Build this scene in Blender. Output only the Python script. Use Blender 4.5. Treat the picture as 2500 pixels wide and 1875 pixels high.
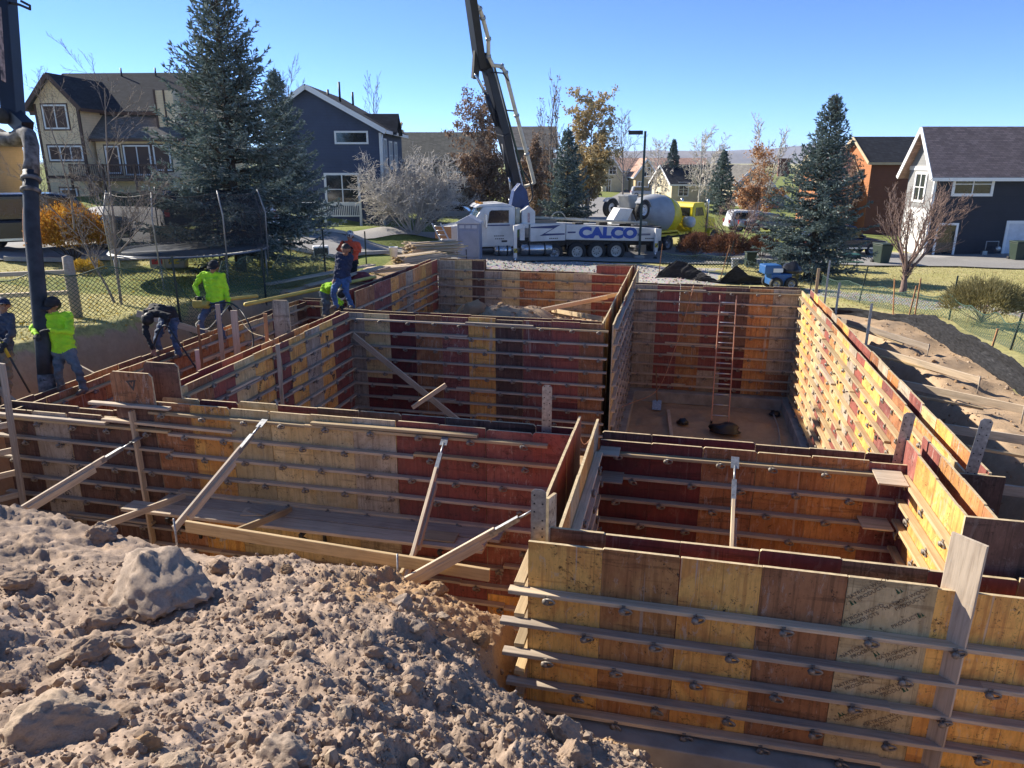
import bpy, bmesh, math, random
import numpy as np
from mathutils import Vector, Matrix, noise as mnoise
for o in list(bpy.data.objects): bpy.data.objects.remove(o, do_unlink=True)
S=bpy.context.scene
COL=S.collection
R=math.radians
# ---------------- camera, sky, sun, exposure ----------------
cam=bpy.data.cameras.new('camera'); cam.lens=25.632; cam.sensor_width=36; cam.clip_start=.05; cam.clip_end=60000
camo=bpy.data.objects.new('camera',cam); COL.objects.link(camo)
camo.location=(0,0,3.25); camo.rotation_euler=(R(90-16.95),0,R(12.865)); S.camera=camo
SUN_EL,SUN_OFF=31.0,18.0            # degrees; OFF is measured from -X towards +Y
a=R(SUN_OFF); e=R(SUN_EL)
SUNV=Vector((-math.cos(a)*math.cos(e), math.sin(a)*math.cos(e), math.sin(e)))
W=bpy.data.worlds.new('World'); S.world=W; W.use_nodes=True
nt=W.node_tree; bg=nt.nodes['Background']; sk=nt.nodes.new('ShaderNodeTexSky'); sk.sky_type='NISHITA'; sk.sun_disc=False
sk.sun_elevation=e; sk.sun_rotation=math.atan2(SUNV.x,SUNV.y); sk.altitude=1900; sk.air_density=.5; sk.dust_density=0.0; sk.ozone_density=7
nt.links.new(sk.outputs[0],bg.inputs[0]); bg.inputs[1].default_value=.11
sl=bpy.data.lights.new('sun','SUN'); sl.energy=4.0; sl.angle=R(.53); sl.color=(1,.93,.82)
so=bpy.data.objects.new('sun',sl); COL.objects.link(so); so.rotation_euler=SUNV.to_track_quat('Z','Y').to_euler(); so.location=(-30,10,30)
S.view_settings.view_transform='Standard'; S.view_settings.look='None'; S.view_settings.gamma=1; S.view_settings.use_curve_mapping=False
S.view_settings.exposure=1.34
S.render.resolution_x=1024; S.render.resolution_y=768
rng=random.Random(7)
# ---------------- helpers ----------------
def setp(o,label=None,cat=None,group=None,kind=None):
    if label: o['label']=label
    if cat: o['category']=cat
    if group: o['group']=group
    if kind: o['kind']=kind
    return o
def link(name,me,parent=None,loc=(0,0,0),rot=(0,0,0)):
    o=bpy.data.objects.new(name,me); COL.objects.link(o); o.location=loc; o.rotation_euler=rot
    if parent is not None: o.parent=parent
    return o
def thing(name,label,cat,loc=(0,0,0),rz=0,group=None):
    o=link(name,None,None,loc,(0,0,rz)); o.empty_display_size=.2
    return setp(o,label,cat,group)
def copy_tree(o,parent=None):
    c=o.copy(); COL.objects.link(c); c.parent=parent
    for ch in list(o.children):
        k=copy_tree(ch,c)
    return c
def fix_inv(o): pass
class MB:
    def __init__(s): s.v=[];s.f=[];s.m=[];s.sm=[]
    def add(s,v,f,m=0,smooth=False):
        b=len(s.v); s.v+=[tuple(p) for p in v]; s.f+=[tuple(i+b for i in q) for q in f]; s.m+=[m]*len(f); s.sm+=[smooth]*len(f); return s
    def box(s,c,d,rot=None,m=0,bev=0):
        x,y,z=[k/2 for k in d]
        v=[Vector((sx*x,sy*y,sz*z)) for sx in(-1,1) for sy in(-1,1) for sz in(-1,1)]
        if rot is not None: v=[rot@p for p in v]
        c=Vector(c); v=[p+c for p in v]
        return s.add(v,[(0,1,3,2),(4,6,7,5),(0,4,5,1),(2,3,7,6),(0,2,6,4),(1,5,7,3)],m)
    def bb(s,x0,x1,y0,y1,z0,z1,m=0): return s.box(((x0+x1)/2,(y0+y1)/2,(z0+z1)/2),(x1-x0,y1-y0,z1-z0),None,m)
    def frame(s,p0,p1,up=(0,0,1)):
        p0=Vector(p0);p1=Vector(p1);d=(p1-p0).normalized();up=Vector(up)
        if abs(d.dot(up))>.98: up=Vector((0,1,0)) if abs(d.y)<.9 else Vector((1,0,0))
        y=up.cross(d).normalized(); z=d.cross(y)
        return p0,p1,d,y,z
    def beam(s,p0,p1,w,h,up=(0,0,1),m=0,w1=None,h1=None):
        p0,p1,d,y,z=s.frame(p0,p1,up); w1=w if w1 is None else w1; h1=h if h1 is None else h1
        v=[]
        for p,a,b in((p0,w,h),(p1,w1,h1)):
            v+=[p+y*(i*a/2)+z*(j*b/2) for i,j in((-1,-1),(1,-1),(1,1),(-1,1))]
        return s.add(v,[(3,2,1,0),(4,5,6,7),(0,1,5,4),(1,2,6,5),(2,3,7,6),(3,0,4,7)],m)
    def tube(s,pts,r,n=6,m=0,cap=True,smooth=True):
        pts=[Vector(p) for p in pts]
        if not hasattr(r,'__len__'): r=[r]*len(pts)
        b=len(s.v); prev=None
        for i,p in enumerate(pts):
            d=(pts[min(i+1,len(pts)-1)]-pts[max(i-1,0)])
            d=d.normalized() if d.length>1e-9 else Vector((0,0,1))
            if prev is None:
                u=Vector((0,0,1)) if abs(d.z)<.9 else Vector((1,0,0)); y=u.cross(d).normalized()
            else:
                y=prev-d*prev.dot(d); y=y.normalized() if y.length>1e-6 else Vector((1,0,0))
            prev=y; z=d.cross(y)
            for k in range(n):
                t=2*math.pi*k/n; s.v.append(tuple(p+(y*math.cos(t)+z*math.sin(t))*r[i]))
        f=[]
        for i in range(len(pts)-1):
            for k in range(n):
                k2=(k+1)%n; f.append((b+i*n+k,b+i*n+k2,b+(i+1)*n+k2,b+(i+1)*n+k))
        if cap and n>2:
            f.append(tuple(b+k for k in range(n))[::-1]); f.append(tuple(b+(len(pts)-1)*n+k for k in range(n)))
        s.f+=f;s.m+=[m]*len(f);s.sm+=[smooth]*len(f); return s
    def lathe(s,prof,c=(0,0,0),axis='Z',n=20,m=0,smooth=True,cap=True):
        c=Vector(c);v=[];L=len(prof)
        for (r,h) in prof:
            for k in range(n):
                t=2*math.pi*k/n; a,b=r*math.cos(t),r*math.sin(t)
                p={'Z':(a,b,h),'Y':(b,h,a),'X':(h,a,b)}[axis]; v.append(c+Vector(p))
        f=[]
        for i in range(L-1):
            for k in range(n):
                k2=(k+1)%n; f.append((i*n+k,i*n+k2,(i+1)*n+k2,(i+1)*n+k))
        if cap and prof[0][0]>1e-6: f.append(tuple(range(n))[::-1])
        if cap and prof[-1][0]>1e-6: f.append(tuple((L-1)*n+k for k in range(n)))
        return s.add(v,f,m,smooth)
    def prism(s,poly,y0,y1,m=0,axis='Y'):
        # poly = list of (a,b); extruded along axis. Y: (x,z); X: (y,z); Z: (x,y)
        n=len(poly)
        g={'Y':lambda a,b,h:(a,h,b),'X':lambda a,b,h:(h,a,b),'Z':lambda a,b,h:(a,b,h)}[axis]
        v=[g(a,b,y0) for a,b in poly]+[g(a,b,y1) for a,b in poly]
        f=[tuple(range(n)),tuple(range(2*n-1,n-1,-1))]+[(i,i+n,(i+1)%n+n,(i+1)%n) for i in range(n)]
        return s.add(v,f,m)
    def sphere(s,c,r,m=0,nu=10,nv=7,sc=(1,1,1)):
        c=Vector(c); prof=[(max(1e-7,r*math.sin(math.pi*i/nv)),-r*math.cos(math.pi*i/nv)) for i in range(nv+1)]
        b=len(s.v); s.lathe(prof,(0,0,0),'Z',nu,m)
        for i in range(b,len(s.v)):
            q=s.v[i]; s.v[i]=(c.x+q[0]*sc[0],c.y+q[1]*sc[1],c.z+q[2]*sc[2])
        return s
    def ribbon(s,pts,w,h,up=(0,0,1),m=0):
        for a,b in zip(pts,pts[1:]): s.beam(a,b,w,h,up,m)
        return s
    def mesh(s,name,mats):
        me=bpy.data.meshes.new(name); me.from_pydata(s.v,[],s.f)
        mats=mats if isinstance(mats,(list,tuple)) else [mats]
        for k in mats: me.materials.append(k)
        if len(mats)>1: me.polygons.foreach_set('material_index',s.m)
        me.polygons.foreach_set('use_smooth',s.sm)
        me.update(); return me
    def fixn(s,me):
        bm=bmesh.new(); bm.from_mesh(me); bmesh.ops.recalc_face_normals(bm,faces=bm.faces); bm.to_mesh(me); bm.free(); return me
    def build(s,name,mats,parent=None,loc=(0,0,0),rot=(0,0,0),bev=0):
        me=s.mesh(name,mats); s.fixn(me)
        o=link(name,me,parent,loc,rot)
        if bev:
            b=o.modifiers.new('b','BEVEL'); b.width=bev; b.segments=2; b.limit_method='ANGLE'; b.angle_limit=R(40)
        return o
def rawmesh(name,v,f,mat,parent=None,smooth=False,mi=None,loc=(0,0,0)):
    # fast path: v (n,3) array, f (m,k) array with equal-size faces
    v=np.asarray(v,np.float32); f=np.asarray(f,np.int32); me=bpy.data.meshes.new(name)
    me.vertices.add(len(v)); me.vertices.foreach_set('co',v.ravel())
    m,k=f.shape; me.loops.add(m*k); me.loops.foreach_set('vertex_index',f.ravel())
    me.polygons.add(m); me.polygons.foreach_set('loop_start',np.arange(0,m*k,k,dtype=np.int32)); me.polygons.foreach_set('loop_total',np.full(m,k,np.int32))
    for q in (mat if isinstance(mat,(list,tuple)) else [mat]): me.materials.append(q)
    if mi is not None: me.polygons.foreach_set('material_index',np.asarray(mi,np.int32))
    me.polygons.foreach_set('use_smooth',np.full(m,bool(smooth)))
    me.update(calc_edges=True); return link(name,me,parent,loc)
def text_mesh(txt,size,ext=0,offset=0,align='CENTER'):
    cu=bpy.data.curves.new('t','FONT'); cu.body=txt; cu.size=size; cu.extrude=ext; cu.offset=offset; cu.align_x=align; cu.align_y='CENTER'; cu.resolution_u=3
    o=bpy.data.objects.new('t',cu); COL.objects.link(o)
    dg=bpy.context.evaluated_depsgraph_get(); me=bpy.data.meshes.new_from_object(o.evaluated_get(dg))
    bpy.data.objects.remove(o); return me
# ---------------- materials ----------------
MC={}
def NT(name):
    m=bpy.data.materials.new(name); m.use_nodes=True; n=m.node_tree; b=n.nodes['Principled BSDF']; return m,n,b
def nd(n,t,**k):
    q=n.nodes.new('ShaderNode'+t)
    for a,v in k.items():
        if a in q.inputs: q.inputs[a].default_value=v
        else: setattr(q,a,v)
    return q
def rgba(c): return (c[0],c[1],c[2],1)
def coords(n,scale=(1,1,1),rand=True,kind='Object'):
    tc=nd(n,'TexCoord'); mp=nd(n,'Mapping'); mp.inputs['Scale'].default_value=scale
    src=tc.outputs[kind]
    if rand:
        oi=nd(n,'ObjectInfo'); mu=nd(n,'Math',operation='MULTIPLY'); mu.inputs[1].default_value=93.7
        n.links.new(oi.outputs['Random'],mu.inputs[0])
        ad=nd(n,'VectorMath',operation='ADD'); n.links.new(src,ad.inputs[0]); n.links.new(mu.outputs[0],ad.inputs[1]); src=ad.outputs[0]
    n.links.new(src,mp.inputs[0]); return mp.outputs[0]
def noise_n(n,vec,scale,det=4,rough=.6,dist=0):
    q=nd(n,'TexNoise'); q.inputs['Scale'].default_value=scale; q.inputs['Detail'].default_value=det; q.inputs['Roughness'].default_value=rough; q.inputs['Distortion'].default_value=dist
    if vec is not None: n.links.new(vec,q.inputs['Vector'])
    return q.outputs['Fac']
def ramp(n,fac,stops):
    q=nd(n,'ValToRGB'); el=q.color_ramp.elements
    while len(el)<len(stops): el.new(.5)
    for x,(p,c) in zip(el,stops): x.position=p; x.color=rgba(c) if hasattr(c,'__len__') else (c,c,c,1)
    n.links.new(fac,q.inputs[0]); return q.outputs[0]
def mix(n,fac,a,b,mode='MIX'):
    q=nd(n,'Mix',data_type='RGBA',blend_type=mode)
    for sock,v in((0,fac),(6,a),(7,b)):
        if hasattr(v,'is_output'): n.links.new(v,q.inputs[sock])
        elif sock==0: q.inputs[0].default_value=v
        else: q.inputs[sock].default_value=rgba(v)
    return q.outputs[2]
def bump(n,b,h,strength=.3,dist=.02):
    q=nd(n,'Bump'); q.inputs['Strength'].default_value=strength; q.inputs['Distance'].default_value=dist
    n.links.new(h,q.inputs['Height']); n.links.new(q.outputs[0],b.inputs['Normal'])
def simple(name,c,rough=.6,metal=0,spec=.5,var=.12,nscale=3,bstr=0):
    if name in MC: return MC[name]
    m,n,b=NT(name); v=coords(n); f=noise_n(n,v,nscale,5)
    d=tuple(max(0,k*(1-var*2)) for k in c); l=tuple(min(1,k*(1+var)) for k in c)
    n.links.new(ramp(n,f,[(.25,d),(.75,l)]),b.inputs['Base Color'])
    b.inputs['Roughness'].default_value=rough; b.inputs['Metallic'].default_value=metal; b.inputs['Specular IOR Level'].default_value=spec
    if bstr: bump(n,b,noise_n(n,v,nscale*8,3),bstr,.01)
    MC[name]=m; return m
def wood(name,c,c2,rough=.8,gs=1.0):
    # grain runs along local X
    m,n,b=NT(name); v=coords(n,(1.2*gs,22*gs,22*gs)); f=noise_n(n,v,1.6,6,.65,.4)
    v2=coords(n,(1,1,1)); g=noise_n(n,v2,2.5,3)
    col=ramp(n,f,[(.3,c2),(.52,c),(.8,tuple(min(1,k*1.25) for k in c))])
    oi=nd(n,'ObjectInfo'); r=ramp(n,oi.outputs['Random'],[(0,(.62,.6,.6)),(.5,(.95,.9,.85)),(1,(1.1,1.0,.85))])
    col=mix(n,1,col,r,'MULTIPLY'); col=mix(n,ramp(n,g,[(.5,0),(.8,.35)]),col,tuple(k*.5 for k in c2))
    sp=ramp(n,noise_n(n,v2,14,2),[(.68,0),(.74,.5)]); col=mix(n,sp,col,(.42,.40,.36))
    n.links.new(col,b.inputs['Base Color']); b.inputs['Roughness'].default_value=rough; bump(n,b,f,.35,.006); return m
def ply(name,c,c2,streak=(.05,.03,.02),white=.5,sw=.42):
    # resin faced form plywood; drips run along local Z, old waler marks run across
    m,n,b=NT(name); v=coords(n,(1,1,1)); vs=coords(n,(16,16,.7)); vl=coords(n,(34,34,.25)); vf=coords(n,(5,5,1.6)); vh=coords(n,(.7,.7,9))
    big=noise_n(n,v,2.0,5,.62,.8); st=noise_n(n,vs,1.4,5,.65,.3); ln=noise_n(n,vl,1.0,2,.5); fn=noise_n(n,vf,5,6,.7); hb=noise_n(n,vh,1.1,3,.55,.5)
    col=mix(n,ramp(n,big,[(.44,0),(.56,1)]),c,c2)
    col=mix(n,ramp(n,st,[(.52,0),(.62,sw)]),col,streak)
    col=mix(n,ramp(n,hb,[(.60,0),(.66,.55),(.72,0)]),col,streak)
    col=mix(n,ramp(n,ln,[(.635,0),(.66,.6),(.685,0)]),col,tuple(k*.3 for k in c2))
    col=mix(n,ramp(n,fn,[(.38,.28),(.55,0)]),col,tuple(k*.45 for k in c2))
    blot=noise_n(n,v,3.2,6,.78,2.2); fine=noise_n(n,v,42,4,.7)
    col=mix(n,ramp(n,blot,[(.60,0),(.625,.55),(.72,.7)]),col,tuple(k*.42 for k in c2))
    mk=nd(n,'Math',operation='MULTIPLY'); n.links.new(ramp(n,blot,[(.50,0),(.62,1)]),mk.inputs[0]); n.links.new(ramp(n,fine,[(.55,0),(.6,1)]),mk.inputs[1]); col=mix(n,mk.outputs[0],col,(.05,.032,.022))
    col=mix(n,ramp(n,blot,[(.30,.55),(.37,0)]),col,tuple(min(1,k*1.3+.03) for k in c))
    sp=noise_n(n,vf,2.2,6,.8,1.2); col=mix(n,ramp(n,sp,[(.57,0),(.60,white*.7),(.75,white)]),col,(.50,.45,.39))
    drip=noise_n(n,vs,.75,3,.55); col=mix(n,ramp(n,drip,[(.66,0),(.69,white)]),col,(.50,.46,.41))
    oi=nd(n,'ObjectInfo'); r=ramp(n,oi.outputs['Random'],[(0,(.86,.84,.82)),(.5,(1.05,1,.98)),(1,(1.22,1.16,1.06))]); col=mix(n,1,col,r,'MULTIPLY')
    n.links.new(col,b.inputs['Base Color']); b.inputs['Roughness'].default_value=.6; b.inputs['Specular IOR Level'].default_value=.25
    bump(n,b,fn,.2,.004); return m
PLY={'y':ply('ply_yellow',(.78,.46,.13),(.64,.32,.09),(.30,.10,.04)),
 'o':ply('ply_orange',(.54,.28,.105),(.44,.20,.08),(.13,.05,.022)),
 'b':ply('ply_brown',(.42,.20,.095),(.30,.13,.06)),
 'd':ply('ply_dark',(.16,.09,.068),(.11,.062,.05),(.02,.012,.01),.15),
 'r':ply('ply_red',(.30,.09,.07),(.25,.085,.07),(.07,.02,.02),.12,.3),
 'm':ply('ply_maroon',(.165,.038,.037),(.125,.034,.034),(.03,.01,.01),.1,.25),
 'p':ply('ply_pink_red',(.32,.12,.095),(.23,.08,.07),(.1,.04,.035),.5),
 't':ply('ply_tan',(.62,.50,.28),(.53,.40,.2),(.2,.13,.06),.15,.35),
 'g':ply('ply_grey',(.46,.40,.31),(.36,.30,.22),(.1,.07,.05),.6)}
PLY_EDGE=simple('ply_edge',(.56,.43,.25),.8,var=.2,nscale=20)
WOODG=wood('lumber_weathered',(.57,.48,.365),(.38,.305,.23))
WOODN=wood('lumber_new',(.52,.40,.23),(.38,.27,.14))
WOODO=wood('lumber_orange',(.42,.22,.10),(.28,.14,.07))
STEEL=simple('galvanised_steel',(.42,.42,.41),.42,.75,var=.25,nscale=25)
RUST=simple('rusty_clamp',(.30,.255,.205),.6,.35,var=.35,nscale=30)
DARKM=simple('dark_metal',(.03,.03,.032),.5,.3)
CONC=simple('concrete',(.36,.33,.28),.9,var=.22,nscale=2.5,bstr=.4)
BLACKF=simple('black_fabric',(.018,.018,.02),.8,bstr=.2)
WHITE=simple('white_paint',(.78,.78,.77),.4,var=.05)
GLASS=simple('dark_glass',(.02,.024,.028),.08,0,.8,var=.2)
RUBBER=simple('rubber',(.02,.02,.02),.75,var=.2)
# ---------- terrain height functions (metres; z=0 is the main wall top) ----------
def _hash(ix,iy,s):
    h=(ix.astype(np.int64)*374761393+iy.astype(np.int64)*668265263+s*974711)&0xffffffff
    h=((h^(h>>13))*1274126177)&0xffffffff
    return ((h^(h>>16))&0xffff)/65535.0
def vnoise(x,y,s=0):
    x=np.asarray(x,float);y=np.asarray(y,float)
    ix=np.floor(x);iy=np.floor(y);fx=x-ix;fy=y-iy
    u=fx*fx*fx*(fx*(fx*6-15)+10);v=fy*fy*fy*(fy*(fy*6-15)+10)
    a=_hash(ix,iy,s);b=_hash(ix+1,iy,s);c=_hash(ix,iy+1,s);d=_hash(ix+1,iy+1,s)
    return (a+(b-a)*u+(c-a)*v+(a-b-c+d)*u*v)*2-1
def fbm(x,y,o=4,s=0,g=.5):
    r=0;a=1.
    for i in range(o):
        r=r+a*vnoise(x*2**i+17.3*i,y*2**i-9.1*i,s+i);a*=g
    return r
FARP=np.array([(-12.5,38.3,-1.75),(-9,39.5,-2.0),(-5,41.5,-2.05),(-9,46,-1.95),(-12,43,-1.5),(-7,51,-2.0),(-10,62,-2.1),(-8,70,-2.3),(-14,48,-1.1),(15.5,51,-2.4),(10,48,-2.3),(-2,45,-2.05),(-11.5,12,0),(-10.8,15,-.05),(-14,18,0),(-17,13,.15),(-12,22,-.25),(-9,20,-.35),(-16,24.5,.2),(-22,26,.4),(-24,18,.35),(-9,27,-1.0),(-8.3,30.5,-1.45),(-9.8,35,-1.6),(-5.5,27.5,-1.65),
 (-7,25,-.95),(-12.5,29,-.45),(-18,33,.2),(-9,33,-.95),(-30,34,.9),(-17,40,-.2),(-40,50,1.4),(-25,46,.7),(-14,46,-.1),(-9,50,-.5),
 (-6,38,-1.8),(-10.6,36.8,-1.8),(0,40,-2),(5,41,-2.05),(12,43,-2.2),(-3,33,-1.9),(-3,26.5,-1.7),(1,24,-1.45),(2,30,-1.75),(3,45,-2.1),
 (8,36,-2.1),(14,38,-2.3),(20,42,-2.35),(6,30,-1.65),(9,29,-1.75),(14,28,-1.9),(20,30,-2.1),(9,22,-1.45),(11,16,-1.4),(16,18,-1.7),(30,40,-2.4),
 (6.8,21,-1.15),(6.8,15,-1.15),(6.8,9,-.9),(5,12,-.95),(5,17,-1.),(4.6,20,-1.05),(5,7,-.75),(4.3,24,-1.3),(9,10,-1.2),(16,8,-1.4),
 (-12,8,0.0),(-12,4,.3),(-6,3,.5),(0,2.5,-.2),(5,3,-.6),(-20,5,.5),(10,3,-.8),(0,-5,.9),
 (-5,70,-1.6),(5,70,-2.6),(20,70,-2.8),(-30,90,.5),(-80,90,3),(0,120,-2.8),(40,120,-3),(90,70,-3),(60,30,-2.6),(-60,20,2),(-60,-40,1),(60,-40,-1.5),(0,-60,0)],float)
def base_z(x,y):
    x=np.asarray(x,float);y=np.asarray(y,float)
    num=0;den=0
    R=np.hypot(x,y-10)
    soft=1.5+.0025*R*R
    for (a,b,c) in FARP:
        w=1./((x-a)**2+(y-b)**2+soft)**1.7
        num=num+w*c;den=den+w
    z=num/den
    f=np.clip((R-130)/400,0,1)
    return z*(1-f)+(-3.2)*f
# excavated rectangles: x0,x1,y0,y1,floor,slope
PITS=[(-10.35,4.25,7.0,15.9,-3.28,2.4),(-1.3,4.25,7.5,21.0,-3.28,2.4),(-10.3,-7.3,9.5,18.6,-2.6,2.4),(-1.16,4.1,4.75,8.6,-1.72,3.2)]
def tps_fit(P):
    n=len(P);X=P[:,:2]
    d=np.hypot(X[:,None,0]-X[None,:,0],X[:,None,1]-X[None,:,1])
    K=np.where(d>0,d*d*np.log(d+1e-9),0)+np.eye(n)*.02
    A=np.zeros((n+3,n+3));A[:n,:n]=K;A[:n,n]=1;A[:n,n+1:]=X;A[n,:n]=1;A[n+1:,:n]=X.T
    return np.linalg.solve(A,np.r_[P[:,2],0,0,0])
def tps_eval(P,w,x,y):
    n=len(P);r=w[n]+w[n+1]*x+w[n+2]*y
    for i in range(n):
        d2=(x-P[i,0])**2+(y-P[i,1])**2
        r=r+w[i]*.5*d2*np.log(d2+1e-12)
    return r
def garage_z(x,y):
    return -1.72+1.05*np.exp(-(((x+4.6)/2.5)**2+((y-19.6)/2.1)**2))+.12*fbm(x*1.3,y*1.3,4,5)
def smin(a,b,k):
    h=np.clip(.5+.5*(b-a)/k,0,1);return b+(a-b)*h-k*h*(1-h)
PILE=np.array([[-6.57, 5.4, -0.11], [-5.82, 5.8, -0.43], [-5.21, 6.2, -0.63], [-4.57, 6.2, -0.77], [-3.74, 5.9, -0.61], [-3.08, 5.6, -0.43], [-2.48, 5.2, -0.36], [-1.93, 4.75, -0.26], [-1.46, 4.35, -0.24], [-0.9, 3.95, -0.34], [-0.43, 3.95, -0.5], [-0.02, 3.95, -0.6], [-5.27, 4.2, 0.02], [-3.81, 4.3, -0.03], [-2.43, 4.35, -0.03], [-3.13, 3.1, 0.26], [-1.83, 3.2, 0.28], [-0.95, 3.15, 0.1], [-3.46, 2.6, 0.46], [-2.83, 2.05, 0.65], [-2.05, 2.15, 0.72], [-1.43, 2.45, 0.57], [-0.72, 3.15, 0.05], [-2.63, 6.35, -0.94], [-2.12, 6.4, -1.04], [-1.65, 6.3, -1.08], [-1.34, 5.3, -0.92], [-1.19, 5.05, -1.08], [-1.71, 5.35, -0.76], [-9.5, 6.0, -0.4], [-9.0, 4.0, 0.4], [-8.0, 2.0, 1.2], [-4.0, 0.0, 1.7], [0.0, 0.0, 1.62], [2.0, 1.0, 0.9], [2.0, 3.2, -1.2], [4.0, 3.2, -1.2], [1.2, 4.0, -1.65], [3.0, 4.2, -1.65], [-4.0, -2.0, 1.8], [0.0, -2.0, 1.7], [4.0, 0.0, 0.6]])
PW=tps_fit(PILE)
def pit_z(x,y,z):
    wob=.16*fbm(x*.9,y*.9,4,31)+.05*fbm(x*4,y*4,3,8)
    for (x0,x1,y0,y1,fl,slp) in PITS:
        dx=np.maximum(np.maximum(x0-x,x-x1),0);dy=np.maximum(np.maximum(y0-y,y-y1),0)
        d=np.hypot(dx,dy)+wob*np.clip(np.hypot(dx,dy)*4,0,1)
        p=fl+np.maximum(d,0)*slp+.05*fbm(x*2.2,y*2.2,4,12)
        z=np.minimum(z,p)
    return z
def ground_z(x,y,fine=True):
    x=np.asarray(x,float);y=np.asarray(y,float)
    z=base_z(x,y)
    if fine:
        near=np.clip(1-(np.hypot(x,y-12)-20)/40,0,1)
        z=z+.05*near*fbm(x*.5,y*.5,3,3)
        # churned dirt between the right wall and the silt fence
        r=np.clip((x-3.6)/.6,0,1)*np.clip((7.0-x)/.8,0,1)*np.clip((24-y)/2,0,1)*np.clip((y-4)/2,0,1)
        z=z+r*(.12*fbm(x*.7,y*1.2,3,77)+.06*np.abs(fbm(x*1.8,y*2.6,4,78))+.02*fbm(x*7,y*7,3,79))
    g=(x>-8.35)&(x<-1.2)&(y>15.1)&(y<24.15)
    z=np.where(g,garage_z(x,y),z)
    return pit_z(x,y,z)
def worley(x,y,sc,seed,prob=.6,hk=.9):
    X=x/sc;Y=y/sc;ix=np.floor(X);iy=np.floor(Y);h=np.zeros_like(X)
    for dx in(-1,0,1):
        for dy in(-1,0,1):
            a=ix+dx;b=iy+dy
            px=a+.15+.7*_hash(a,b,seed);py=b+.15+.7*_hash(a,b,seed+1)
            r=.25+.4*_hash(a,b,seed+2)**1.5; on=_hash(a,b,seed+3)<prob
            ang=_hash(a,b,seed+4)*6.28;el=.65+.7*_hash(a,b,seed+5)
            ux=X-px;uy=Y-py;c,s_=np.cos(ang),np.sin(ang);q=(ux*c+uy*s_)*el;w=(uy*c-ux*s_)/el
            q=np.abs(q);w=np.abs(w);dd=np.maximum(np.maximum(q,w),.74*(q+w))/r; tl=1+.5*((ux*np.cos(ang*3)+uy*np.sin(ang*3))/r)
            h=np.maximum(h,np.where(on&(dd<1),np.clip((1-dd)*1.9,0,.85)*tl*r*hk*sc,0))
    return h
def pile_s(x,y):
    s=tps_eval(PILE,PW,x,y)
    return s
def pile_z(x,y):
    wx=x+.10*fbm(x*2.2,y*2.2,3,41);wy=y+.10*fbm(x*2.2,y*2.2,3,51)
    n=.06*fbm(x*1.1,y*1.1,3,61)+.05*(1-np.abs(fbm(wx*1.9,wy*1.9,4,62,.6)))-.03
    big=worley(wx,wy,.42,100,.45,.55);mid=worley(wx,wy,.15,200,.6,.75);sm=worley(x+.02*fbm(x*9,y*9,2,3),y,.062,300,.72,.8);ti=worley(x,y,.028,400,.75,.7)
    m=np.clip(.5+1.3*fbm(x*.9+3,y*.9,3,71),.12,1)
    k=np.clip(1+(pit_z(x,y,pile_s(x,y))-pile_s(x,y))*.7,.35,1)
    return pit_z(x,y,pile_s(x,y)+n)+k*(big*.6*m+mid*.62*m+sm*.8*(.25+.75*m)+ti*.9*(.4+.6*m))+.008*fbm(x*22,y*22,4,81,.6)+.010*np.abs(fbm(wx*9,wy*9,3,85))
# ---- soil material
def soil(name,c,c2,c3,sc=1.0,attr=None):
    m,n,b=NT(name); v=coords(n,rand=False)
    f=noise_n(n,v,2.2*sc,6,.65,.5); g=noise_n(n,v,16*sc,6,.7); k=noise_n(n,v,70*sc,4,.7)
    col=mix(n,ramp(n,f,[(.38,0),(.62,1)]),c,c2)
    if attr:
        at=nd(n,'Attribute'); at.attribute_name=attr
        ad=nd(n,'Math',operation='ADD'); n.links.new(at.outputs['Fac'],ad.inputs[0]); n.links.new(f,ad.inputs[1])
        col=mix(n,ramp(n,ad.outputs[0],[(.75,0),(1.05,1)]),col,c3)
    col=mix(n,ramp(n,g,[(.3,.3),(.52,0)]),col,tuple(q*.55 for q in c)); col=mix(n,ramp(n,k,[(.52,0),(.75,.5)]),col,tuple(min(1,q*1.45) for q in c2)); col=mix(n,ramp(n,k,[(.3,.55),(.46,0)]),col,tuple(q*.45 for q in c)); pt=noise_n(n,v,.8*sc,5,.6,1.0); col=mix(n,ramp(n,pt,[(.5,0),(.7,.45)]),col,tuple(q*.62 for q in c))
    n.links.new(col,b.inputs['Base Color']); b.inputs['Roughness'].default_value=.95; b.inputs['Specular IOR Level'].default_value=.15
    ad2=nd(n,'Math',operation='ADD'); n.links.new(g,ad2.inputs[0]); n.links.new(k,ad2.inputs[1]); bump(n,b,ad2.outputs[0],.6,.007); return m
SOIL=soil('dug_soil',(.30,.22,.16),(.39,.29,.215),(.45,.285,.15),1.0,'sub')
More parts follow.
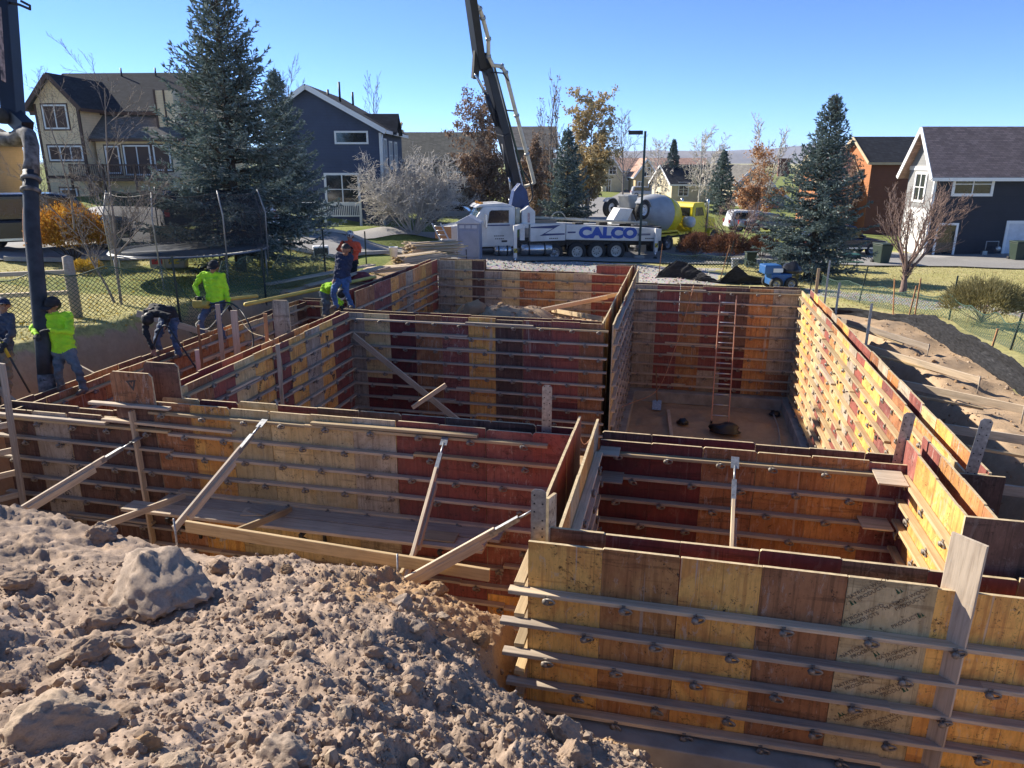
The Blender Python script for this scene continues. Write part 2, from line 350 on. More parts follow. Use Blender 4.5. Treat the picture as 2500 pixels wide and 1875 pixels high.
def ground_mat():
    m,n,b=NT('ground_cover'); v=coords(n,rand=False); at=nd(n,'Attribute'); at.attribute_name='cover'; sp=nd(n,'SeparateColor'); n.links.new(at.outputs['Color'],sp.inputs[0])
    f=noise_n(n,v,.55,6,.65,.5); g=noise_n(n,v,9,6,.75); k=noise_n(n,v,45,4,.75); h=noise_n(n,v,3,5,.7)
    def edge(s):
        ad=nd(n,'Math',operation='ADD'); n.links.new(s,ad.inputs[0]); mu=nd(n,'Math',operation='MULTIPLY_ADD'); n.links.new(h,mu.inputs[0]); mu.inputs[1].default_value=.8; mu.inputs[2].default_value=-.4; n.links.new(mu.outputs[0],ad.inputs[1])
        return ramp(n,ad.outputs[0],[(.4,0),(.6,1)])
    dirt=mix(n,ramp(n,h,[(.35,0),(.65,1)]),(.46,.33,.21),(.39,.27,.165)); dirt=mix(n,ramp(n,g,[(.35,.35),(.55,0)]),dirt,(.28,.19,.12))
    dry=mix(n,ramp(n,f,[(.35,0),(.65,1)]),(.54,.47,.22),(.42,.38,.14)); dry=mix(n,ramp(n,g,[(.38,.8),(.55,0)]),dry,(.22,.21,.08)); dry=mix(n,ramp(n,k,[(.55,0),(.75,.6)]),dry,(.52,.44,.22))
    grn=mix(n,ramp(n,f,[(.35,0),(.65,1)]),(.19,.23,.06),(.27,.28,.09)); grn=mix(n,ramp(n,g,[(.38,.6),(.55,0)]),grn,(.07,.10,.02)); grn=mix(n,ramp(n,k,[(.6,0),(.8,.6)]),grn,(.34,.32,.1))
    vo=nd(n,'TexVoronoi'); vo.inputs['Scale'].default_value=16; n.links.new(v,vo.inputs['Vector'])
    gv=mix(n,ramp(n,k,[(.35,0),(.65,1)]),(.28,.255,.225),(.44,.41,.37)); gv=mix(n,.35,gv,vo.outputs['Color'],'OVERLAY')
    col=mix(n,edge(sp.outputs[0]),dirt,dry); col=mix(n,edge(sp.outputs[1]),col,grn); col=mix(n,edge(sp.outputs[2]),col,gv)
    n.links.new(col,b.inputs['Base Color']); b.inputs['Roughness'].default_value=.95; b.inputs['Specular IOR Level'].default_value=.15
    ad=nd(n,'Math',operation='ADD'); n.links.new(g,ad.inputs[0]); n.links.new(k,ad.inputs[1]); bump(n,b,ad.outputs[0],.6,.014); return m
def geo(a,b,first,k):
    # growing steps from a towards b
    r=[a];st=first;s=1 if b>a else -1
    while (b-r[-1])*s>0: r.append(r[-1]+s*st); st*=k
    return r
xs=sorted(geo(-13,-9000,.4,1.11)[1:])+list(np.arange(-13,8.01,.14))+geo(8.1,9000,.35,1.11)
ys=sorted(geo(0,-600,.5,1.25)[1:])+list(np.arange(0,26,.16))+geo(26.1,9000,.35,1.055)
XX,YY=np.meshgrid(np.array(xs),np.array(ys)); ZZ=ground_z(XX,YY)
pm=(XX>-9.6)&(XX<3.4)&(YY<7.6)
ZZ=np.where(pm,np.minimum(ZZ,pit_z(XX,YY,pile_s(XX,YY))-.5),ZZ)
ny,nx=XX.shape; idx=np.arange(nx*ny).reshape(ny,nx)
F=np.stack([idx[:-1,:-1],idx[:-1,1:],idx[1:,1:],idx[1:,:-1]],-1).reshape(-1,4)
go=rawmesh('ground',np.stack([XX,YY,ZZ],-1).reshape(-1,3),F,ground_mat(),smooth=True); setp(go,'sloping ground of dry lawn, gravel and dug dirt','ground',kind='structure')
cv=np.zeros((ny,nx,4)); cv[...,3]=1
bank=.5*fbm(XX*.8,YY*.8,3,91)
leftlawn=(XX<-11.0+bank)&(YY<40)
rightlawn=((XX>7.1+bank)|((XX>1.2+bank)&(YY>25.2+.35*(4.5-XX).clip(0,9))))
cv[...,0]=np.where(leftlawn|rightlawn|(YY>34),1,0)
cv[...,1]=np.where((YY>36)&(XX<-8)|((YY>52)&(XX<60))|((XX<-11.5)&(YY>16)&(vnoise(XX*.15,YY*.15,4)>0.1)),.85,0)
cv[...,2]=np.where((XX>-9.2+bank)&(XX<1.8+bank+.02*(YY-25)**2*0)&(YY>23.8)&(YY<38.4),1,0)
cv[...,2]=np.where((np.abs(YY-(30.2-.35*(XX-6)))<1.1+bank)&(XX>5)&(XX<18),.9,cv[...,2])
dug=np.clip((base_z(XX,YY)-ZZ-.10)/.1,0,1); cv[...,0]*=1-dug; cv[...,1]*=1-dug; cv[...,2]*=1-dug
ca=go.data.color_attributes.new('cover','FLOAT_COLOR','POINT'); ca.data.foreach_set('color',cv.reshape(-1).astype(np.float32))
# ---- spoil heap in the foreground, fine mesh
NA,NR=660,370
an=np.radians(np.linspace(-64,38,NA)); rr=1.15*(8.6/1.15)**np.linspace(0,1,NR)
A2,R2=np.meshgrid(an,rr); hx=np.sin(A2)*R2; hy=np.cos(A2)*R2; hz=pile_z(hx,hy)
idx=np.arange(NA*NR).reshape(NR,NA)
F=np.stack([idx[:-1,:-1],idx[:-1,1:],idx[1:,1:],idx[1:,:-1]],-1).reshape(-1,4)
keep=((hx>-9.6)&(hx<3.3)&(hy<7.7)).reshape(-1); F=F[keep[F].all(1)]
used=np.unique(F); mp_=np.zeros(NA*NR,int); mp_[used]=np.arange(len(used))
V=np.stack([hx,hy,hz],-1).reshape(-1,3)[used]; F=mp_[F]
heap=rawmesh('spoil_heap',V,F,SOIL,smooth=True); setp(heap,'heap of dug grey brown soil and clods in the foreground','soil heap',kind='structure')
sub=np.clip((V[:,0]+3.1)/.9,0,1)*np.clip((V[:,1]-4.5)/.7,0,1); sub=np.maximum(sub,np.clip((-.75-V[:,2])/.5,0,1)*np.clip((V[:,0]+4)/2,0,1)); sub=sub*.75+.12
at=heap.data.attributes.new('sub','FLOAT','POINT'); at.data.foreach_set('value',sub.astype(np.float32))
def heap_h(x,y): return float(pile_z(np.array([x]),np.array([y]))[0])
def gz(x,y): return float(ground_z(np.array([float(x)]),np.array([float(y)]))[0])
# ---------------- wall formwork ----------------
BEAMC={}
def lumber(name,L,w,h,mat,parent=None,loc=(0,0,0),rot=(0,0,0)):
    k=(round(L,2),w,h,mat.name)
    if k not in BEAMC:
        b=MB(); e=.004; y,z=w/2,h/2; prof=[(-y,-z+e),(-y+e,-z),(y-e,-z),(y,-z+e),(y,z-e),(y-e,z),(-y+e,z),(-y,z-e)]
        b.prism(prof,0,k[0],0,'X'); BEAMC[k]=b.fixn(b.mesh(name,mat))
    return link(name,BEAMC[k],parent,loc,rot)
def board(name,p0,p1,w,h,mat,parent=None,roll=0,label=None,cat=None,group=None):
    # lumber between two points; w is horizontal width, h thickness
    p0=Vector(p0);p1=Vector(p1);d=p1-p0
    o=lumber(name,d.length,w,h,mat,parent,p0)
    q=d.to_track_quat('X','Z'); o.rotation_euler=(q@Matrix.Rotation(roll,3,'X').to_quaternion()).to_euler()
    if label: setp(o,label,cat,group)
    return o
PANC={}
def panel_mesh(w,h,mat,th=.028,ch=0):
    k=(round(w,3),round(h,2),mat.name,th,ch)
    if k not in PANC:
        b=MB(); w2,h2=k[0]/2,k[1]
        c=ch if ch else .003
        poly=[(-w2,0),(w2,0),(w2,h2-c),(w2-c,h2),(-w2+c,h2),(-w2,h2-c)]
        n=len(poly); v=[(a,0,z) for a,z in poly]+[(a,th,z) for a,z in poly]
        b.add(v,[tuple(range(n))],0); b.add(v,[tuple(range(2*n-1,n-1,-1))],0); b.add(v,[(i,i+n,(i+1)%n+n,(i+1)%n) for i in range(n)],1)
        me=b.mesh('panel',[mat,PLY_EDGE]); bm=bmesh.new(); bm.from_mesh(me); bmesh.ops.remove_doubles(bm,verts=bm.verts,dist=1e-5); bmesh.ops.recalc_face_normals(bm,faces=bm.faces); bm.to_mesh(me); bm.free()
        PANC[k]=me
    return PANC[k]
def clamp_mesh():
    b=MB()
    b.box((0,-.05,-.034),(.052,.05,.02)); b.box((0,-.098,-.012),(.03,.012,.06))
    pts=[]
    for i in range(10):
        t=-2.5+i*.49; pts.append((.052*math.cos(t)+.012,-.112-.012*math.sin(t*1.3),-.028+.030*math.sin(t)))
    b.tube(pts,[.007]+[.010]*8+[.006],5)
    b.lathe([(.0,-.13),(.026,-.126),(.03,-.112),(.02,-.104)],(-.012,0,-.028),'Y',8)
    return b.fixn(b.mesh('clamp',RUST))
CLAMP=clamp_mesh()
def wall(label,loc,rz,L,tops,zbot,t,cf,cb=None,rows=None,u0=0,ue=None,seed=1,split=.25,pw=.61,ext=(.1,.1),step=.61,ch=.0,clamps=True,wmat=None,group='formwork walls',backw=False,scabs=.18,doub=.12):
    r=random.Random(seed); W=thing('formwork_wall',label,'formwork',loc,R(rz)); W['group']=group
    def top(u):
        for a,b,z in tops:
            if a<=u<b: return z
        return tops[-1][2]
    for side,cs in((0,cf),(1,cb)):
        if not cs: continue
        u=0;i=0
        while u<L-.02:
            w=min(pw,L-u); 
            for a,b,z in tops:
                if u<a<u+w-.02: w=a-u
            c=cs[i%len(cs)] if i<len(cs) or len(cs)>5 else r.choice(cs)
            zt=top(u+w/2)+r.uniform(-.012,.014); zt+= (.02 if side else 0)
            y=0 if side==0 else t-.028
            dy=r.uniform(-.003,.003); segs=[(zbot,zt,c)]
            if zt-zbot>2 and r.random()<split:
                zm=zbot+r.choice([.61,1.0,1.22,1.5]); segs=[(zbot,zm,r.choice('brdmyog')),(zm+.003,zt,c)]
            for (za,zb,cc) in segs:
                p=link('panel',panel_mesh(w-.004,zb-za,PLY[cc],.028,ch if r.random()<.5 else 0),W,(u+w/2,y+dy,za))
                p.rotation_euler=(r.uniform(-.002,.002),r.uniform(-.0025,.0025),0)
            u+=w;i+=1
    ue=L if ue is None else ue
    if rows is None: rows=[-.14-.30*i for i in range(20) if -.14-.30*i>zbot+.06]
    off=0
    for ri,z in enumerate(rows):
        u=u0-ext[0]*r.uniform(.5,1); end=ue+ext[1]*r.uniform(.5,1)
        while u<end-.05:
            ln=min(r.choice([2.44,3.05,3.66,4.27]),end-u)
            if end-u-ln<.5: ln=end-u
            lift=.039 if r.random()<doub else 0
            q=lumber('waler',ln,.089,.038,(wmat or (WOODN if (ri==0 and r.random()<.75) else WOODG)),W,(u,-.0475,z+lift+r.uniform(-.006,.006)),(0,r.uniform(-.004,.004),0))
            u+=ln
        if r.random()<scabs*2:
            s=r.uniform(u0+.5,max(u0+.6,ue-2)); lumber('lap_board',r.choice([.4,.9,1.5,2.0]),.089,.038,WOODG,W,(s,-.05,z+.0395+r.uniform(0,.004)),(0,r.uniform(-.003,.003),0))
        if clamps:
            u=u0+.16+(ri%2)*step/2
            while u<ue-.05:
                c=link('clamp',CLAMP,W,(u+r.uniform(-.04,.04),0,z-.004),(r.uniform(-.1,.1),r.uniform(-.25,.25),r.uniform(-.2,.2))); u+=step
    if backw:
        for z in rows: lumber('waler',L,.089,.038,WOODG,W,(0,t+.0475,z))
    return W
def ends(W,u,t,z0,z1,c='d'):
    p=link('panel',panel_mesh(t-.058,z1-z0,PLY[c]),W,(u,t/2,z0),(0,0,R(90)))
N0=[-.14-.30*i for i in range(10)]
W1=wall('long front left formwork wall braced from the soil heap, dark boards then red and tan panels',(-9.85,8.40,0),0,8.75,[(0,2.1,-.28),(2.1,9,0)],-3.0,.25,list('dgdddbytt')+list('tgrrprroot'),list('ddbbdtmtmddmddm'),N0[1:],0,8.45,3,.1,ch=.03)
for u,ln in((2.7,2.4),(5.1,3.3)): lumber('waler',ln,.089,.038,WOODN,W1,(u,-.0475,-.13),(0,.003,0))
lumber('waler',1.9,.089,.038,WOODG,W1,(.05,-.05,-.36)); lumber('lap_board',2.3,.089,.038,WOODN,W1,(5.2,-.06,-.085),(0,-.004,0)); lumber('lap_board',2.1,.089,.038,WOODG,W1,(1.9,-.05,-.30),(0,.01,0))
for i,u in enumerate([2.9,3.55,4.2,4.75,5.4,6.05,6.7,7.4,8.1]): link('clamp',CLAMP,W1,(u,0,-.135),(0,.2*(i%3-1),0))
for (u,w,z0,z1,y) in((2.45,.68,-.05,.43,-.002),(2.75,.56,.0,.52,.222)): link('bulkhead_panel',panel_mesh(w,z1-z0,PLY['b' if y<0 else 'd'],.028,.05),W1,(u,y-.03 if y<0 else y,z0))
lumber('lap_board',1.3,.089,.038,WOODG,W1,(1.75,-.08,-.045)); 
W2=wall('front right formwork wall of maroon and brown panels behind the near right room',(-.80,8.36,0),0,3.45,[(0,9,0)],-1.75,.25,list('mmboop'),list('dmmdd'),N0[:6],0,3.3,5,.0,ch=.02,scabs=0)
W3=wall('tall back wall formwork with ten rows of walers and cream, maroon and yellow panels',(-7.45,15.0,0),0,6.0,[(0,9,0)],-3.0,.25,list('gtmbpydprbrg'),list('dddmmddmmd'),N0,.25,6.0,7,.45)
W4=wall('narrow cross wall formwork running back between the garage and the ladder room',(-1.25,15.0,0),90,9.0,[(0,9.1,0)],-3.0,.25,list('tgbgrb'),list('tybto'),N0,.1,5.3,9,.2,wmat=WOODG)
W5=wall('formwork wall with the orange ladder against it, red and orange panels',(-1.15,20.4,0),0,4.35,[(0,9,0)],-2.97,.25,list('grordog'),list('ddd'),N0,0,4.3,11,.55)
W6=wall('long sunlit right formwork wall of yellow panels and pale walers',(3.2,20.4,0),-90,12.15,[(0,20,0)],-2.97,.25,list('tyybtgrotygryypbyoyt'),list('pyoobgoyprrbgogptyop'),N0,.35,12.15,13,.2,wmat=WOODN,scabs=.1)
ends(W6,12.15,.25,-2.9,.0,'d')
W7=wall('near right formwork wall with four long walers facing the camera',(-1.06,5.22,0),0,7.2,[(0,9,.28)],-1.32,.25,list('yoybtyyoyy'),list('dmmmdmddd'),[-.16,-.46,-.76,-1.06,-1.29],0,7.2,17,.0,ext=(.22,0),step=.61,ch=.012,scabs=0,doub=0,wmat=WOODG)
W8=wall('narrow left side formwork of the near right room with a slot between its forms',(-.83,5.46,0),90,2.95,[(0,5,.25)],-1.4,.25,list('ytyyg'),list('dmmrr'),[-.05,-.34,-.64,-.94],.1,2.5,19,0,scabs=0,wmat=WOODG)
for i,z in enumerate([-.14,-.44,-.74,-1.02,-1.25]): lumber('waler',1.6,.089,.038,WOODN,W8,(-.25,.25+.048,z+.02),(0,.02,0))
W9=wall('sunlit right side formwork of the near right room, yellow panels',(2.64,8.7,0),-90,3.2,[(0,5,.22)],-1.4,.25,list('pyyyoy'),list('poobo'),[-.10,-.40,-.70,-1.0],.5,3.2,23,0,scabs=0,wmat=WOODN)
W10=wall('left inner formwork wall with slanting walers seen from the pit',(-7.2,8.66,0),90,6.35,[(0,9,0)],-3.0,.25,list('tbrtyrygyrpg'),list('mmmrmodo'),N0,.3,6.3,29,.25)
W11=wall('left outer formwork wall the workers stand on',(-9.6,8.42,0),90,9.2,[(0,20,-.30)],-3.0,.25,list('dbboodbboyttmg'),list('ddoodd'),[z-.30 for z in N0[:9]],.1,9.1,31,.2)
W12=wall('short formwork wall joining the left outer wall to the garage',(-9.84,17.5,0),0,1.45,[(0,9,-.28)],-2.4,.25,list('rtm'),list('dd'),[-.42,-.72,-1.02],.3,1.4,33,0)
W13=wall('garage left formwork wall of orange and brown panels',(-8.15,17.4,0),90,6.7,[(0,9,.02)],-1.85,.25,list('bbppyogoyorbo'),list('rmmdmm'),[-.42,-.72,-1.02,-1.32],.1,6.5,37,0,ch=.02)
W14=wall('far garage formwork wall with a lower middle of cream and brown panels',(-8.1,24.0,0),0,6.75,[(0,1.66,.03),(1.66,5.46,-.29),(5.46,9,.0)],-1.85,.25,list('gtdgtbotgrrrg'),list('dddd'),[-.58,-.88,-1.18,-1.48],.1,6.6,41,0)
for u,ln in((.1,1.55),(5.2,1.35)): lumber('waler',ln,.089,.038,WOODG,W14,(u,-.0475,-.29)); link('clamp',CLAMP,W14,(u+.9,0,-.29))
# footings
def footing(label,x0,x1,y0,y1,z0,z1):
    b=MB(); b.bb(x0,x1,y0,y1,z0,z1); o=b.build('footing',CONC,None,bev=.012); setp(o,label,'footing',kind='structure'); return o
footing('concrete footing under the ladder wall',-1.5,2.98,20.12,20.9,-3.3,-2.985)
footing('concrete footing under the sunlit right wall',2.985,3.7,8.0,20.9,-3.3,-2.985)
footing('concrete footing under the narrow cross wall',-1.75,-1.0,15.4,20.1,-3.3,-2.985)
footing('concrete footing under the near right wall',-1.05,7,4.98,5.7,-1.68,-1.335)
footing('concrete footing under the far garage wall',-8.2,-1.5,23.75,24.5,-2.2,-1.865)
# steel straps standing on the wall tops
def strap(label,x,y,z0,z1,w=.125,lean=0):
    b=MB(); h=z1-z0; w2=w/2; c=.03
    b.prism([(-w2,0),(w2,0),(w2,h-c),(w2-c,h),(-w2+c,h),(-w2,h-c)],-.003,.003)
    o=b.build('steel_strap',STEEL,None,(x,y,z0),(0,R(lean),0)); setp(o,label,'strap','perforated steel straps'); 
    n=int(h/.075)
    hb=MB()
    for i in range(n):
        for s in(-1,1):
            if (i+(s>0))%2 or i%3==0: hb.lathe([(.0085,-.0005),(.0085,.0005)],(s*w2*.55,0,.06+i*.075),'Y',6)
    setp(hb.build('bolt_holes',DARKM,o,(0,-.0045,0)),kind='stuff'); return o
strap('galvanised perforated strap standing at the middle of the front left wall',-1.50,8.53,-.15,.60)
strap('galvanised perforated strap standing on the near left corner of the near right room',-1.0,5.36,.05,.69)
strap('galvanised perforated strap standing beside the tan corner panel of the right side wall',2.6,8.56,-.1,.55,.125,4)
strap('galvanised perforated strap standing on the near end of the sunlit right wall',3.24,8.24,-.05,.64,.125,5)
# plywood squares lying on the walers at the inside corners
def square(label,x,y,z,a=.24,b=.28,rz=0):
    m=MB(); m.box((0,0,0),(a,b,.018)); o=m.build('plywood_square',WOODG,None,(x,y,z),(0,0,R(rz))); setp(o,label,'plywood','plywood squares on walers')
square('top plywood square on the inside left corner of the near right room',-.67,8.22,-.085)
square('lower plywood square on the inside left corner of the near right room',-.62,8.14,-.385,.26,.32)
square('pale plywood square on the sunlit inside right corner of the near right room',2.42,8.14,-.085,.3,.42,-3)
square('grey plywood square below the pale one in the near right room corner',2.36,8.2,-.685,.32,.3)
# upright boards and loose panels
board('upright_board',(2.12,5.226,-1.3),(2.13,5.216,.70),.245,.026,WOODG,None,R(90),'wide grey upright board standing against the near right wall','board')
p=link('plywood_sheet',panel_mesh(.62,1.0,PLY['d'],.028,.0),None,(2.53,5.58,-.3)); setp(p,'dark maroon plywood panel standing up behind the wide grey upright board','panel')
p=link('plywood_sheet',panel_mesh(.13,.95,PLY['g'],.028,.0),None,(-.90,5.47,-.36),(0,0,R(70))); setp(p,'narrow grey plywood strip standing in the slot of the near left side wall','panel')
p=link('plywood_sheet',panel_mesh(.34,1.1,PLY['g'],.028,.03),None,(-7.60,12.8,-.45),(0,0,R(4))); setp(p,'grey stained plywood panel standing above the left inner wall','panel')
p=link('plywood_sheet',panel_mesh(.66,.75,PLY['d'],.028,.0),None,(3.25,8.215,-.75)); setp(p,'dark end panel closing the sunlit right wall','panel')
link('clamp',CLAMP,p,(.16,0,.42),(0,0,0))
for k,(x,y,z0,z1,l,w) in enumerate([(-9.36,12.55,-1.7,.12,'short post',.05),(-8.9,12.6,-1.5,.55,'tall post',.089),(-8.62,12.7,-1.2,.42,'grey wide post',.13),(-7.62,12.2,-.9,.5,'orange post',.07),(-7.12,11.7,-2.6,.05,'long post',.075),(-8.3,11.0,-1.4,.05,'near post',.075)]):
    board('form_post',(x,y,z0),(x+.03,y+.02,z1),w,.038,WOODO if k in(0,3) else WOODG,None,R(90),['short orange stub post behind the left outer wall','tall tan two by four post in the left corridor','wide grey post beside the tall tan post in the left corridor','orange two by four post standing left of the grey stained panel','long two by four post in front of the left inner wall','grey post nearest to the bent worker in the left corridor'][k],'post','upright posts of the left walls')
board('form_post',(-7.42,8.33,-2.6),(-7.42,8.31,-.12),.10,.038,WOODG,None,R(90),'upright strongback board on the front left wall below the tall bulkhead panels','post','upright posts of the left walls')
board('form_post',(-9.55,8.15,-3.0),(-9.32,8.15,.5),.10,.038,WOODG,None,R(90),'upright board at the far left corner in front of the man with the shovel','post','upright posts of the left walls')
for i,z in enumerate([-.45,-.85,-1.2,-1.55]):
    board('corner_board',(-9.45,8.2,z),(-10.6,7.4,z-.12-.03*i),.089,.038,WOODG,None,R(90),['top','second','third','lowest'][i]+' of the loose boards running left from the far left form corner','board','boards at the left corner')
# rebar in the open slot of the near left side wall
for i in range(3):
    m=MB(); m.tube([(-.98+.05*i,5.5+.1*i,-.5+.02*i),(-.95+.02*i,8.3,-.15-.1*i)],.008,5); o=m.build('rebar',RUST); setp(o,['upper','middle','lower'][i]+' rusty steel bar inside the slot of the near left side wall','rebar','bars in the slot')
# ---------------- printing on the form plywood ----------------
INK=simple('black_ink',(.07,.05,.04),.7,var=.3,nscale=30); INKB=simple('faded_ink',(.15,.10,.06),.7,var=.4,nscale=25); INKG=simple('green_ink',(.03,.10,.045),.7)
def stencil(Wl,txt,u,z,size,rot,y=-.0062,ink=INK,off=0):
    me=text_mesh(txt,size,0,off); me.materials.append(ink); o=link('printed_text',me,Wl,(u,y,z),(R(90),R(-rot),0)); return o
def pine(Wl,u,z,s,rot):
    b=MB(); 
    for k,(x,h) in enumerate([(0,1),(.55,.7)]):
        for j in range(3): w=.3*(1-j*.25)*h; z0=j*.3*h; b.add([(x-w,0,z0),(x+w,0,z0),(x,0,z0+.5*h)],[(0,1,2)])
    b.v=[(p[0]*s,0,p[2]*s) for p in b.v]; b.build('printed_tree',INKG,Wl,(u,-.0062,z),(0,R(-rot),0))
def logo(Wl,u,z,s,rot,y=-.0062):
    b=MB(); b.prism([(-1,.9),(1,.9),(0,-1)],-.0004,.0004); v=[(-1,.9),(1,.9),(0,-1),(-.45,.6),(.45,.6),(0,-.25)]; b=MB(); b.add([(p[0]*s,0,p[1]*s) for p in v],[(0,1,4,3),(1,2,5,4),(2,0,3,5)]); b.add([(-.12*s,-.0003,.6*s),(.12*s,-.0003,.6*s),(0,-.0003,.1*s)],[(0,1,2)]); b.build('printed_logo',INK,Wl,(u,y,z),(0,R(rot),0))
for (u,z,t_) in((2.60,.20,1),(2.87,.15,1),(2.58,-.03,1),(2.88,-.02,0),(2.62,-.31,1),(2.88,-.31,1),(2.62,-.61,1),(2.88,-.62,1),(2.65,-.91,1),(2.87,-.92,1)):
    stencil(W7,'NATRON WOOD\nPRODUCTS' if t_ else 'PRODUCTS',u,z,.044,36+(u*37+z*53)%9-4,-.0062,INKB)
for (u,z) in((2.80,.20),(2.50,.06),(2.97,.02),(2.72,-.36),(2.96,-.64),(2.54,-.95)): pine(W7,u,z,.045,38)
for (u,z,s,r) in((.35,-.75,.17,68),(1.05,-1.35,.15,68),(1.55,-.75,.17,66),(1.95,-1.3,.16,66),(.4,-1.9,.15,68),(2.55,-.5,.13,66),(2.3,-1.9,.15,68)): stencil(W1,'Weyerhaeuser',u,z,s,r)
stencil(W1,'yer',2.5,.05,.11,60,-.034); logo(W1,2.46,.24,.085,-8,-.0345); logo(W1,1.75,-1.75,.08,10)
for (u,z,s,r) in((4.6,-.75,.13,58),(3.6,-.9,.13,58),(2.4,-.8,.13,58),(1.4,-1.0,.13,58),(5.0,-1.7,.12,58)): stencil(W10,'Weyerhaeuser',u,z,s,r)
for (u,z) in((5.2,-.35),(3.0,-.5),(5.35,-1.25)): logo(W10,u,z,.07,8)
for (u,z) in((1.75,-.35),(1.6,-1.2)): logo(W3,u,z,.07,0) if z>-1 else stencil(W3,'Weyerhaeuser',u,z,.12,62)
stencil(W3,'Weyerhaeuser',1.85,-.75,.12,62); stencil(W14,'4P5.2',3.5,-.42,.12,-35)
# ---------------- braces, planks and site things ----------------
def brace(label,p0,p1,turn=True,w=.089,h=.038,mat=None,name='brace'):
    t=thing(name,label,'brace',p0,0,'timber wall braces'); p0=Vector(p0);d=Vector(p1)-p0;L=d.length;u=d.normalized()
    s=.55 if turn else 0
    board('timber',u*s,d,w,h,mat or WOODG,t,R(90))
    if turn:
        b=MB(); b.beam(-u*.04,u*.12,.09,.012); b.tube([u*.08,u*.3],.014,6); b.beam(u*.28,u*.62,.05,.05)
        b.build('turnbuckle',STEEL,t)
        board('scab_board',u*.75+Vector((.03,0,-.04)),u*min(1.7,L-.1)+Vector((.03,0,-.04)),.089,.038,WOODG,t,R(90))
    return t
brace('long timber brace from the dark left part of the front left wall to the heap',(-7.35,8.28,-.52),(-7.72,6.55,-.86))
brace('sunlit timber brace from the cream panels of the front left wall down to the heap',(-5.33,8.28,-.10),(-5.48,6.5,-.80))
brace('steep timber brace from the red panels of the front left wall to the stake',(-2.77,8.28,-.13),(-2.56,6.2,-.95))
brace('low slanting timber brace from the near left side wall to the stake',(-1.17,6.5,-.02),(-2.62,6.15,-.93))
brace('timber brace with a turnbuckle inside the near right room',(.78,8.22,-.06),(.70,6.3,-1.35))
brace('short strut low at the dark left end of the front left pit',(-6.66,8.2,-1.3),(-6.74,6.75,-1.05),False)
brace('short pale strut under the scaffold planks of the front left wall',(-5.0,8.2,-1.34),(-5.14,6.85,-1.06),False,mat=WOODN)
brace('short strut beside the stake at the right end of the heap',(-3.0,7.9,-1.4),(-2.66,6.35,-.95),False,mat=WOODN)
brace('long diagonal brace across the tall back wall',(-7.05,14.82,-.48),(-3.3,13.6,-2.6),False,.14)
board('loose_board',(-5.09,13.2,-1.52),(-4.5,13.62,-1.12),.089,.038,WOODG,None,R(90),'short board crossing the long diagonal brace at the back wall','board')
brace('dark diagonal brace at the foot of the left inner wall',(-7.0,11.3,-.9),(-6.0,10.6,-2.0),False)
board('plank',(-5.2,6.36,-.66),(-1.68,6.34,-.79),.14,.04,WOODN,None,R(90),'long pale plank on edge along the front of the heap','plank')
for i,(x,y) in enumerate([(-2.66,6.25),(-5.42,6.42)]):
    b=MB(); b.tube([(x,y,-1.5),(x+.02,y,-.62)],.011,6); o=b.build('steel_stake',STEEL); setp(o,['steel stake at the right end of the long pale plank','steel stake beside the sunlit brace at the left end of the plank'][i],'stake','steel stakes')
for i,(y,x0,x1) in enumerate([(8.17,-7.0,-2.0),(7.88,-7.35,-2.15)]):
    board('scaffold_plank',(x0,y,-1.38),(x1,y+.0,-1.37-.01*i),.27,.045,WOODG,None,0,['scaffold plank next to the front left wall','outer scaffold plank along the front left wall'][i],'plank','scaffold planks')
for x in(-6.6,-4.6,-2.7):
    b=MB(); b.beam((x,8.36,-1.43),(x,7.7,-1.43),.04,.05); b.beam((x,8.36,-2.0),(x,7.72,-1.45),.035,.035); b.beam((x,8.34,-1.4),(x,8.34,-2.05),.04,.03); o=b.build('scaffold_bracket',DARKM); setp(o,{-6.6:'left',-4.6:'middle',-2.7:'right'}[x]+' steel bracket under the scaffold planks','bracket','scaffold brackets')
for i,(x,y,z,a,bb,r) in enumerate([(-5.45,8.05,-1.345,.35,.22,12),(-5.38,8.07,-1.325,.33,.2,-14),(-2.75,7.95,-1.34,.42,.24,2)]):
    m=MB(); m.box((0,0,0),(a,bb,.018)); o=m.build('plywood_scrap',WOODN if i==2 else WOODG,None,(x,y,z),(0,0,R(r))); setp(o,['lower plywood scrap on the scaffold planks below the cream panels','upper plywood scrap stacked askew on the scaffold planks','plywood scrap on the scaffold planks below the red panels'][i],'plywood')
# orange ladder
def ladder(label,f0,t0,width,rungs,railm,rungm,railw=.075,name='ladder',feet=True):
    f0=Vector(f0);t0=Vector(t0);d=t0-f0; T=thing(name,label,'ladder',f0); sx=Vector((width,0,0))
    for i in(0,1): board('rail',sx*i,d+sx*i,railw,.028,railm,T,R(90))
    for k in range(rungs):
        p=d*((k+.7)/(rungs+.4)); b=MB(); b.tube([p,p+sx],.016,8); b.build('rung',rungm,T)
    if feet:
        for i in(0,1): b=MB(); b.box(sx*i+Vector((0,0,.02)),(.05,.1,.06)); b.build('foot',RUBBER,T)
    return T
LADO=simple('orange_fibreglass',(.60,.27,.15),.5,var=.1); ALU=simple('aluminium',(.62,.62,.62),.35,.6,var=.1)
ladder('orange fibreglass ladder leaning on the red and orange wall in the deep room',(1.08,18.6,-3.25),(1.13,20.3,-.2),.43,12,LADO,ALU)
ladder('aluminium ladder leaning against the pale bush left of the toilet',(-10.9,34.6,-1.6),(-12.1,35.1,.35),.45,9,ALU,ALU,name='aluminium_ladder',feet=False)
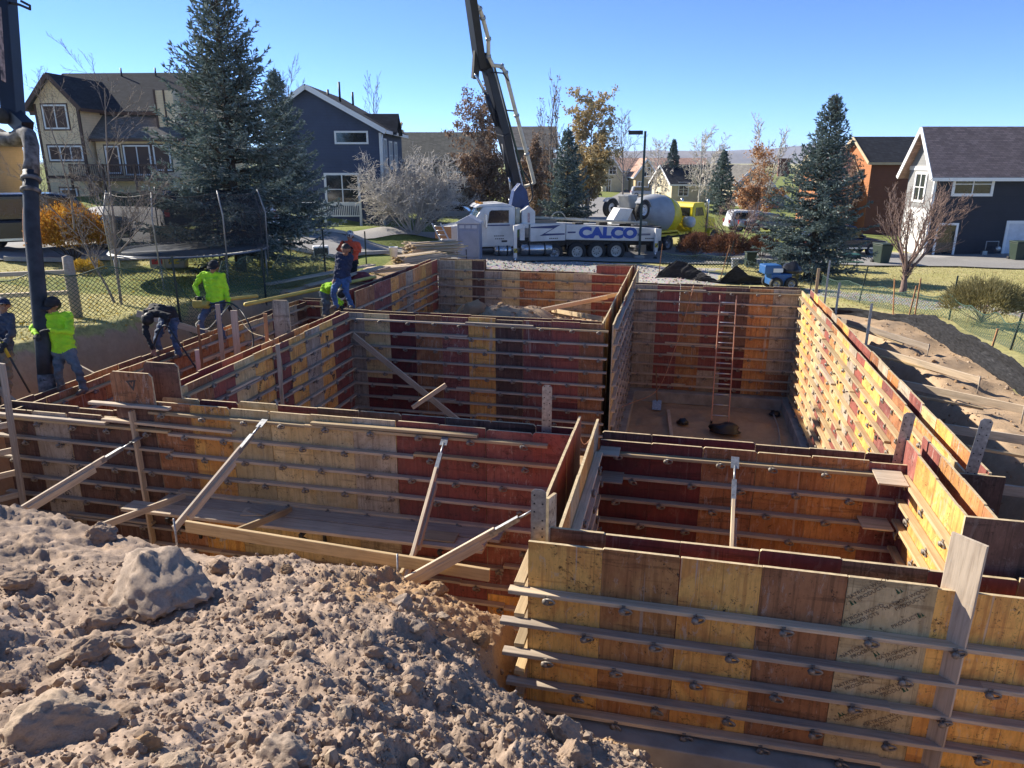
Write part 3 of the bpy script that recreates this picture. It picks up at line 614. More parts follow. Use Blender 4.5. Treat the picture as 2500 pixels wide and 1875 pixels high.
def cable(name,label,cat,pts,r,mat,n=6,sub=6):
    P=[Vector(p) for p in pts]; out=[]
    for i in range(len(P)-1):
        p0,p1,p2,p3=P[max(i-1,0)],P[i],P[i+1],P[min(i+2,len(P)-1)]
        for k in range(sub):
            t=k/sub; out.append(.5*((2*p1)+(-p0+p2)*t+(2*p0-5*p1+4*p2-p3)*t*t+(-p0+3*p1-3*p2+p3)*t**3))
    out.append(P[-1]); b=MB(); b.tube(out,r,n); o=b.build(name,mat); return setp(o,label,cat)
CORD=simple('orange_cord',(.62,.30,.16),.6); BLK=simple('black_rubber',(.022,.022,.024),.55)
cable('extension_cord','thin orange cord hanging down the ladder wall and across to the front wall','cord',[(.42,20.25,.05),(.27,20.2,-.72),(.05,20.1,-1.65),(-.35,19.6,-2.75),(-1.0,18.7,-2.9),(-1.45,16.5,-2.5),(-1.5,13,-1.9),(-1.15,8.9,-.1),(-1.12,8.6,.02)],.009,CORD)
t=thing('shovel','square shovel leaning on the ladder wall','shovel',(-.35,19.4,-3.22)); b=MB(); b.tube([(0,0,.2),(-.1,.75,.95)],.017,6); b.build('handle',WOODO,t); b=MB(); b.box((0,-.02,.08),(.24,.05,.28),Matrix.Rotation(R(-35),3,'X')); b.build('blade',STEEL,t)
board('floor_board',(-.03,19.2,-3.2),(.1,17.0,-3.2),.09,.04,WOODG,None,0,'board lying on the dirt floor left of the ladder','board')
cable('floor_pipe','thin pipe lying on the dirt floor beside the right footing','pipe',[(2.7,19.7,-3.2),(2.72,18.5,-3.2),(2.62,17.0,-3.2),(2.5,15,-3.2)],.02,CONC)
RAG=simple('black_plastic',(.015,.015,.017),.35,bstr=.5)
def crumple(name,label,cat,c,sx,sy,sz,mat,seed=0,parent=None):
    b=MB(); b.sphere((0,0,0),1,0,14,9)
    v=[]
    for p in b.v:
        k=1+.45*mnoise.noise(Vector(p)*1.6+Vector((seed,0,0)))+.18*mnoise.noise(Vector(p)*4.5+Vector((0,seed,0))); v.append((p[0]*k*sx,p[1]*k*sy,max(-sz*.3,p[2]*k*sz)))
    b.v=v; o=b.build(name,mat,parent,c); 
    if label: setp(o,label,cat)
    return o
crumple('plastic_scrap','crumpled black plastic scrap on the floor below the ladder','scrap',(1.35,17.9,-3.17),.42,.22,.16,RAG,3)
crumple('plastic_scrap','small black scrap left of the ladder foot','scrap',(.35,18.3,-3.2),.15,.12,.1,RAG,8)
crumple('plastic_scrap','dark scrap by the footing corner right of the ladder','scrap',(2.75,19.5,-3.2),.14,.1,.1,RAG,5)
# garage boards
for i,(a,b_) in enumerate([((-4.1,21.3,-1.05),(-1.75,23.3,-.78)),((-3.75,22.0,-1.15),(-1.7,17.2,-.35)),((-6.8,17.9,-.95),(-6.2,20.0,-1.0)),((-6.3,19.6,-1.2),(-6.05,20.1,-.75)),((-4.5,20.9,-1.1),(-2.1,22.4,-.75))]):
    board('garage_board',a,b_,.12,.038,WOODN if i in(1,3) else WOODG,None,R(90),['upper board propped across the garage fill to the far right corner','long pale board leaning on the cross wall in the garage','board lying at the left end of the garage fill','short stub board standing in the garage fill','lower board propped across the garage fill'][i],'board')
# ---------------- rocks and clods on the heap ----------------
def rock_mesh(name,seed,sub=3,cuts=7,rough=.10):
    r=random.Random(seed); bm=bmesh.new(); bmesh.ops.create_icosphere(bm,subdivisions=sub,radius=1)
    pl=[]
    for k in range(cuts):
        n=Vector((r.gauss(0,1),r.gauss(0,1),r.gauss(0,1))).normalized(); pl.append((n,r.uniform(.55,.88)))
    for v in bm.verts:
        for n,d in pl:
            q=v.co.dot(n)
            if q>d: v.co-=n*(q-d)*.9
        p=v.co+Vector((seed*3.1,0,0)); v.co*=1+rough*mnoise.noise(p*2.2)+rough*.6*mnoise.noise(p*6)+rough*.5*abs(mnoise.noise(p*13))+rough*.25*mnoise.noise(p*27)
    me=bpy.data.meshes.new(name); bm.to_mesh(me); bm.free(); me.polygons.foreach_set('use_smooth',[True]*len(me.polygons)); return me
def rockmat(name,c):
    m,n,b=NT(name); v=coords(n); f=noise_n(n,v,3,6,.7); g=noise_n(n,v,24,5,.75)
    col=mix(n,ramp(n,f,[(.35,0),(.65,1)]),tuple(k*.8 for k in c),c); col=mix(n,ramp(n,g,[(.32,.5),(.55,0)]),col,tuple(k*.5 for k in c)); n.links.new(col,b.inputs['Base Color']); b.inputs['Roughness'].default_value=.95; b.inputs['Specular IOR Level'].default_value=.15
    ad=nd(n,'Math',operation='ADD'); n.links.new(f,ad.inputs[0]); n.links.new(g,ad.inputs[1]); bump(n,b,ad.outputs[0],.7,.006); return m
RKG=rockmat('grey_rock',(.40,.31,.235)); RKT=rockmat('tan_rock',(.44,.335,.24)); RKB=rockmat('soil_clod',(.365,.265,.19)); RKO=rockmat('orange_clod',(.43,.28,.155))
def rock(label,x,y,sx,sy,sz,rz,seed,mat,sink=.3,tilt=(0,0),z=None,sub=5,rough=.19):
    me=rock_mesh('rock',seed,sub,11,rough); me.materials.append(mat); o=link('rock',me,None,(x,y,(heap_h(x,y) if z is None else z)+sz*(1-2*sink)*.6),(R(tilt[0]),R(tilt[1]),R(rz))); o.scale=(sx,sy,sz); setp(o,label,'rock'); return o
rock('big flat grey slab of rock near the crest of the heap',-3.81,4.24,0.520,0.370,0.250,-30,11,RKG,0.25,(6, 14))
rock('large tan rock at the bottom left corner of the heap',-2.76,2.29,0.270,0.200,0.170,35,12,RKT,0.30,(0, -14))
rock('rounded brown rock half buried left of the big slab',-3.85,3.69,0.170,0.130,0.100,10,13,RKB,0.35,(0, 0))
rock('boulder on the crest of the heap above the slab',-5.48,5.47,0.170,0.140,0.130,0,14,RKB,0.35,(0, 0))
rock('brown boulder beside the left end of the plank',-4.97,6.04,0.160,0.130,0.110,40,15,RKB,0.35,(0, 0))
rock('angular rock below the right end of the slab',-3.13,3.54,0.115,0.085,0.070,20,16,RKG,0.30,(0, 0))
rock('lumpy double clod in the middle left of the heap',-3.49,3.23,0.140,0.110,0.095,60,17,RKB,0.30,(0, 0))
rock('tan clod left of the lumpy double clod',-3.61,3.12,0.085,0.070,0.055,60,18,RKT,0.30,(0, 0))
rock('smooth round stone on the right of the slab',-3.70,4.86,0.100,0.090,0.080,0,19,RKB,0.30,(0, 0))
rock('flat grey stone on the lower right of the heap',-2.34,3.35,0.110,0.100,0.050,15,20,RKG,0.35,(0, 0))
rock('long low rock in the lower middle of the heap',-2.65,2.60,0.115,0.070,0.060,-12,21,RKB,0.35,(0, 0))
rock('tan clod above the long low rock',-2.84,3.01,0.085,0.075,0.070,0,22,RKB,0.30,(0, 0))
rock('reddish stone near the bottom of the heap',-2.19,2.22,0.075,0.060,0.050,20,23,RKO,0.30,(0, 0))
rock('grey rock at the bottom right of the heap foreground',-1.59,2.34,0.150,0.120,0.100,0,24,RKG,0.40,(0, 0))
rock('rock at the bottom centre edge of the heap',-1.93,2.10,0.100,0.080,0.060,0,25,RKT,0.40,(0, 0))
rock('pale rock on the right flank of the heap',-2.47,3.70,0.075,0.060,0.050,30,26,RKT,0.30,(0, 0))
rock('clod on the right flank above the flat grey stone',-2.76,4.06,0.100,0.080,0.080,10,27,RKB,0.30,(0, 0))
rock('boulder at the toe of the heap beside the near footing',-0.56,4.00,0.130,0.100,0.140,10,28,RKG,0.35,(0, 0))
rock('dark boulder below the toe of the heap',-0.45,3.67,0.120,0.100,0.090,40,29,RKB,0.40,(0, 0))
rock('grey rock far left in the middle of the heap',-4.79,3.93,0.150,0.100,0.080,0,30,RKB,0.40,(0, 0))
rock('clod at the left edge of the heap',-3.59,2.77,0.100,0.080,0.080,0,31,RKB,0.35,(0, 0))
rock('small yellow stone on the right shoulder of the heap',-3.20,5.09,0.070,0.055,0.055,0,32,RKO,0.30,(0, 0))
rock('orange boulder on the bench beside the near left wall',-1.64,6.41,0.170,0.140,0.120,0,33,RKO,0.35,(0, 0))
rock('tan boulder on the bench in front of the pit',-2.12,5.89,0.120,0.100,0.080,30,34,RKO,0.35,(0, 0))
rock('orange boulder low on the cut bank beside the waler ends',-1.24,5.17,0.120,0.100,0.110,0,35,RKO,0.30,(0, 0))
rock('orange lump in the cut bank under the bench',-1.51,5.30,0.100,0.090,0.080,0,36,RKO,0.35,(0, 0))
CL=[rock_mesh('clod',50+i,3,9,.24) for i in range(7)]
for m in CL: m.polygons.foreach_set('use_smooth',[False]*len(m.polygons))
for i,m in enumerate(CL): m.materials.append([RKB,RKG,RKB,RKT,RKB,RKO,RKB][i])
r=random.Random(5)
n=0
while n<150:
    d=1.9*(5.6/1.9)**r.random(); a_=R(r.uniform(-50,16)); x,y=math.sin(a_)*d,math.cos(a_)*d
    if y>6.3 or x>.2: continue
    k=r.uniform(.025,.06)*(1.25 if r.random()<.15 else 1); z=heap_h(x,y)
    o=link('clod',CL[r.randrange(5)],None,(x,y,z+k*.25),(r.uniform(-.6,.6),r.uniform(-.6,.6),r.uniform(0,6.28))); o.scale=(k*r.uniform(.8,1.4),k*r.uniform(.8,1.2),k*r.uniform(.6,.95)); setp(o,'fist sized clod of soil lying on the heap','clod','soil clods on the heap'); n+=1
# finer crumbs: one mass
def scatter(name,label,cat,meshes,pts,sizes,mats,seed=0,mi=None):
    rs=np.random.RandomState(seed); VV=[];FF=[];MI=[];b=0
    base=[]
    for me in meshes:
        v=np.empty(len(me.vertices)*3,np.float32); me.vertices.foreach_get('co',v); me.calc_loop_triangles(); t=np.empty(len(me.loop_triangles)*3,np.int32); me.loop_triangles.foreach_get('vertices',t); base.append((v.reshape(-1,3),t.reshape(-1,3)))
    for p,s in zip(pts,sizes):
        v,t=base[rs.randint(len(base))]; q=rs.normal(size=4); q/=np.linalg.norm(q); w,x,y,z=q
        M=np.array([[1-2*(y*y+z*z),2*(x*y-z*w),2*(x*z+y*w)],[2*(x*y+z*w),1-2*(x*x+z*z),2*(y*z-x*w)],[2*(x*z-y*w),2*(y*z+x*w),1-2*(x*x+y*y)]])
        VV.append((v*(s*rs.uniform(.7,1.3,3)))@M.T+p); FF.append(t+b); b+=len(v); MI.append(np.full(len(t),rs.randint(len(mats))))
    o=rawmesh(name,np.concatenate(VV),np.concatenate(FF),mats,smooth=False,mi=np.concatenate(MI)); return setp(o,label,cat,kind='stuff')
SMALL=[rock_mesh('crumb',80+i,1,4,.3) for i in range(7)]
rs=np.random.RandomState(3); N=21000
d=1.7*(6.8/1.7)**rs.rand(N); a_=np.radians(rs.uniform(-56,26,N)); px_=np.sin(a_)*d; py_=np.cos(a_)*d
ok=(py_<6.9)&(px_>-8.5)&(px_<1.5); px_,py_=px_[ok],py_[ok]; sz=np.clip(.005*(1/(rs.rand(len(px_))**.46)),.005,.036)
pz_=pile_z(px_,py_)+sz*.35
scatter('soil_crumbs','loose crumbs and pebbles of soil over the heap','soil',SMALL,np.stack([px_,py_,pz_],-1),sz,[RKB,RKB,RKG,RKT,RKB],4)
N=900; px_=rs.uniform(3.7,7,N); py_=rs.uniform(7,23,N); sz=np.clip(.013/(rs.rand(N)**.4),.01,.05)
scatter('dirt_crumbs','loose dirt lumps between the right wall and the silt fence','soil',SMALL,np.stack([px_,py_,ground_z(px_,py_)+sz*.2],-1),sz,[RKO,RKT],5)
N=900; px_=rs.uniform(-7.9,-1.7,N); py_=rs.uniform(17,23.8,N); sz=np.clip(.02/(rs.rand(N)**.45),.015,.11)
scatter('fill_crumbs','loose dirt lumps on the garage fill','soil',SMALL,np.stack([px_,py_,ground_z(px_,py_)+sz*.2],-1),sz,[RKO,RKT],6)
rock('round boulder on the garage fill',-5.6,19.6,.36,.32,.30,20,91,RKO,.3,(0,0),-.84,3)
rock('small boulder right of the round boulder on the garage fill',-4.9,20.0,.15,.13,.11,60,92,RKO,.3,(0,0),-.72,3)
# ---------------- people ----------------
PEOPLE={
 'neon_hose':{'head': [-10.009, 9.868, 0.986], 'neck': [-10.032, 9.918, 0.819], 'chest': [-9.985, 9.88, 0.664], 'waist': [-9.878, 9.808, 0.354], 'pelvis': [-9.848, 9.775, 0.227], 'shL': [-10.112, 9.806, 0.793], 'shR': [-9.815, 9.963, 0.805], 'elL': [-10.281, 9.674, 0.634], 'haL': [-10.056, 9.511, 0.563], 'elR': [-9.615, 9.729, 0.596], 'haR': [-9.833, 9.555, 0.646], 'hipL': [-9.939, 9.745, 0.199], 'hipR': [-9.753, 9.792, 0.213], 'knL': [-9.837, 9.566, -0.036], 'knR': [-9.525, 9.657, -0.042], 'anL': [-9.901, 9.637, -0.345], 'anR': [-9.49, 9.665, -0.387], 'toL': [-9.816, 9.474, -0.346], 'toR': [-9.46, 9.505, -0.404]},
 'navy_left':{'head': [-11.16, 10.008, 0.904], 'neck': [-11.142, 9.967, 0.759], 'chest': [-11.138, 9.914, 0.586], 'waist': [-11.125, 9.822, 0.282], 'pelvis': [-11.116, 9.783, 0.152], 'shL': [-11.3, 9.913, 0.701], 'shR': [-11.023, 9.985, 0.73], 'elL': [-11.22, 9.745, 0.449], 'haL': [-10.89, 9.605, 0.377], 'elR': [-10.884, 9.816, 0.497], 'haR': [-10.851, 9.601, 0.335], 'hipL': [-11.188, 9.758, 0.123], 'hipR': [-11.048, 9.79, 0.123], 'knL': [-11.122, 9.597, -0.267], 'knR': [-10.998, 9.675, -0.282], 'anL': [-11.147, 9.514, -0.686], 'anR': [-10.978, 9.553, -0.686], 'toL': [-11.024, 9.381, -0.689], 'toR': [-10.82, 9.427, -0.689]},
 'black_bent':{'head': [-9.898, 11.883, 0.373], 'neck': [-9.912, 11.994, 0.464], 'chest': [-9.902, 12.164, 0.484], 'waist': [-9.82, 12.344, 0.418], 'pelvis': [-9.792, 12.369, 0.271], 'shL': [-10.003, 11.971, 0.456], 'shR': [-9.716, 11.978, 0.441], 'elL': [-9.909, 11.782, 0.124], 'haL': [-9.744, 11.712, -0.219], 'elR': [-9.496, 11.968, 0.418], 'haR': [-9.564, 11.919, 0.242], 'hipL': [-9.901, 12.333, 0.237], 'hipR': [-9.708, 12.342, 0.226], 'knL': [-9.895, 12.029, -0.055], 'knR': [-9.565, 12.11, -0.038], 'anL': [-9.891, 12.066, -0.351], 'anR': [-9.462, 12.049, -0.377], 'toL': [-9.845, 11.917, -0.347], 'toR': [-9.462, 11.906, -0.421]},
 'neon_vib':{'head': [-9.801, 13.958, 1.072], 'neck': [-9.83, 13.971, 0.931], 'chest': [-9.809, 13.924, 0.764], 'waist': [-9.754, 13.841, 0.458], 'pelvis': [-9.74, 13.811, 0.352], 'shL': [-10.063, 13.912, 0.911], 'shR': [-9.634, 14.002, 0.884], 'elL': [-10.228, 13.85, 0.663], 'haL': [-10.022, 13.654, 0.466], 'elR': [-9.534, 13.937, 0.605], 'haR': [-9.414, 13.814, 0.295], 'hipL': [-9.866, 13.77, 0.312], 'hipR': [-9.636, 13.822, 0.312], 'knL': [-9.957, 13.524, 0.004], 'knR': [-9.586, 13.605, -0.009], 'anL': [-9.964, 13.539, -0.354], 'anR': [-9.526, 13.625, -0.4], 'toL': [-9.958, 13.402, -0.386], 'toR': [-9.466, 13.47, -0.425]},
 'navy_hood':{'head': [-7.628, 15.927, 1.271], 'neck': [-7.66, 15.975, 1.141], 'chest': [-7.699, 15.956, 1.004], 'waist': [-7.728, 15.866, 0.736], 'pelvis': [-7.714, 15.835, 0.63], 'shL': [-7.845, 15.968, 1.15], 'shR': [-7.563, 16.02, 1.11], 'elL': [-7.851, 15.859, 0.873], 'haL': [-7.843, 15.693, 0.612], 'elR': [-7.616, 16.027, 0.829], 'haR': [-7.651, 15.914, 0.662], 'hipL': [-7.814, 15.804, 0.603], 'hipR': [-7.609, 15.847, 0.589], 'knL': [-7.834, 15.555, 0.335], 'knR': [-7.576, 15.689, 0.336], 'anL': [-7.807, 15.614, -0.012], 'anR': [-7.445, 15.692, -0.025], 'toL': [-7.851, 15.468, -0.035], 'toR': [-7.431, 15.529, -0.043]},
 'orange':{'head': [-10.256, 21.78, 1.005], 'neck': [-10.259, 21.784, 0.847], 'chest': [-10.239, 21.738, 0.684], 'waist': [-10.162, 21.654, 0.36], 'pelvis': [-10.145, 21.624, 0.251], 'shL': [-10.484, 21.71, 0.775], 'shR': [-10.004, 21.811, 0.748], 'elL': [-10.608, 21.619, 0.576], 'haL': [-10.319, 21.45, 0.51], 'elR': [-9.935, 21.762, 0.54], 'haR': [-10.061, 21.514, 0.593], 'hipL': [-10.224, 21.589, 0.197], 'hipR': [-10.059, 21.626, 0.197], 'knL': [-10.203, 21.498, -0.109], 'knR': [-10.047, 21.533, -0.109], 'anL': [-10.173, 21.408, -0.416], 'anR': [-10.044, 21.438, -0.416], 'toL': [-10.145, 21.278, -0.442], 'toR': [-9.999, 21.312, -0.442]},
 'neon_bend':{'head': [-8.287, 16.871, 0.073], 'neck': [-8.435, 17.019, 0.141], 'chest': [-8.604, 17.106, 0.197], 'waist': [-8.851, 17.244, 0.135], 'pelvis': [-8.927, 17.246, 0.024], 'shL': [-8.502, 16.962, 0.179], 'shR': [-8.611, 17.248, 0.144], 'elL': [-8.375, 16.864, -0.057], 'haL': [-8.29, 16.829, -0.23], 'elR': [-8.528, 17.244, -0.1], 'haR': [-8.419, 17.164, -0.266], 'hipL': [-8.938, 17.178, -0.011], 'hipR': [-8.91, 17.287, -0.029], 'knL': [-8.828, 17.019, -0.257], 'knR': [-8.786, 17.131, -0.276], 'anL': [-8.885, 17.016, -0.569], 'anR': [-8.842, 17.127, -0.59], 'toL': [-8.791, 16.925, -0.586], 'toR': [-8.748, 17.036, -0.606]},
}

def cloth(name,c,var=.25): return simple(name,c,.85,var=var,nscale=6,bstr=.5)
SKIN=simple('skin',(.30,.15,.09),.6,var=.12); EYE=simple('eye_dark',(.03,.02,.02),.3); HAIR=simple('dark_hair',(.015,.012,.01),.6)
NEON=cloth('neon_shirt',(.48,.84,.02),.16); JEAN=cloth('blue_jeans',(.075,.11,.18),.35); JEAN2=cloth('grey_jeans',(.13,.15,.16),.35); JEAN3=cloth('bright_jeans',(.05,.11,.24),.3)
BLKC=cloth('black_cloth',(.016,.016,.018)); NAVY=cloth('navy_cloth',(.02,.03,.07)); ORNG=cloth('orange_hoodie',(.72,.09,.03),.12); KHAK=cloth('khaki_cloth',(.2,.16,.11)); BOOT=cloth('boots',(.17,.12,.08)); GLOV=cloth('black_glove',(.02,.02,.02)); GRY=cloth('slate_shirt',(.06,.07,.10))
def capsule(b,p0,p1,r0,r1,n=10):
    p0=Vector(p0);p1=Vector(p1);d=p1-p0;L=d.length
    if L<1e-5: b.sphere(p0,r0,0,10,7); return
    u=d/L; pts=[];rad=[]
    for k in(0,.3,.6,.85): t=math.pi/2*(1-k); pts.append(p0-u*r0*math.sin(t)); rad.append(max(.001,r0*math.cos(t)))
    pts.append(p0);rad.append(r0);pts.append(p0+d*.5);rad.append((r0+r1)/2);pts.append(p1);rad.append(r1)
    for k in(.85,.6,.3,0): t=math.pi/2*(1-k); pts.append(p1+u*r1*math.sin(t)); rad.append(max(.001,r1*math.cos(t)))
    b.tube(pts,rad,n)
def person(label,J,shirt,pants,shoe,hand,sc=1.0,face=(0,-1,0),voxel=.0125,extra=None,legm=None,build_=1.0):
    J={k:Vector(v) for k,v in J.items()}; base=(J['toL']+J['toR'])/2; base.z=min(J['toL'].z,J['toR'].z)-.03
    t=thing('person',label,'person',base); J={k:v-base for k,v in J.items()}
    mats=[SKIN,shirt,pants,shoe,hand,HAIR,EYE]; caps=[]
    def c(a,b_,r0,r1,m): caps.append((Vector(a),Vector(b_),r0*sc,r1*sc,m))
    w=build_
    f=Vector(face).normalized(); up=(J['head']-J['neck']).normalized(); sd=f.cross(up).normalized(); f=up.cross(sd).normalized(); h=J['head']
    c(h+up*.03,h+up*.02-f*.02,.098,.1,0); c(h-up*.055+f*.03,h-up*.06+f*.045,.062,.052,0); c(h+f*.095-up*.005,h+f*.115-up*.03,.012,.017,0)
    c(h+f*.085-up*.075,h+f*.09-up*.075,.018,.016,0)
    for s in(-1,1): c(h+sd*s*.10-up*.01,h+sd*s*.10+up*.03,.016,.02,0); c(h+sd*s*.036+f*.098+up*.012,h+sd*s*.037+f*.1+up*.012,.011,.011,6)
    c(h+up*.06-f*.02,h-f*.05-up*.0,.103,.095,5)
    c(J['neck']-up*.03,h-up*.05,.062,.055,0)
    sm=(J['shL']+J['shR'])/2; ax=(J['shR']-J['shL'])*.5; ax2=(J['hipR']-J['hipL'])*.5
    for s in(-1,1):
        c(J['chest']+ax*s*.45,J['chest']*.4+J['waist']*.6+ax*s*.42,.125*w,.118*w,1); c(sm+ax*s*.75,J['chest']+ax*s*.5,.075*w,.12*w,1)
        c(J['waist']+ax2*s*.7,J['waist']*.35+J['pelvis']*.65+ax2*s*.6,.120*w,.124*w,1)
    c(sm-ax*.8,sm+ax*.8,.078,.078,1); c(J['neck']+(J['chest']-J['neck'])*.15,J['chest'],.075,.13*w,1); c(J['chest'],J['waist'],.13*w,.125*w,1)
    for s in 'LR':
        c(J['sh'+s],J['el'+s],.072,.056,1); e,hd=J['el'+s],J['ha'+s]; fd=(hd-e).normalized(); c(e,e+(hd-e)*.92,.056,.042,1)
        c(e+(hd-e)*.9,hd+fd*.02,.034,.030,4)
        # palm, four fingers, thumb
        side=fd.cross(Vector((0,0,1))); side=side.normalized() if side.length>.1 else Vector((1,0,0)); cu=side.cross(fd)
        c(hd+side*.022,hd+fd*.075+side*.026,.021,.018,4); c(hd-side*.022,hd+fd*.072-side*.026,.021,.017,4)
        for k in range(4):
            o_=side*(.036-.024*k); l=(.038,.045,.042,.032)[k]; q=hd+fd*.078+o_; q2=q+fd*l-cu*.012; q3=q2+fd*l*.4-cu*l*.7; c(q,q2,.0105,.0098,4); c(q2,q3,.0098,.009,4)
        q=hd+fd*.02+side*.035; q2=q+side*.03+fd*.03-cu*.01; c(q,q2,.013,.011,4); c(q2,q2+fd*.03-cu*.012,.011,.0095,4)
        hp,kn,an,to=J['hip'+s],J['kn'+s],J['an'+s],J['to'+s]
        c(hp+(J['pelvis']-hp)*.2,kn,.098*w,.068,2); c(kn,an,.068,.052,2); c(an+(kn-an)*.15,an,.058,.06,2)
        tf=(to-an); tf.z=0; tf=tf.normalized() if tf.length>.02 else Vector((0,-1,0))
        hz=Vector((an.x,an.y,to.z+.03)); c(hz-tf*.06,hz+tf*.05,.045,.044,3); c(hz+tf*.05,hz+tf*.17-Vector((0,0,.008)),.046,.036,3); c(an,hz-tf*.02,.055,.048,3)
    c(J['hipL'],J['hipR'],.112*w,.112*w,2); c(J['waist'],J['waist']*.3+J['pelvis']*.7,.125*w,.13*w,1); c(J['pelvis'],J['pelvis']+(J['waist']-J['pelvis'])*.2,.115*w,.115*w,2)
    b=MB()
    for (p0,p1,r0,r1,m) in caps: capsule(b,p0,p1,r0,r1)
    me=b.mesh('body',mats); b.fixn(me); tmp=link('tmp',me)
    rm=tmp.modifiers.new('r','REMESH'); rm.mode='VOXEL'; rm.voxel_size=voxel; sm_=tmp.modifiers.new('s','SMOOTH'); sm_.iterations=3; sm_.factor=.5
    dg=bpy.context.evaluated_depsgraph_get(); m2=bpy.data.meshes.new_from_object(tmp.evaluated_get(dg)); bpy.data.objects.remove(tmp)
    nv=len(m2.vertices); co=np.empty(nv*3,np.float32); m2.vertices.foreach_get('co',co); co=co.reshape(-1,3)
    best=np.full(nv,1e9);mi=np.zeros(nv,int)
    for (p0,p1,r0,r1,m) in caps:
        a_=np.array(p0);d=np.array(p1)-a_;L2=max(1e-9,(d*d).sum()); tt=np.clip(((co-a_)@d)/L2,0,1); dist=np.linalg.norm(co-(a_+tt[:,None]*d),axis=1)-(r0+(r1-r0)*tt)
        k=dist<best; best[k]=dist[k]; mi[k]=m
    no=np.empty(nv*3,np.float32); m2.vertices.foreach_get('normal',no); no=no.reshape(-1,3)
    fold=(fbm(co[:,0]*9+co[:,2]*6,co[:,2]*16+co[:,1]*9,3,7)*.013+np.sin(co[:,2]*46+7*vnoise(co[:,0]*7,co[:,1]*7,2))*.005)*np.isin(mi,[1,2])
    co=co+no*fold[:,None]; m2.vertices.foreach_set('co',co.ravel().astype(np.float32))
    while len(m2.materials): m2.materials.pop()
    for q in mats: m2.materials.append(q)
    lv=np.empty(len(m2.loops),np.int32); m2.loops.foreach_get('vertex_index',lv); st=np.empty(len(m2.polygons),np.int32); m2.polygons.foreach_get('loop_start',st)
    m2.polygons.foreach_set('material_index',mi[lv[st]].astype(np.int32)); m2.polygons.foreach_set('use_smooth',[True]*len(m2.polygons)); m2.update()
    link('body',m2,t); return t,h,up,f,sd,J
def cap(t,h,up,f,sd,mat,brimmat=None,back=False):
    b=MB(); pr=[]
    M=Matrix((sd,f,up)).transposed(); n=14
    for i in range(6):
        a_=math.pi/2*i/5; pr.append((max(.001,.118*math.cos(a_)),.125*math.sin(a_)))
    b.lathe(pr,(0,0,0),'Z',n); b.v=[tuple(M@Vector((p[0],p[1]*1.06,p[2]))+h+up*.025-f*.012) for p in b.v]; b.build('cap',mat,t)
    b=MB(); g=-1 if back else 1
    v=[];F=[]
    for i in range(9):
        a_=math.pi*(.12+.76*i/8); v.append((.112*math.cos(a_),g*.115*math.sin(a_),0)); v.append((.10*math.cos(a_),g*(.10+.105*math.sin(a_)),-.012-.012*abs(math.cos(a_))))
    v2=[(x,y,z-.006) for x,y,z in v]; nb=len(v)
    for i in range(8): F+=[(2*i,2*i+1,2*i+3,2*i+2),(nb+2*i+2,nb+2*i+3,nb+2*i+1,nb+2*i),(2*i+1,nb+2*i+1,nb+2*i+3,2*i+3)]
    b.add([tuple(M@Vector(p)+h+up*.035) for p in v+v2],F,0,True); b.build('cap_brim',brimmat or mat,t)
P_=PEOPLE
a=person('worker in a neon yellow shirt and black cap guiding the thick pump hose',P_['neon_hose'],NEON,JEAN2,BOOT,GLOV,1.0,(-.25,-.6,-.55)); cap(*a[:5],BLKC)
m=text_mesh('17',.06); 
b=None
a=person('man in a navy cap and slate sweatshirt at the left edge holding a shovel handle',P_['navy_left'],GRY,KHAK,BOOT,GLOV,1.0,(.75,-.5,-.35)); cap(*a[:5],NAVY)
a=person('worker in black bent over with a hose end in his hand',P_['black_bent'],BLKC,JEAN,BOOT,SKIN,1.0,(-.2,-.55,-.8)); cap(*a[:5],BLKC)
a=person('worker in a neon yellow shirt and dark cap carrying a yellow vibrator motor',P_['neon_vib'],NEON,JEAN,BOOT,GLOV,1.0,(.15,-.8,-.4)); cap(*a[:5],BLKC)
a=person('bare headed man in a navy hoodie and jeans stepping along the wall corner',P_['navy_hood'],NAVY,JEAN3,BOOT,SKIN,1.03,(.1,-.75,-.7))
a=person('man in an orange hoodie and patterned beanie holding a remote control box',P_['orange'],ORNG,BLKC,BLKC,GLOV,1.08,(-.25,-.9,-.2),.015)
PAT=None
m,n,bs=NT('patterned_beanie'); v=coords(n); vo=nd(n,'TexNoise'); vo.inputs['Scale'].default_value=26; n.links.new(v,vo.inputs['Vector']); n.links.new(ramp(n,vo.outputs['Fac'],[(.47,(.03,.02,.03)),(.5,(.7,.7,.68))]),bs.inputs['Base Color']); bs.inputs['Roughness'].default_value=.9
b=MB(); t,h,up,f,sd,J=a; b.sphere((0,0,0),.125,0,14,8,(1,1.05,1)); b.v=[tuple(Vector(p)+h+up*.045-f*.01) for p in b.v if True]; b.build('beanie',m,t)
b=MB(); b.box((J['haL']+J['haR'])/2+Vector((0,-.06,.0)),(.3,.18,.14)); b.build('remote_box',DARKM,t)
b=MB(); b.ribbon([J['shL']+Vector((.05,-.07,.06)),J['chest']+Vector((0,-.17,.02)),(J['haR'])+Vector((0,.02,.04))],.05,.01,(0,1,0)); b.build('strap',BLKC,t)
a=person('worker in a neon vest bending down behind the man in the navy hoodie',P_['neon_bend'],NEON,JEAN2,BOOT,GLOV,1.0,(.5,-.5,-.7),.016); cap(*a[:5],BLKC,WHITE)
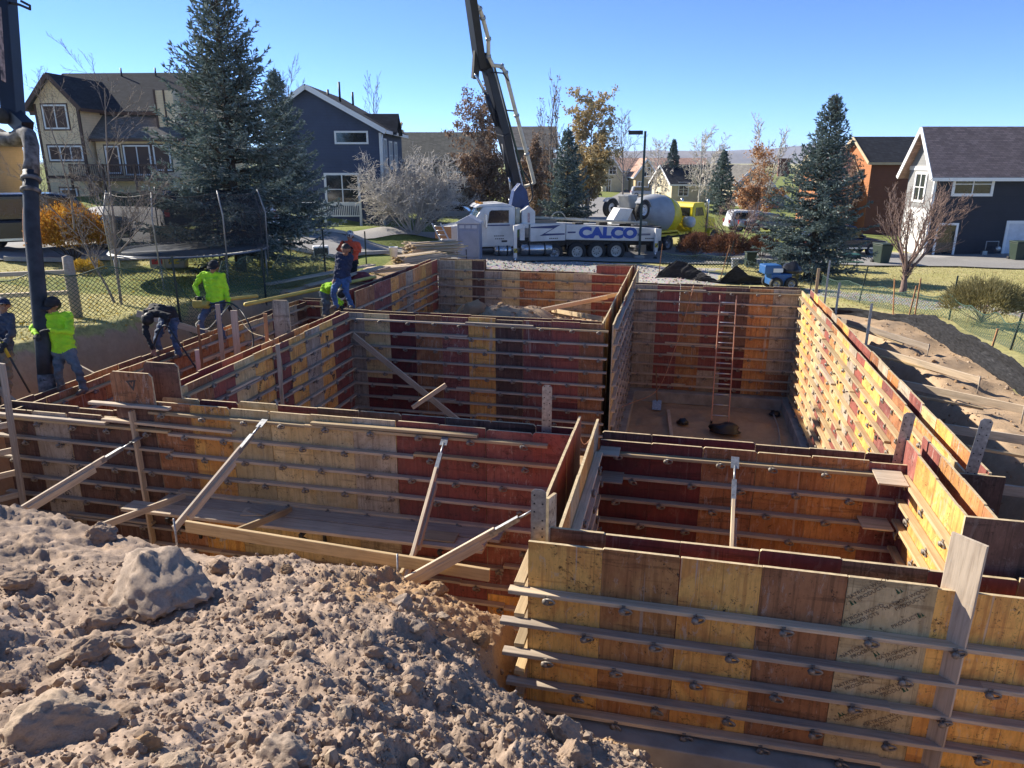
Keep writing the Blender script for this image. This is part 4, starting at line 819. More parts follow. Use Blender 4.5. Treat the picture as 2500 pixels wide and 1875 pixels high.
# tools in their hands
J=P_['navy_left']; hl,hr=Vector(J['haL']),Vector(J['haR'])
t=thing('shovel','shovel with a yellow grip held by the man at the left edge','shovel',hr+Vector((.0,-.02,0))); b=MB(); b.tube([(-.05,0,.12),(.30,.05,-.82)],.017,6); b.build('handle',BLK,t); b=MB(); b.tube([(-.02,0,.06),(.07,.01,-.2)],.026,8); b.build('grip',simple('yellow_grip',(.6,.42,.03),.5),t); b=MB(); b.box((.35,.06,-1.0),(.2,.03,.28),Matrix.Rotation(R(-18),3,'Y')); b.build('blade',STEEL,t)
J=P_['neon_vib']; hl,hr=Vector(J['haL']),Vector(J['haR'])
YEL=simple('tool_yellow',(.50,.36,.06),.5,var=.15)
t=thing('concrete_vibrator','dusty yellow electric concrete vibrator motor held by the neon worker','vibrator',hl+Vector((.04,-.03,-.14)))
b=MB(); b.box((-.03,0,0),(.26,.16,.17)); b.build('housing',YEL,t,bev=.03); b=MB(); b.lathe([(.07,-.07),(.09,-.05),(.09,.05),(.07,.07)],(.13,0,-.01),'X',14); b.build('motor_end',YEL,t,bev=.01)
b=MB(); b.tube([(-.12,0,.08),(-.10,0,.15),(.08,0,.15),(.10,0,.08)],.014,6); b.build('handle',BLK,t)
cable('vibrator_hose','black vibrator hose looping from the neon worker to the bent man','hose',[hl+Vector((.2,-.05,-.16)),hr+Vector((.05,-.05,.05)),(-8.72,13.3,.15),(-8.42,13.0,-.35),(-8.5,12.4,-.85),(-8.8,11.9,-.75),(-9.15,11.75,-.1),(-9.45,11.75,.28),Vector(P_['black_bent']['haL'])+Vector((0,0,.02)),Vector(P_['black_bent']['haL'])+Vector((.02,-.02,-.45))],.018,BLK)
cable('thin_cable','thin tan cable hanging from the neon worker over the left walls','cable',[hr+Vector((0,0,.02)),(-8.6,13.2,-.1),(-7.6,12.3,-.02),(-7.15,11.9,-.3),(-7.05,11.6,-1.2),(-6.95,11.4,-2.2)],.008,simple('tan_cable',(.5,.38,.2),.6))
cable('hose_strap','pale grey hose hanging in front of the neon worker','hose',[(-9.75,13.9,.2),(-9.95,13.35,-.05),(-9.6,13.2,-.12),(-9.3,13.25,.15),Vector(hr)],.012,simple('pale_hose',(.45,.42,.3),.6))
# ---------------- streets ----------------
def stripmat(name,c,c2,sc=1.):
    m,n,b=NT(name); v=coords(n,rand=False); f=noise_n(n,v,.35*sc,5,.6,.3); g=noise_n(n,v,18*sc,4,.7); k=noise_n(n,v,2.2*sc,4,.6,1.2)
    col=mix(n,ramp(n,f,[(.35,0),(.65,1)]),c,c2); col=mix(n,ramp(n,k,[(.47,0),(.5,.35),(.53,0)]),col,tuple(q*.45 for q in c)); col=mix(n,ramp(n,g,[(.4,.25),(.6,0)]),col,tuple(q*.6 for q in c))
    n.links.new(col,b.inputs['Base Color']); b.inputs['Roughness'].default_value=.9; bump(n,b,g,.4,.01); return m
ROADM=stripmat('worn_asphalt',(.25,.235,.215),(.31,.295,.27)); WALKM=stripmat('pale_concrete',(.42,.39,.35),(.48,.45,.40),2)
def resample(P,n):
    P=np.array(P,float); d=np.r_[0,np.cumsum(np.hypot(*np.diff(P,axis=0).T))]; t=np.linspace(0,d[-1],n)
    x=np.interp(t,d,P[:,0]);y=np.interp(t,d,P[:,1])
    for _ in range(3):
        x[1:-1]=(x[:-2]+2*x[1:-1]+x[2:])/4;y[1:-1]=(y[:-2]+2*y[1:-1]+y[2:])/4
    return np.stack([x,y],-1)
def strip(name,label,A,B,off,mat,n=70,k=8,cat='road'):
    A=resample(A,n);B=resample(B,n); s=np.linspace(0,1,k); P=A[:,None]*(1-s[None,:,None])+B[:,None]*s[None,:,None]
    z=ground_z(P[...,0],P[...,1],True)+off; z=np.maximum(z,(z[:,:1]+(z[:,-1:]-z[:,:1])*s[None])) if k>2 else z
    idx=np.arange(n*k).reshape(n,k); F=np.stack([idx[:-1,:-1],idx[:-1,1:],idx[1:,1:],idx[1:,:-1]],-1).reshape(-1,4)
    o=rawmesh(name,np.concatenate([P,z[...,None]],-1).reshape(-1,3),F,mat,smooth=True); return setp(o,label,cat,kind='structure')
def kerb(name,label,A,off,h=.14,w=.16,n=80):
    A=resample(A,n); m=MB(); pts=[(x,y,gz(x,y)+off+h/2-.03) for x,y in A]; m.ribbon(pts,w,h); o=m.build(name,WALKM); setp(o,label,'kerb',kind='structure')
NEAR=[(-60,-10),(-40,4),(-28,13.5),(-21,19.2),(-17,23),(-13.6,27.0),(-11.9,31),(-11.2,34.6),(-8.5,37.4),(-4,38.9),(3,40.8),(12,43.2),(30,47),(60,52)]
FAR=[(-72,4),(-48,17),(-34,23.5),(-26,27.5),(-21,29.5),(-17.4,31.9),(-15.2,35.6),(-13.4,40.5),(-10,43.8),(-5,46.2),(2,48.6),(12,51),(30,55),(60,60)]
strip('road','residential street curving behind the building site',NEAR,FAR,.07,ROADM,90,12)
strip('side_street','side street running away between the far houses',[(-9.6,45),(-10.5,60),(-12.3,80),(-12.5,105),(-11,150)],[(-2.5,48),(-4,60),(-5,80),(-3.6,105),(0,150)],.10,ROADM,50,8)
kerb('kerb','near kerb of the street',NEAR[3:8],.07); kerb('kerb','far kerb of the street',FAR[2:9],.07)
def offs(P,d): 
    P=np.array(P,float); T=np.gradient(P,axis=0); T/=np.hypot(T[:,0],T[:,1])[:,None]; return (P+np.stack([-T[:,1],T[:,0]],-1)*d).tolist()
strip('pavement','concrete footpath along the far lawns',offs(FAR[2:9],1.6),offs(FAR[2:9],3.0),.06,WALKM,50,4,'pavement')
strip('driveway','pale concrete driveway beside the navy house',[(6.5,44.5),(22,49.2)],[(5.2,48.6),(20,53)],.06,WALKM,20,8,'driveway')
strip('driveway','concrete driveway of the cream house on the left',[(-27,27.5),(-33,38)],[(-22.5,29.7),(-29,40)],.075,WALKM,20,5,'driveway')
# ---------------- vegetation ----------------
def leafmat(name,stops,rough=.75,trans=.25):
    m,n,b=NT(name); at=nd(n,'Attribute'); at.attribute_name='tint'; v=coords(n,rand=False); f=noise_n(n,v,1.3,3)
    ad=nd(n,'Math',operation='MULTIPLY_ADD'); n.links.new(f,ad.inputs[0]); ad.inputs[1].default_value=.5; n.links.new(at.outputs['Fac'],ad.inputs[2])
    k=len(stops); col=ramp(n,ad.outputs[0],[(.2+.9*i/max(1,k-1),c) for i,c in enumerate(stops)])
    n.links.new(col,b.inputs['Base Color']); b.inputs['Roughness'].default_value=rough; b.inputs['Specular IOR Level'].default_value=.25
    if trans:
        tr=nd(n,'BsdfTranslucent'); n.links.new(col,tr.inputs[0]); mx=nd(n,'MixShader'); mx.inputs[0].default_value=trans; n.links.new(b.outputs[0],mx.inputs[1]); n.links.new(tr.outputs[0],mx.inputs[2]); n.links.new(mx.outputs[0],n.nodes['Material Output'].inputs[0])
    return m
NEEDLE=leafmat('spruce_needles',[(.07,.105,.088),(.13,.18,.16),(.21,.265,.245),(.32,.37,.345)],.7,.18)
CONE=leafmat('spruce_cones',[(.10,.06,.035),(.2,.13,.08)],.8,0)
LBROWN=leafmat('brown_leaves',[(.17,.105,.07),(.27,.18,.12),(.37,.27,.19)]); LGOLD=leafmat('golden_leaves',[(.32,.23,.10),(.46,.35,.17),(.58,.48,.28)]); LORNG=leafmat('orange_leaves',[(.34,.15,.06),(.48,.26,.12),(.55,.36,.2)])
SHOR=leafmat('orange_shrub_leaves',[(.36,.16,.03),(.58,.29,.05),(.66,.44,.08)],.7,.3); SHBR=leafmat('brown_shrub_leaves',[(.16,.075,.04),(.27,.13,.075),(.34,.19,.11)]); SHGR=leafmat('rabbitbrush_leaves',[(.2,.18,.08),(.34,.30,.14),(.48,.42,.22)]); SHYE=leafmat('yellow_leaves',[(.45,.3,.04),(.6,.42,.08)])
def barkmat(name,c): 
    m,n,b=NT(name); v=coords(n,(1,1,.35),rand=False); f=noise_n(n,v,14,5,.7); n.links.new(ramp(n,f,[(.3,tuple(k*.55 for k in c)),(.7,tuple(min(1,k*1.2) for k in c))]),b.inputs['Base Color']); b.inputs['Roughness'].default_value=.9; bump(n,b,f,.5,.01); return m
BKD=barkmat('dark_bark',(.10,.075,.055)); BKG=barkmat('grey_bark',(.24,.205,.175)); BKP=barkmat('pale_bark',(.60,.55,.48)); BKR=barkmat('red_brown_bark',(.235,.155,.125)); BKA=barkmat('aspen_bark',(.40,.36,.30))
def kites(name,P,D,Ln,Wd,mat,parent,rs,cross=True,mid=.45,stuff=True):
    P=np.asarray(P,float);D=np.asarray(D,float);n=len(P); D/=np.linalg.norm(D,axis=1)[:,None]+1e-9
    r=rs.normal(size=(n,3)); S=np.cross(D,r); S/=np.linalg.norm(S,axis=1)[:,None]+1e-9; sets=[S]
    if cross: sets.append(np.cross(D,S))
    V=[];T=[]; tint=rs.rand(n)*.75
    for s in sets:
        V.append(np.stack([P,P+D*(Ln*mid)[:,None]+s*Wd[:,None],P+D*Ln[:,None],P+D*(Ln*mid)[:,None]-s*Wd[:,None]],1)); T.append(np.repeat(tint,4))
    V=np.concatenate(V).reshape(-1,3); F=np.arange(len(V)).reshape(-1,4)
    o=rawmesh(name,V,F,mat,parent); at=o.data.attributes.new('tint','FLOAT','POINT'); at.data.foreach_set('value',np.concatenate(T).astype(np.float32))
    if stuff: o['kind']='stuff'
    return o
def segs(name,Sg,mat,parent,n=4):
    A=np.array([s[0] for s in Sg],float);B=np.array([s[1] for s in Sg],float);r0=np.array([s[2] for s in Sg]);r1=np.array([s[3] for s in Sg])
    D=B-A;L=np.linalg.norm(D,axis=1)+1e-9;D/=L[:,None]; ref=np.where(np.abs(D[:,2:3])<.9,np.array([[0,0,1.]]),np.array([[1.,0,0]])); Y=np.cross(ref,D);Y/=np.linalg.norm(Y,axis=1)[:,None];Z=np.cross(D,Y)
    m=len(A);V=np.zeros((m,2,n,3))
    for k in range(n):
        t=2*math.pi*k/n; q=Y*math.cos(t)+Z*math.sin(t); V[:,0,k]=A+q*r0[:,None];V[:,1,k]=B+q*r1[:,None]
    idx=np.arange(m*2*n).reshape(m,2,n); F=np.stack([np.stack([idx[:,0,k],idx[:,0,(k+1)%n],idx[:,1,(k+1)%n],idx[:,1,k]],-1) for k in range(n)],1).reshape(-1,4)
    return rawmesh(name,V.reshape(-1,3),F,mat,parent,smooth=True)
def spruce(label,loc,H,rad,clear,seed,dens=1.0,shoot=.13,sw=.016,cones=0,lean=(0,0),name='spruce_tree',taper=.85,step=.24):
    rs=np.random.RandomState(seed); t=thing(name,label,'tree',loc); lx,ly=lean
    tr=MB(); tr.tube([(lx*k,ly*k,H*k) for k in np.linspace(-.02,1,9)],[max(.012,.022*H*(1-k)) for k in np.linspace(0,.97,9)],8); tr.build('trunk',BKD,t)
    Sg=[];P=[];D=[];LL=[]; z=clear; CP=[]
    while z<H*.985:
        f=z/H; Lb=rad*(1-f)**taper*1.05+.10
        nb=max(4,int((7 if f<.75 else 5)*(.8+.4*rs.rand())))
        ph=rs.rand()*6.28
        for i in range(nb):
            a_=ph+6.28*i/nb+rs.uniform(-.35,.35); L=Lb*rs.uniform(.62,1.2); el=math.radians(-16+62*f**1.4+rs.uniform(-9,9)); z0=z+rs.uniform(-.12,.12)
            p=np.array([lx*f,ly*f,z0]); h=np.array([math.cos(a_),math.sin(a_),0]); ns=6; pts=[p]
            for k in range(ns):
                e2=el+math.radians(40)*(k/ns)**2; p=p+(h*math.cos(e2)+np.array([0,0,math.sin(e2)]))*L/ns; pts.append(p)
            r0=.012+.010*L
            for k in range(ns): Sg.append((pts[k],pts[k+1],r0*(1-k/ns)+.004,r0*(1-(k+1)/ns)+.004))
            sd=np.array([-h[1],h[0],0]); nt_=max(5,int(L/.115*dens))
            for k in range(nt_):
                u=.14+.86*(k+rs.rand())/nt_; j=min(ns-1,int(u*ns)); q=pts[j]+(pts[j+1]-pts[j])*(u*ns-j); dr=(pts[j+1]-pts[j]); dr/=np.linalg.norm(dr)+1e-9
                s=1 if k%2 else -1; tl=(.34*L*(1-u)+.14)*rs.uniform(.6,1.15); td=dr*.75+sd*s*rs.uniform(.55,.95)+np.array([0,0,rs.uniform(-.38,.12)]); td/=np.linalg.norm(td)
                m=max(2,int(tl/.075*dens)); w=np.linspace(.1,1,m)
                PP=q+td*tl*w[:,None]; DD=td*.8+rs.normal(size=(m,3))*.42; P.append(PP-DD*shoot*.3); D.append(DD); LL.append(np.full(m,1.0))
                if tl>.3: Sg.append((q,q+td*tl,.005,.003))
            m=6; P.append(np.repeat(pts[-1][None],m,0)); D.append(rs.normal(size=(m,3))*.45+(pts[-1]-pts[-2])/np.linalg.norm(pts[-1]-pts[-2])); LL.append(np.ones(m))
            if cones and f>.72 and rs.rand()<.7:
                for _ in range(cones): CP.append(pts[rs.randint(2,ns)]+rs.normal(size=3)*.07)
        z+=step*(1-.35*f)*rs.uniform(.8,1.2)
    m=40; P.append(np.stack([np.full(m,lx),np.full(m,ly),np.linspace(H*.93,H*1.02,m)],-1)); D.append(np.c_[rs.normal(size=(m,2))*.6,np.ones(m)*.9]); LL.append(np.ones(m))
    P=np.concatenate(P);D=np.concatenate(D);n=len(P)
    segs('branches',Sg,BKD,t,3)['kind']='stuff'
    kites('crown',P,D,shoot*rs.uniform(.7,1.35,n),sw*rs.uniform(.7,1.3,n),NEEDLE,t,rs)
    if CP: CP=np.array(CP); kites('cones',CP,np.tile([[0,0,-1.]],(len(CP),1))+rs.normal(size=(len(CP),3))*.2,np.full(len(CP),.12),np.full(len(CP),.02),CONE,t,rs)
    return t
def grow(rs,p,d,L,r,lev,maxl,Sg,tips,kid,ang,up,wob,ratio,rr,first=.3,nseg=5):
    pts=[p]; dd=d
    if lev>=2: nseg=3
    for k in range(nseg):
        dd=dd+rs.normal(size=3)*wob+np.array([0,0,up]); dd/=np.linalg.norm(dd); p=p+dd*L/nseg; pts.append(p)
    for k in range(nseg): Sg.append((pts[k],pts[k+1],r*(1-.75*k/nseg),r*(1-.75*(k+1)/nseg),lev))
    if lev>=maxl: tips.append((pts[-1],dd)); tips.append((pts[-2],dd)); tips.append((pts[1],dd)); return
    n=kid[lev] if lev<len(kid) else kid[-1]
    for i in range(n):
        u=first+(1-first)*(i+rs.rand()*.9)/n; u=min(.99,u); j=min(nseg-1,int(u*nseg)); q=pts[j]+(pts[j+1]-pts[j])*(u*nseg-j); ax=(pts[j+1]-pts[j]); ax/=np.linalg.norm(ax)
        rv=rs.normal(size=3); sd=np.cross(ax,rv); sd/=np.linalg.norm(sd)+1e-9; a_=math.radians(ang*rs.uniform(.65,1.3)); nd_=ax*math.cos(a_)+sd*math.sin(a_)
        grow(rs,q,nd_,L*ratio*rs.uniform(.7,1.2)*(1.15-.5*u if lev==0 else 1),max(.004,r*(1-.75*u)*rr),lev+1,maxl,Sg,tips,kid,ang,up,wob,ratio,rr,.18,nseg)
def bare(label,loc,stems,maxl,kid,ang,up,wob,ratio,rr,seed,bark,first=.3,leaf=None,nl=0,lsz=(.06,.028),name='bare_tree',cat='tree',leafz=None,minr=.0):
    rs=np.random.RandomState(seed); t=thing(name,label,cat,loc); Sg=[];tips=[]
    for (p,d,L,r) in stems: d=np.array(d,float);d/=np.linalg.norm(d); grow(rs,np.array(p,float),d,L,r,0,maxl,Sg,tips,kid,ang,up,wob,ratio,rr,first)
    if minr: Sg=[(a,b,max(c,minr),max(d,minr),e) for a,b,c,d,e in Sg]
    segs('trunk',[s for s in Sg if s[4]==0],bark,t,7); b=[s for s in Sg if s[4]>0]
    if b: segs('branches',b,bark,t,3)['kind']='stuff'
    if leaf and nl:
        T=np.array([x[0] for x in tips]); 
        if leafz is not None: T=T[np.array([rs.rand()<leafz(z) for z in T[:,2]])]
        i=rs.randint(len(T),size=nl); P=T[i]+rs.normal(size=(nl,3))*.10; kites('foliage',P,rs.normal(size=(nl,3)),lsz[0]*rs.uniform(.7,1.4,nl),lsz[1]*rs.uniform(.7,1.3,nl),leaf,t,rs,False)
    return t
def shrub(label,loc,rx,ry,h,n,mat,bark,seed,sz=(.09,.02),name='shrub',flat=.3,stems=30):
    rs=np.random.RandomState(seed); t=thing(name,label,'shrub',loc)
    u=rs.rand(n); az=rs.rand(n)*6.283; el=np.arcsin(np.clip(rs.rand(n)*1.15-.15,-.2,1)); k=(.45+.55*u**.45)*(1+.16*np.sin(az*5+seed)+.12*rs.normal(size=n)*.5)
    P=np.stack([np.cos(az)*np.cos(el)*rx*k,np.sin(az)*np.cos(el)*ry*k,h*.42+np.sin(el)*h*.58*k],-1); P[:,2]=np.maximum(P[:,2],.04)
    D=P-np.array([0,0,h*.1]); D/=np.linalg.norm(D,axis=1)[:,None]; D=D+rs.normal(size=(n,3))*.35+np.array([0,0,.35]); Sg=[]
    for i in range(stems):
        a_=rs.rand()*6.28; e=rs.uniform(.35,1.3); d=np.array([math.cos(a_)*math.cos(e)*rx,math.sin(a_)*math.cos(e)*ry,math.sin(e)*h]); Sg.append((d*.02,d*.45,.012,.008)); Sg.append((d*.45,d*.9+rs.normal(size=3)*.05,.008,.004))
    segs('stems',Sg,bark,t,4)['kind']='stuff'; kites('foliage',P,D,sz[0]*rs.uniform(.6,1.5,n),sz[1]*rs.uniform(.6,1.4,n),mat,t,rs,True); return t
def G(x,y,dz=0): return (x,y,gz(x,y)+dz)
spruce('tall blue spruce behind the trampoline, reaching the top of the picture',G(-14.16,21.64),8.9,3.25,.75,1,1.2,.17,.021,6,(.12,.05),step=.19)
spruce('blue spruce half hidden behind the tall one, left of the slate blue house',G(-19.4,34.0),7.2,2.5,.5,2,1.1,.19,.03,0,step=.18)
spruce('blue spruce right behind the pump truck boom foot',G(-7.74,50.67),6.6,1.95,.2,3,1.1,.2,.036,0,step=.18)
spruce('blue spruce with a cone covered top on the right lawn',G(5.88,36.58),7.9,2.75,.6,4,1.3,.18,.024,7,(.35,.1),step=.19)
spruce('small dark spruce in front of the cream gabled house',G(3.86,82.88),6.2,1.9,.3,5,.7,.28,.06,0,step=.3)
spruce('slim dark spruce beside the far street',G(-1.71,105.1),8.0,1.8,.3,6,.6,.34,.07,0,step=.34)
bare('upright tree with rusty brown leaves left of the boom',G(-13.1,48.45),[((0,0,0),(0,0,1),6.9,.09)],3,[40,7,5],42,.05,.05,.36,.55,11,BKG,.06,LBROWN,19000,(.135,.06),'autumn_tree',leafz=lambda z:.95 if z<4.6 else .25)
bare('tall slender leafless poplar right of the boom',G(-10.9,62.6),[((0,0,0),(0,0,1),10.5,.12),((.3,.1,0),(.05,.0,1),9.6,.09),((-.35,0,0),(-.05,0,1),9.0,.09)],3,[24,4,3],20,.10,.04,.28,.5,12,BKG,.12,LBROWN,2600,(.15,.06),'poplar_tree',leafz=lambda z:.8 if z<4.5 else .03,minr=.012)
bare('golden leaved tree behind the mixer truck hopper',G(-8.09,65.28),[((0,0,0),(0,0,1),9.2,.13)],3,[44,7,5],46,.05,.05,.36,.55,13,BKG,.06,LGOLD,20000,(.18,.08),'autumn_tree',leafz=lambda z:.95 if z<6.0 else .35)
bare('rusty young tree at the left foot of the poplar',G(-12.04,60.3),[((0,0,0),(0,0,1),5.8,.07)],3,[28,6,4],28,.09,.05,.32,.5,14,BKG,.05,LBROWN,9000,(.15,.065),'autumn_tree')
bare('tall leafless tree beside the far street, above the parked cars',G(-9.79,124.6),[((0,0,0),(0,0,1),11.5,.16)],3,[24,7,4],40,.06,.05,.36,.55,15,BKG,.2,name='bare_tree',minr=.022)
bare('pale leafless aspen in front of the dark roofed cream house',G(1.75,91.06),[((0,0,0),(0,0,1),7.6,.11),((.8,.3,0),(.1,0,1),6.8,.09)],3,[24,7,4],45,.03,.05,.36,.55,16,BKP,.12,name='aspen_tree',minr=.022)
bare('pale leafless aspen left of the slim dark spruce',G(-3.91,104.7),[((0,0,0),(0,0,1),7.4,.11)],3,[24,7,4],45,.03,.05,.36,.55,17,BKP,.12,name='aspen_tree',minr=.026)
bare('young tree with orange leaves left of the right spruce',G(6.1,66.18),[((0,0,0),(0,0,1),6.2,.10)],3,[34,7,5],42,.05,.05,.36,.55,18,BKP,.08,LORNG,8000,(.15,.065),'autumn_tree',leafz=lambda z:.95 if z<3.6 else .12)
bare('pale leafless aspen rising behind the orange leaved tree',G(6.94,80.3),[((0,0,0),(0,0,1),8.6,.1),((1.2,0,0),(.05,0,1),7.8,.1)],3,[22,6,4],34,.07,.05,.3,.55,19,BKP,.15,name='aspen_tree',minr=.02)
bare('small dark leafless crab apple right of the mixer truck',G(3.33,45.2),[((0,0,0),(-.35,0,1),1.2,.09),((0,0,.3),(-.9,.1,.9),2.2,.05),((0,0,.3),(.25,.1,1),2.2,.05),((0,0,.5),(-.5,-.2,1),2.3,.045),((0,0,.45),(.6,-.1,1),2.0,.04)],3,[6,5,4],36,.07,.07,.55,.6,20,BKR,.25,name='crab_apple_tree',minr=.008)
bare('leafless reddish fruit tree with a wide crown on the right lawn',G(8.74,31.53),[((0,0,0),(.03,0,1),1.25,.15)]+[((.02*math.cos(i*1.05),.02*math.sin(i*1.05),.75+.06*i),(math.cos(i*1.05)*.62+.12,math.sin(i*1.05)*.6,1.0),2.6,.062) for i in range(7)],3,[8,6,4],33,.085,.05,.46,.6,21,BKR,.2,name='fruit_tree',minr=.0065)
bare('large leafless pale bush in front of the slate blue house',G(-15.3,41.2),[((.25*math.cos(i*.9),.25*math.sin(i*.9),0),(math.cos(i*.9)*(.25+.2*(i%4)),math.sin(i*.9)*(.25+.2*(i%4)),1),3.9-.2*(i%3),.048) for i in range(19)],3,[9,8,6],46,.015,.14,.48,.62,22,BKP,.12,name='bare_bush',cat='bush',minr=.0095)
bare('slim leafless aspen nearest the trampoline with upright stem',G(-13.1,14.9),[((0,0,0),(-.01,0,1),4.9,.036),((.03,0,1.15),(.85,.25,.7),2.3,.02),((.03,0,1.3),(.65,.1,.8),1.9,.016),((.0,0,1.9),(-.6,.1,.8),1.6,.015)],3,[16,7,4],44,.06,.06,.32,.55,23,BKG,.18,name='young_aspen',minr=.0036)
bare('slim leafless aspen leaning left beside the upright one',G(-13.42,15.05),[((0,0,0),(-.42,0,1),2.0,.034),((-.80,0,1.75),(-.03,.05,1),3.2,.025),((-.72,0,1.6),(-.9,.1,.7),2.2,.018),((-.45,0,1.0),(-.5,.1,.85),1.6,.014)],3,[11,7,4],44,.06,.06,.36,.55,24,BKG,.3,name='young_aspen',minr=.0036)
bare('distant leafless tree top above the slate blue house roof left',G(-39,70.5),[((0,0,0),(0,0,1),11.0,.14)],3,[20,6,4],32,.07,.05,.34,.55,25,BKG,.3,minr=.016)
bare('distant leafless tree top above the slate blue house roof right',G(-32.6,77.3),[((0,0,0),(0,0,1),10.6,.12)],3,[18,5,3],26,.09,.05,.3,.55,26,BKG,.3,minr=.016)
bare('distant leafless tree top behind the cream house roof',G(-53.8,67.2),[((0,0,0),(0,0,1),9.6,.12),((2,0,0),(0,0,1),9.0,.1)],3,[18,5,3],28,.08,.05,.3,.55,27,BKG,.3,minr=.016)
bare('small yellow leaved tree behind the slate blue house',G(-28.1,72.9),[((0,0,0),(0,0,1),7.2,.1)],3,[18,5,3],38,.05,.05,.3,.55,28,BKG,.3,SHYE,2500,(.25,.1),'autumn_tree')
bare('thin autumn tree beside the orange brown house',G(13.2,65.7),[((0,0,0),(0,0,1),6.4,.09)],3,[20,5,3],38,.05,.05,.3,.55,29,BKR,.15,LBROWN,900,(.15,.06),'autumn_tree',minr=.012)
shrub('round orange and yellow shrub left of the young aspens',G(-19.6,20.5),1.05,1.0,1.75,9000,SHOR,BKD,31,(.10,.017))
shrub('left rust brown shrub in front of the mixer truck',G(.85,42.6),.95,.9,1.35,5200,SHBR,BKR,32,(.13,.02))
shrub('middle rust brown shrub in front of the mixer truck',G(2.5,42.2),1.15,1.0,1.4,6200,SHBR,BKR,33,(.13,.02))
shrub('right rust brown shrub under the crab apple',G(4.6,44.6),.85,.8,1.25,4200,SHBR,BKR,34,(.13,.02))
shrub('yellow green rabbitbrush beside the green fence on the right',G(9.0,24.2),1.1,1.0,1.2,6500,SHGR,BKR,35,(.17,.009))
shrub('small yellow plant at the foot of the orange shrub',G(-17.6,18.8),.5,.4,.4,700,SHYE,BKD,36,(.09,.015))
# ---------------- houses ----------------
def siding(name,c,pitch=.16,rough=.75,axis='Z',shake=False):
    m,n,b=NT(name); tc=nd(n,'TexCoord'); sx=nd(n,'SeparateXYZ'); n.links.new(tc.outputs['Object'],sx.inputs[0])
    mu=nd(n,'Math',operation='MULTIPLY'); mu.inputs[1].default_value=1/pitch; n.links.new(sx.outputs[2],mu.inputs[0]); fr=nd(n,'Math',operation='FRACT'); n.links.new(mu.outputs[0],fr.inputs[0])
    f=noise_n(n,tc.outputs['Object'],1.2,5); g=noise_n(n,tc.outputs['Object'],9,4)
    col=ramp(n,f,[(.3,tuple(k*.85 for k in c)),(.7,tuple(min(1,k*1.1) for k in c))]); col=mix(n,ramp(n,fr.outputs[0],[(0,.55),(.1,0)]),col,tuple(k*.4 for k in c)); col=mix(n,ramp(n,g,[(.4,.15),(.6,0)]),col,tuple(k*.6 for k in c))
    n.links.new(col,b.inputs['Base Color']); b.inputs['Roughness'].default_value=rough; iv=nd(n,'Math',operation='SUBTRACT'); iv.inputs[0].default_value=1; n.links.new(fr.outputs[0],iv.inputs[1]); bump(n,b,iv.outputs[0],.5,.02); return m
def shingle(name,c):
    m,n,b=NT(name); tc=nd(n,'TexCoord'); mp=nd(n,'Mapping'); mp.inputs['Scale'].default_value=(1,1,1.6); n.links.new(tc.outputs['Object'],mp.inputs[0])
    br=nd(n,'TexBrick'); br.inputs['Scale'].default_value=1; br.inputs['Brick Width'].default_value=.35; br.inputs['Row Height'].default_value=.16; br.inputs['Mortar Size'].default_value=.012; br.offset=.5
    cb=nd(n,'CombineXYZ'); sx=nd(n,'SeparateXYZ'); n.links.new(mp.outputs[0],sx.inputs[0]); ad=nd(n,'Math',operation='ADD'); n.links.new(sx.outputs[0],ad.inputs[0]); n.links.new(sx.outputs[1],ad.inputs[1]); n.links.new(ad.outputs[0],cb.inputs[0]); n.links.new(sx.outputs[2],cb.inputs[1]); n.links.new(cb.outputs[0],br.inputs['Vector'])
    br.inputs['Color1'].default_value=rgba(c); br.inputs['Color2'].default_value=rgba(tuple(k*.62 for k in c)); br.inputs['Mortar'].default_value=rgba(tuple(k*.4 for k in c))
    f=noise_n(n,tc.outputs['Object'],.7,5); col=mix(n,ramp(n,f,[(.35,.35),(.65,0)]),br.outputs[0],tuple(k*.5 for k in c)); n.links.new(col,b.inputs['Base Color']); b.inputs['Roughness'].default_value=.95; b.inputs['Specular IOR Level'].default_value=.1; bump(n,b,br.outputs['Fac'],-.4,.02); return m
SLATE=siding('slate_blue_siding',(.055,.072,.12)); CREAM=siding('cream_siding',(.82,.62,.38)); NVY=siding('navy_siding',(.022,.024,.034)); LGREY=siding('pale_grey_siding',(.25,.248,.242)); ORSD=siding('orange_siding',(.40,.15,.05)); BRSD=siding('brown_siding',(.17,.06,.028)); PALE=siding('pale_cream_siding',(.58,.50,.34)); TAUPE=siding('taupe_siding',(.16,.135,.115))
RDK=shingle('dark_shingles',(.055,.058,.065)); RGR=shingle('grey_shingles',(.20,.19,.175)); RBR=shingle('brown_shingles',(.60,.38,.29)); RGN=shingle('greenish_shingles',(.17,.165,.14))
TRW=simple('white_trim',(.78,.77,.74),.5,var=.04); TRB=simple('brown_trim',(.085,.045,.03),.6); TRC=simple('cream_trim',(.5,.4,.24),.6)
def box_part(root,name,mat,x0,x1,y0,y1,z0,z1): b=MB(); b.bb(x0,x1,y0,y1,z0,z1); return b.build(name,mat,root)
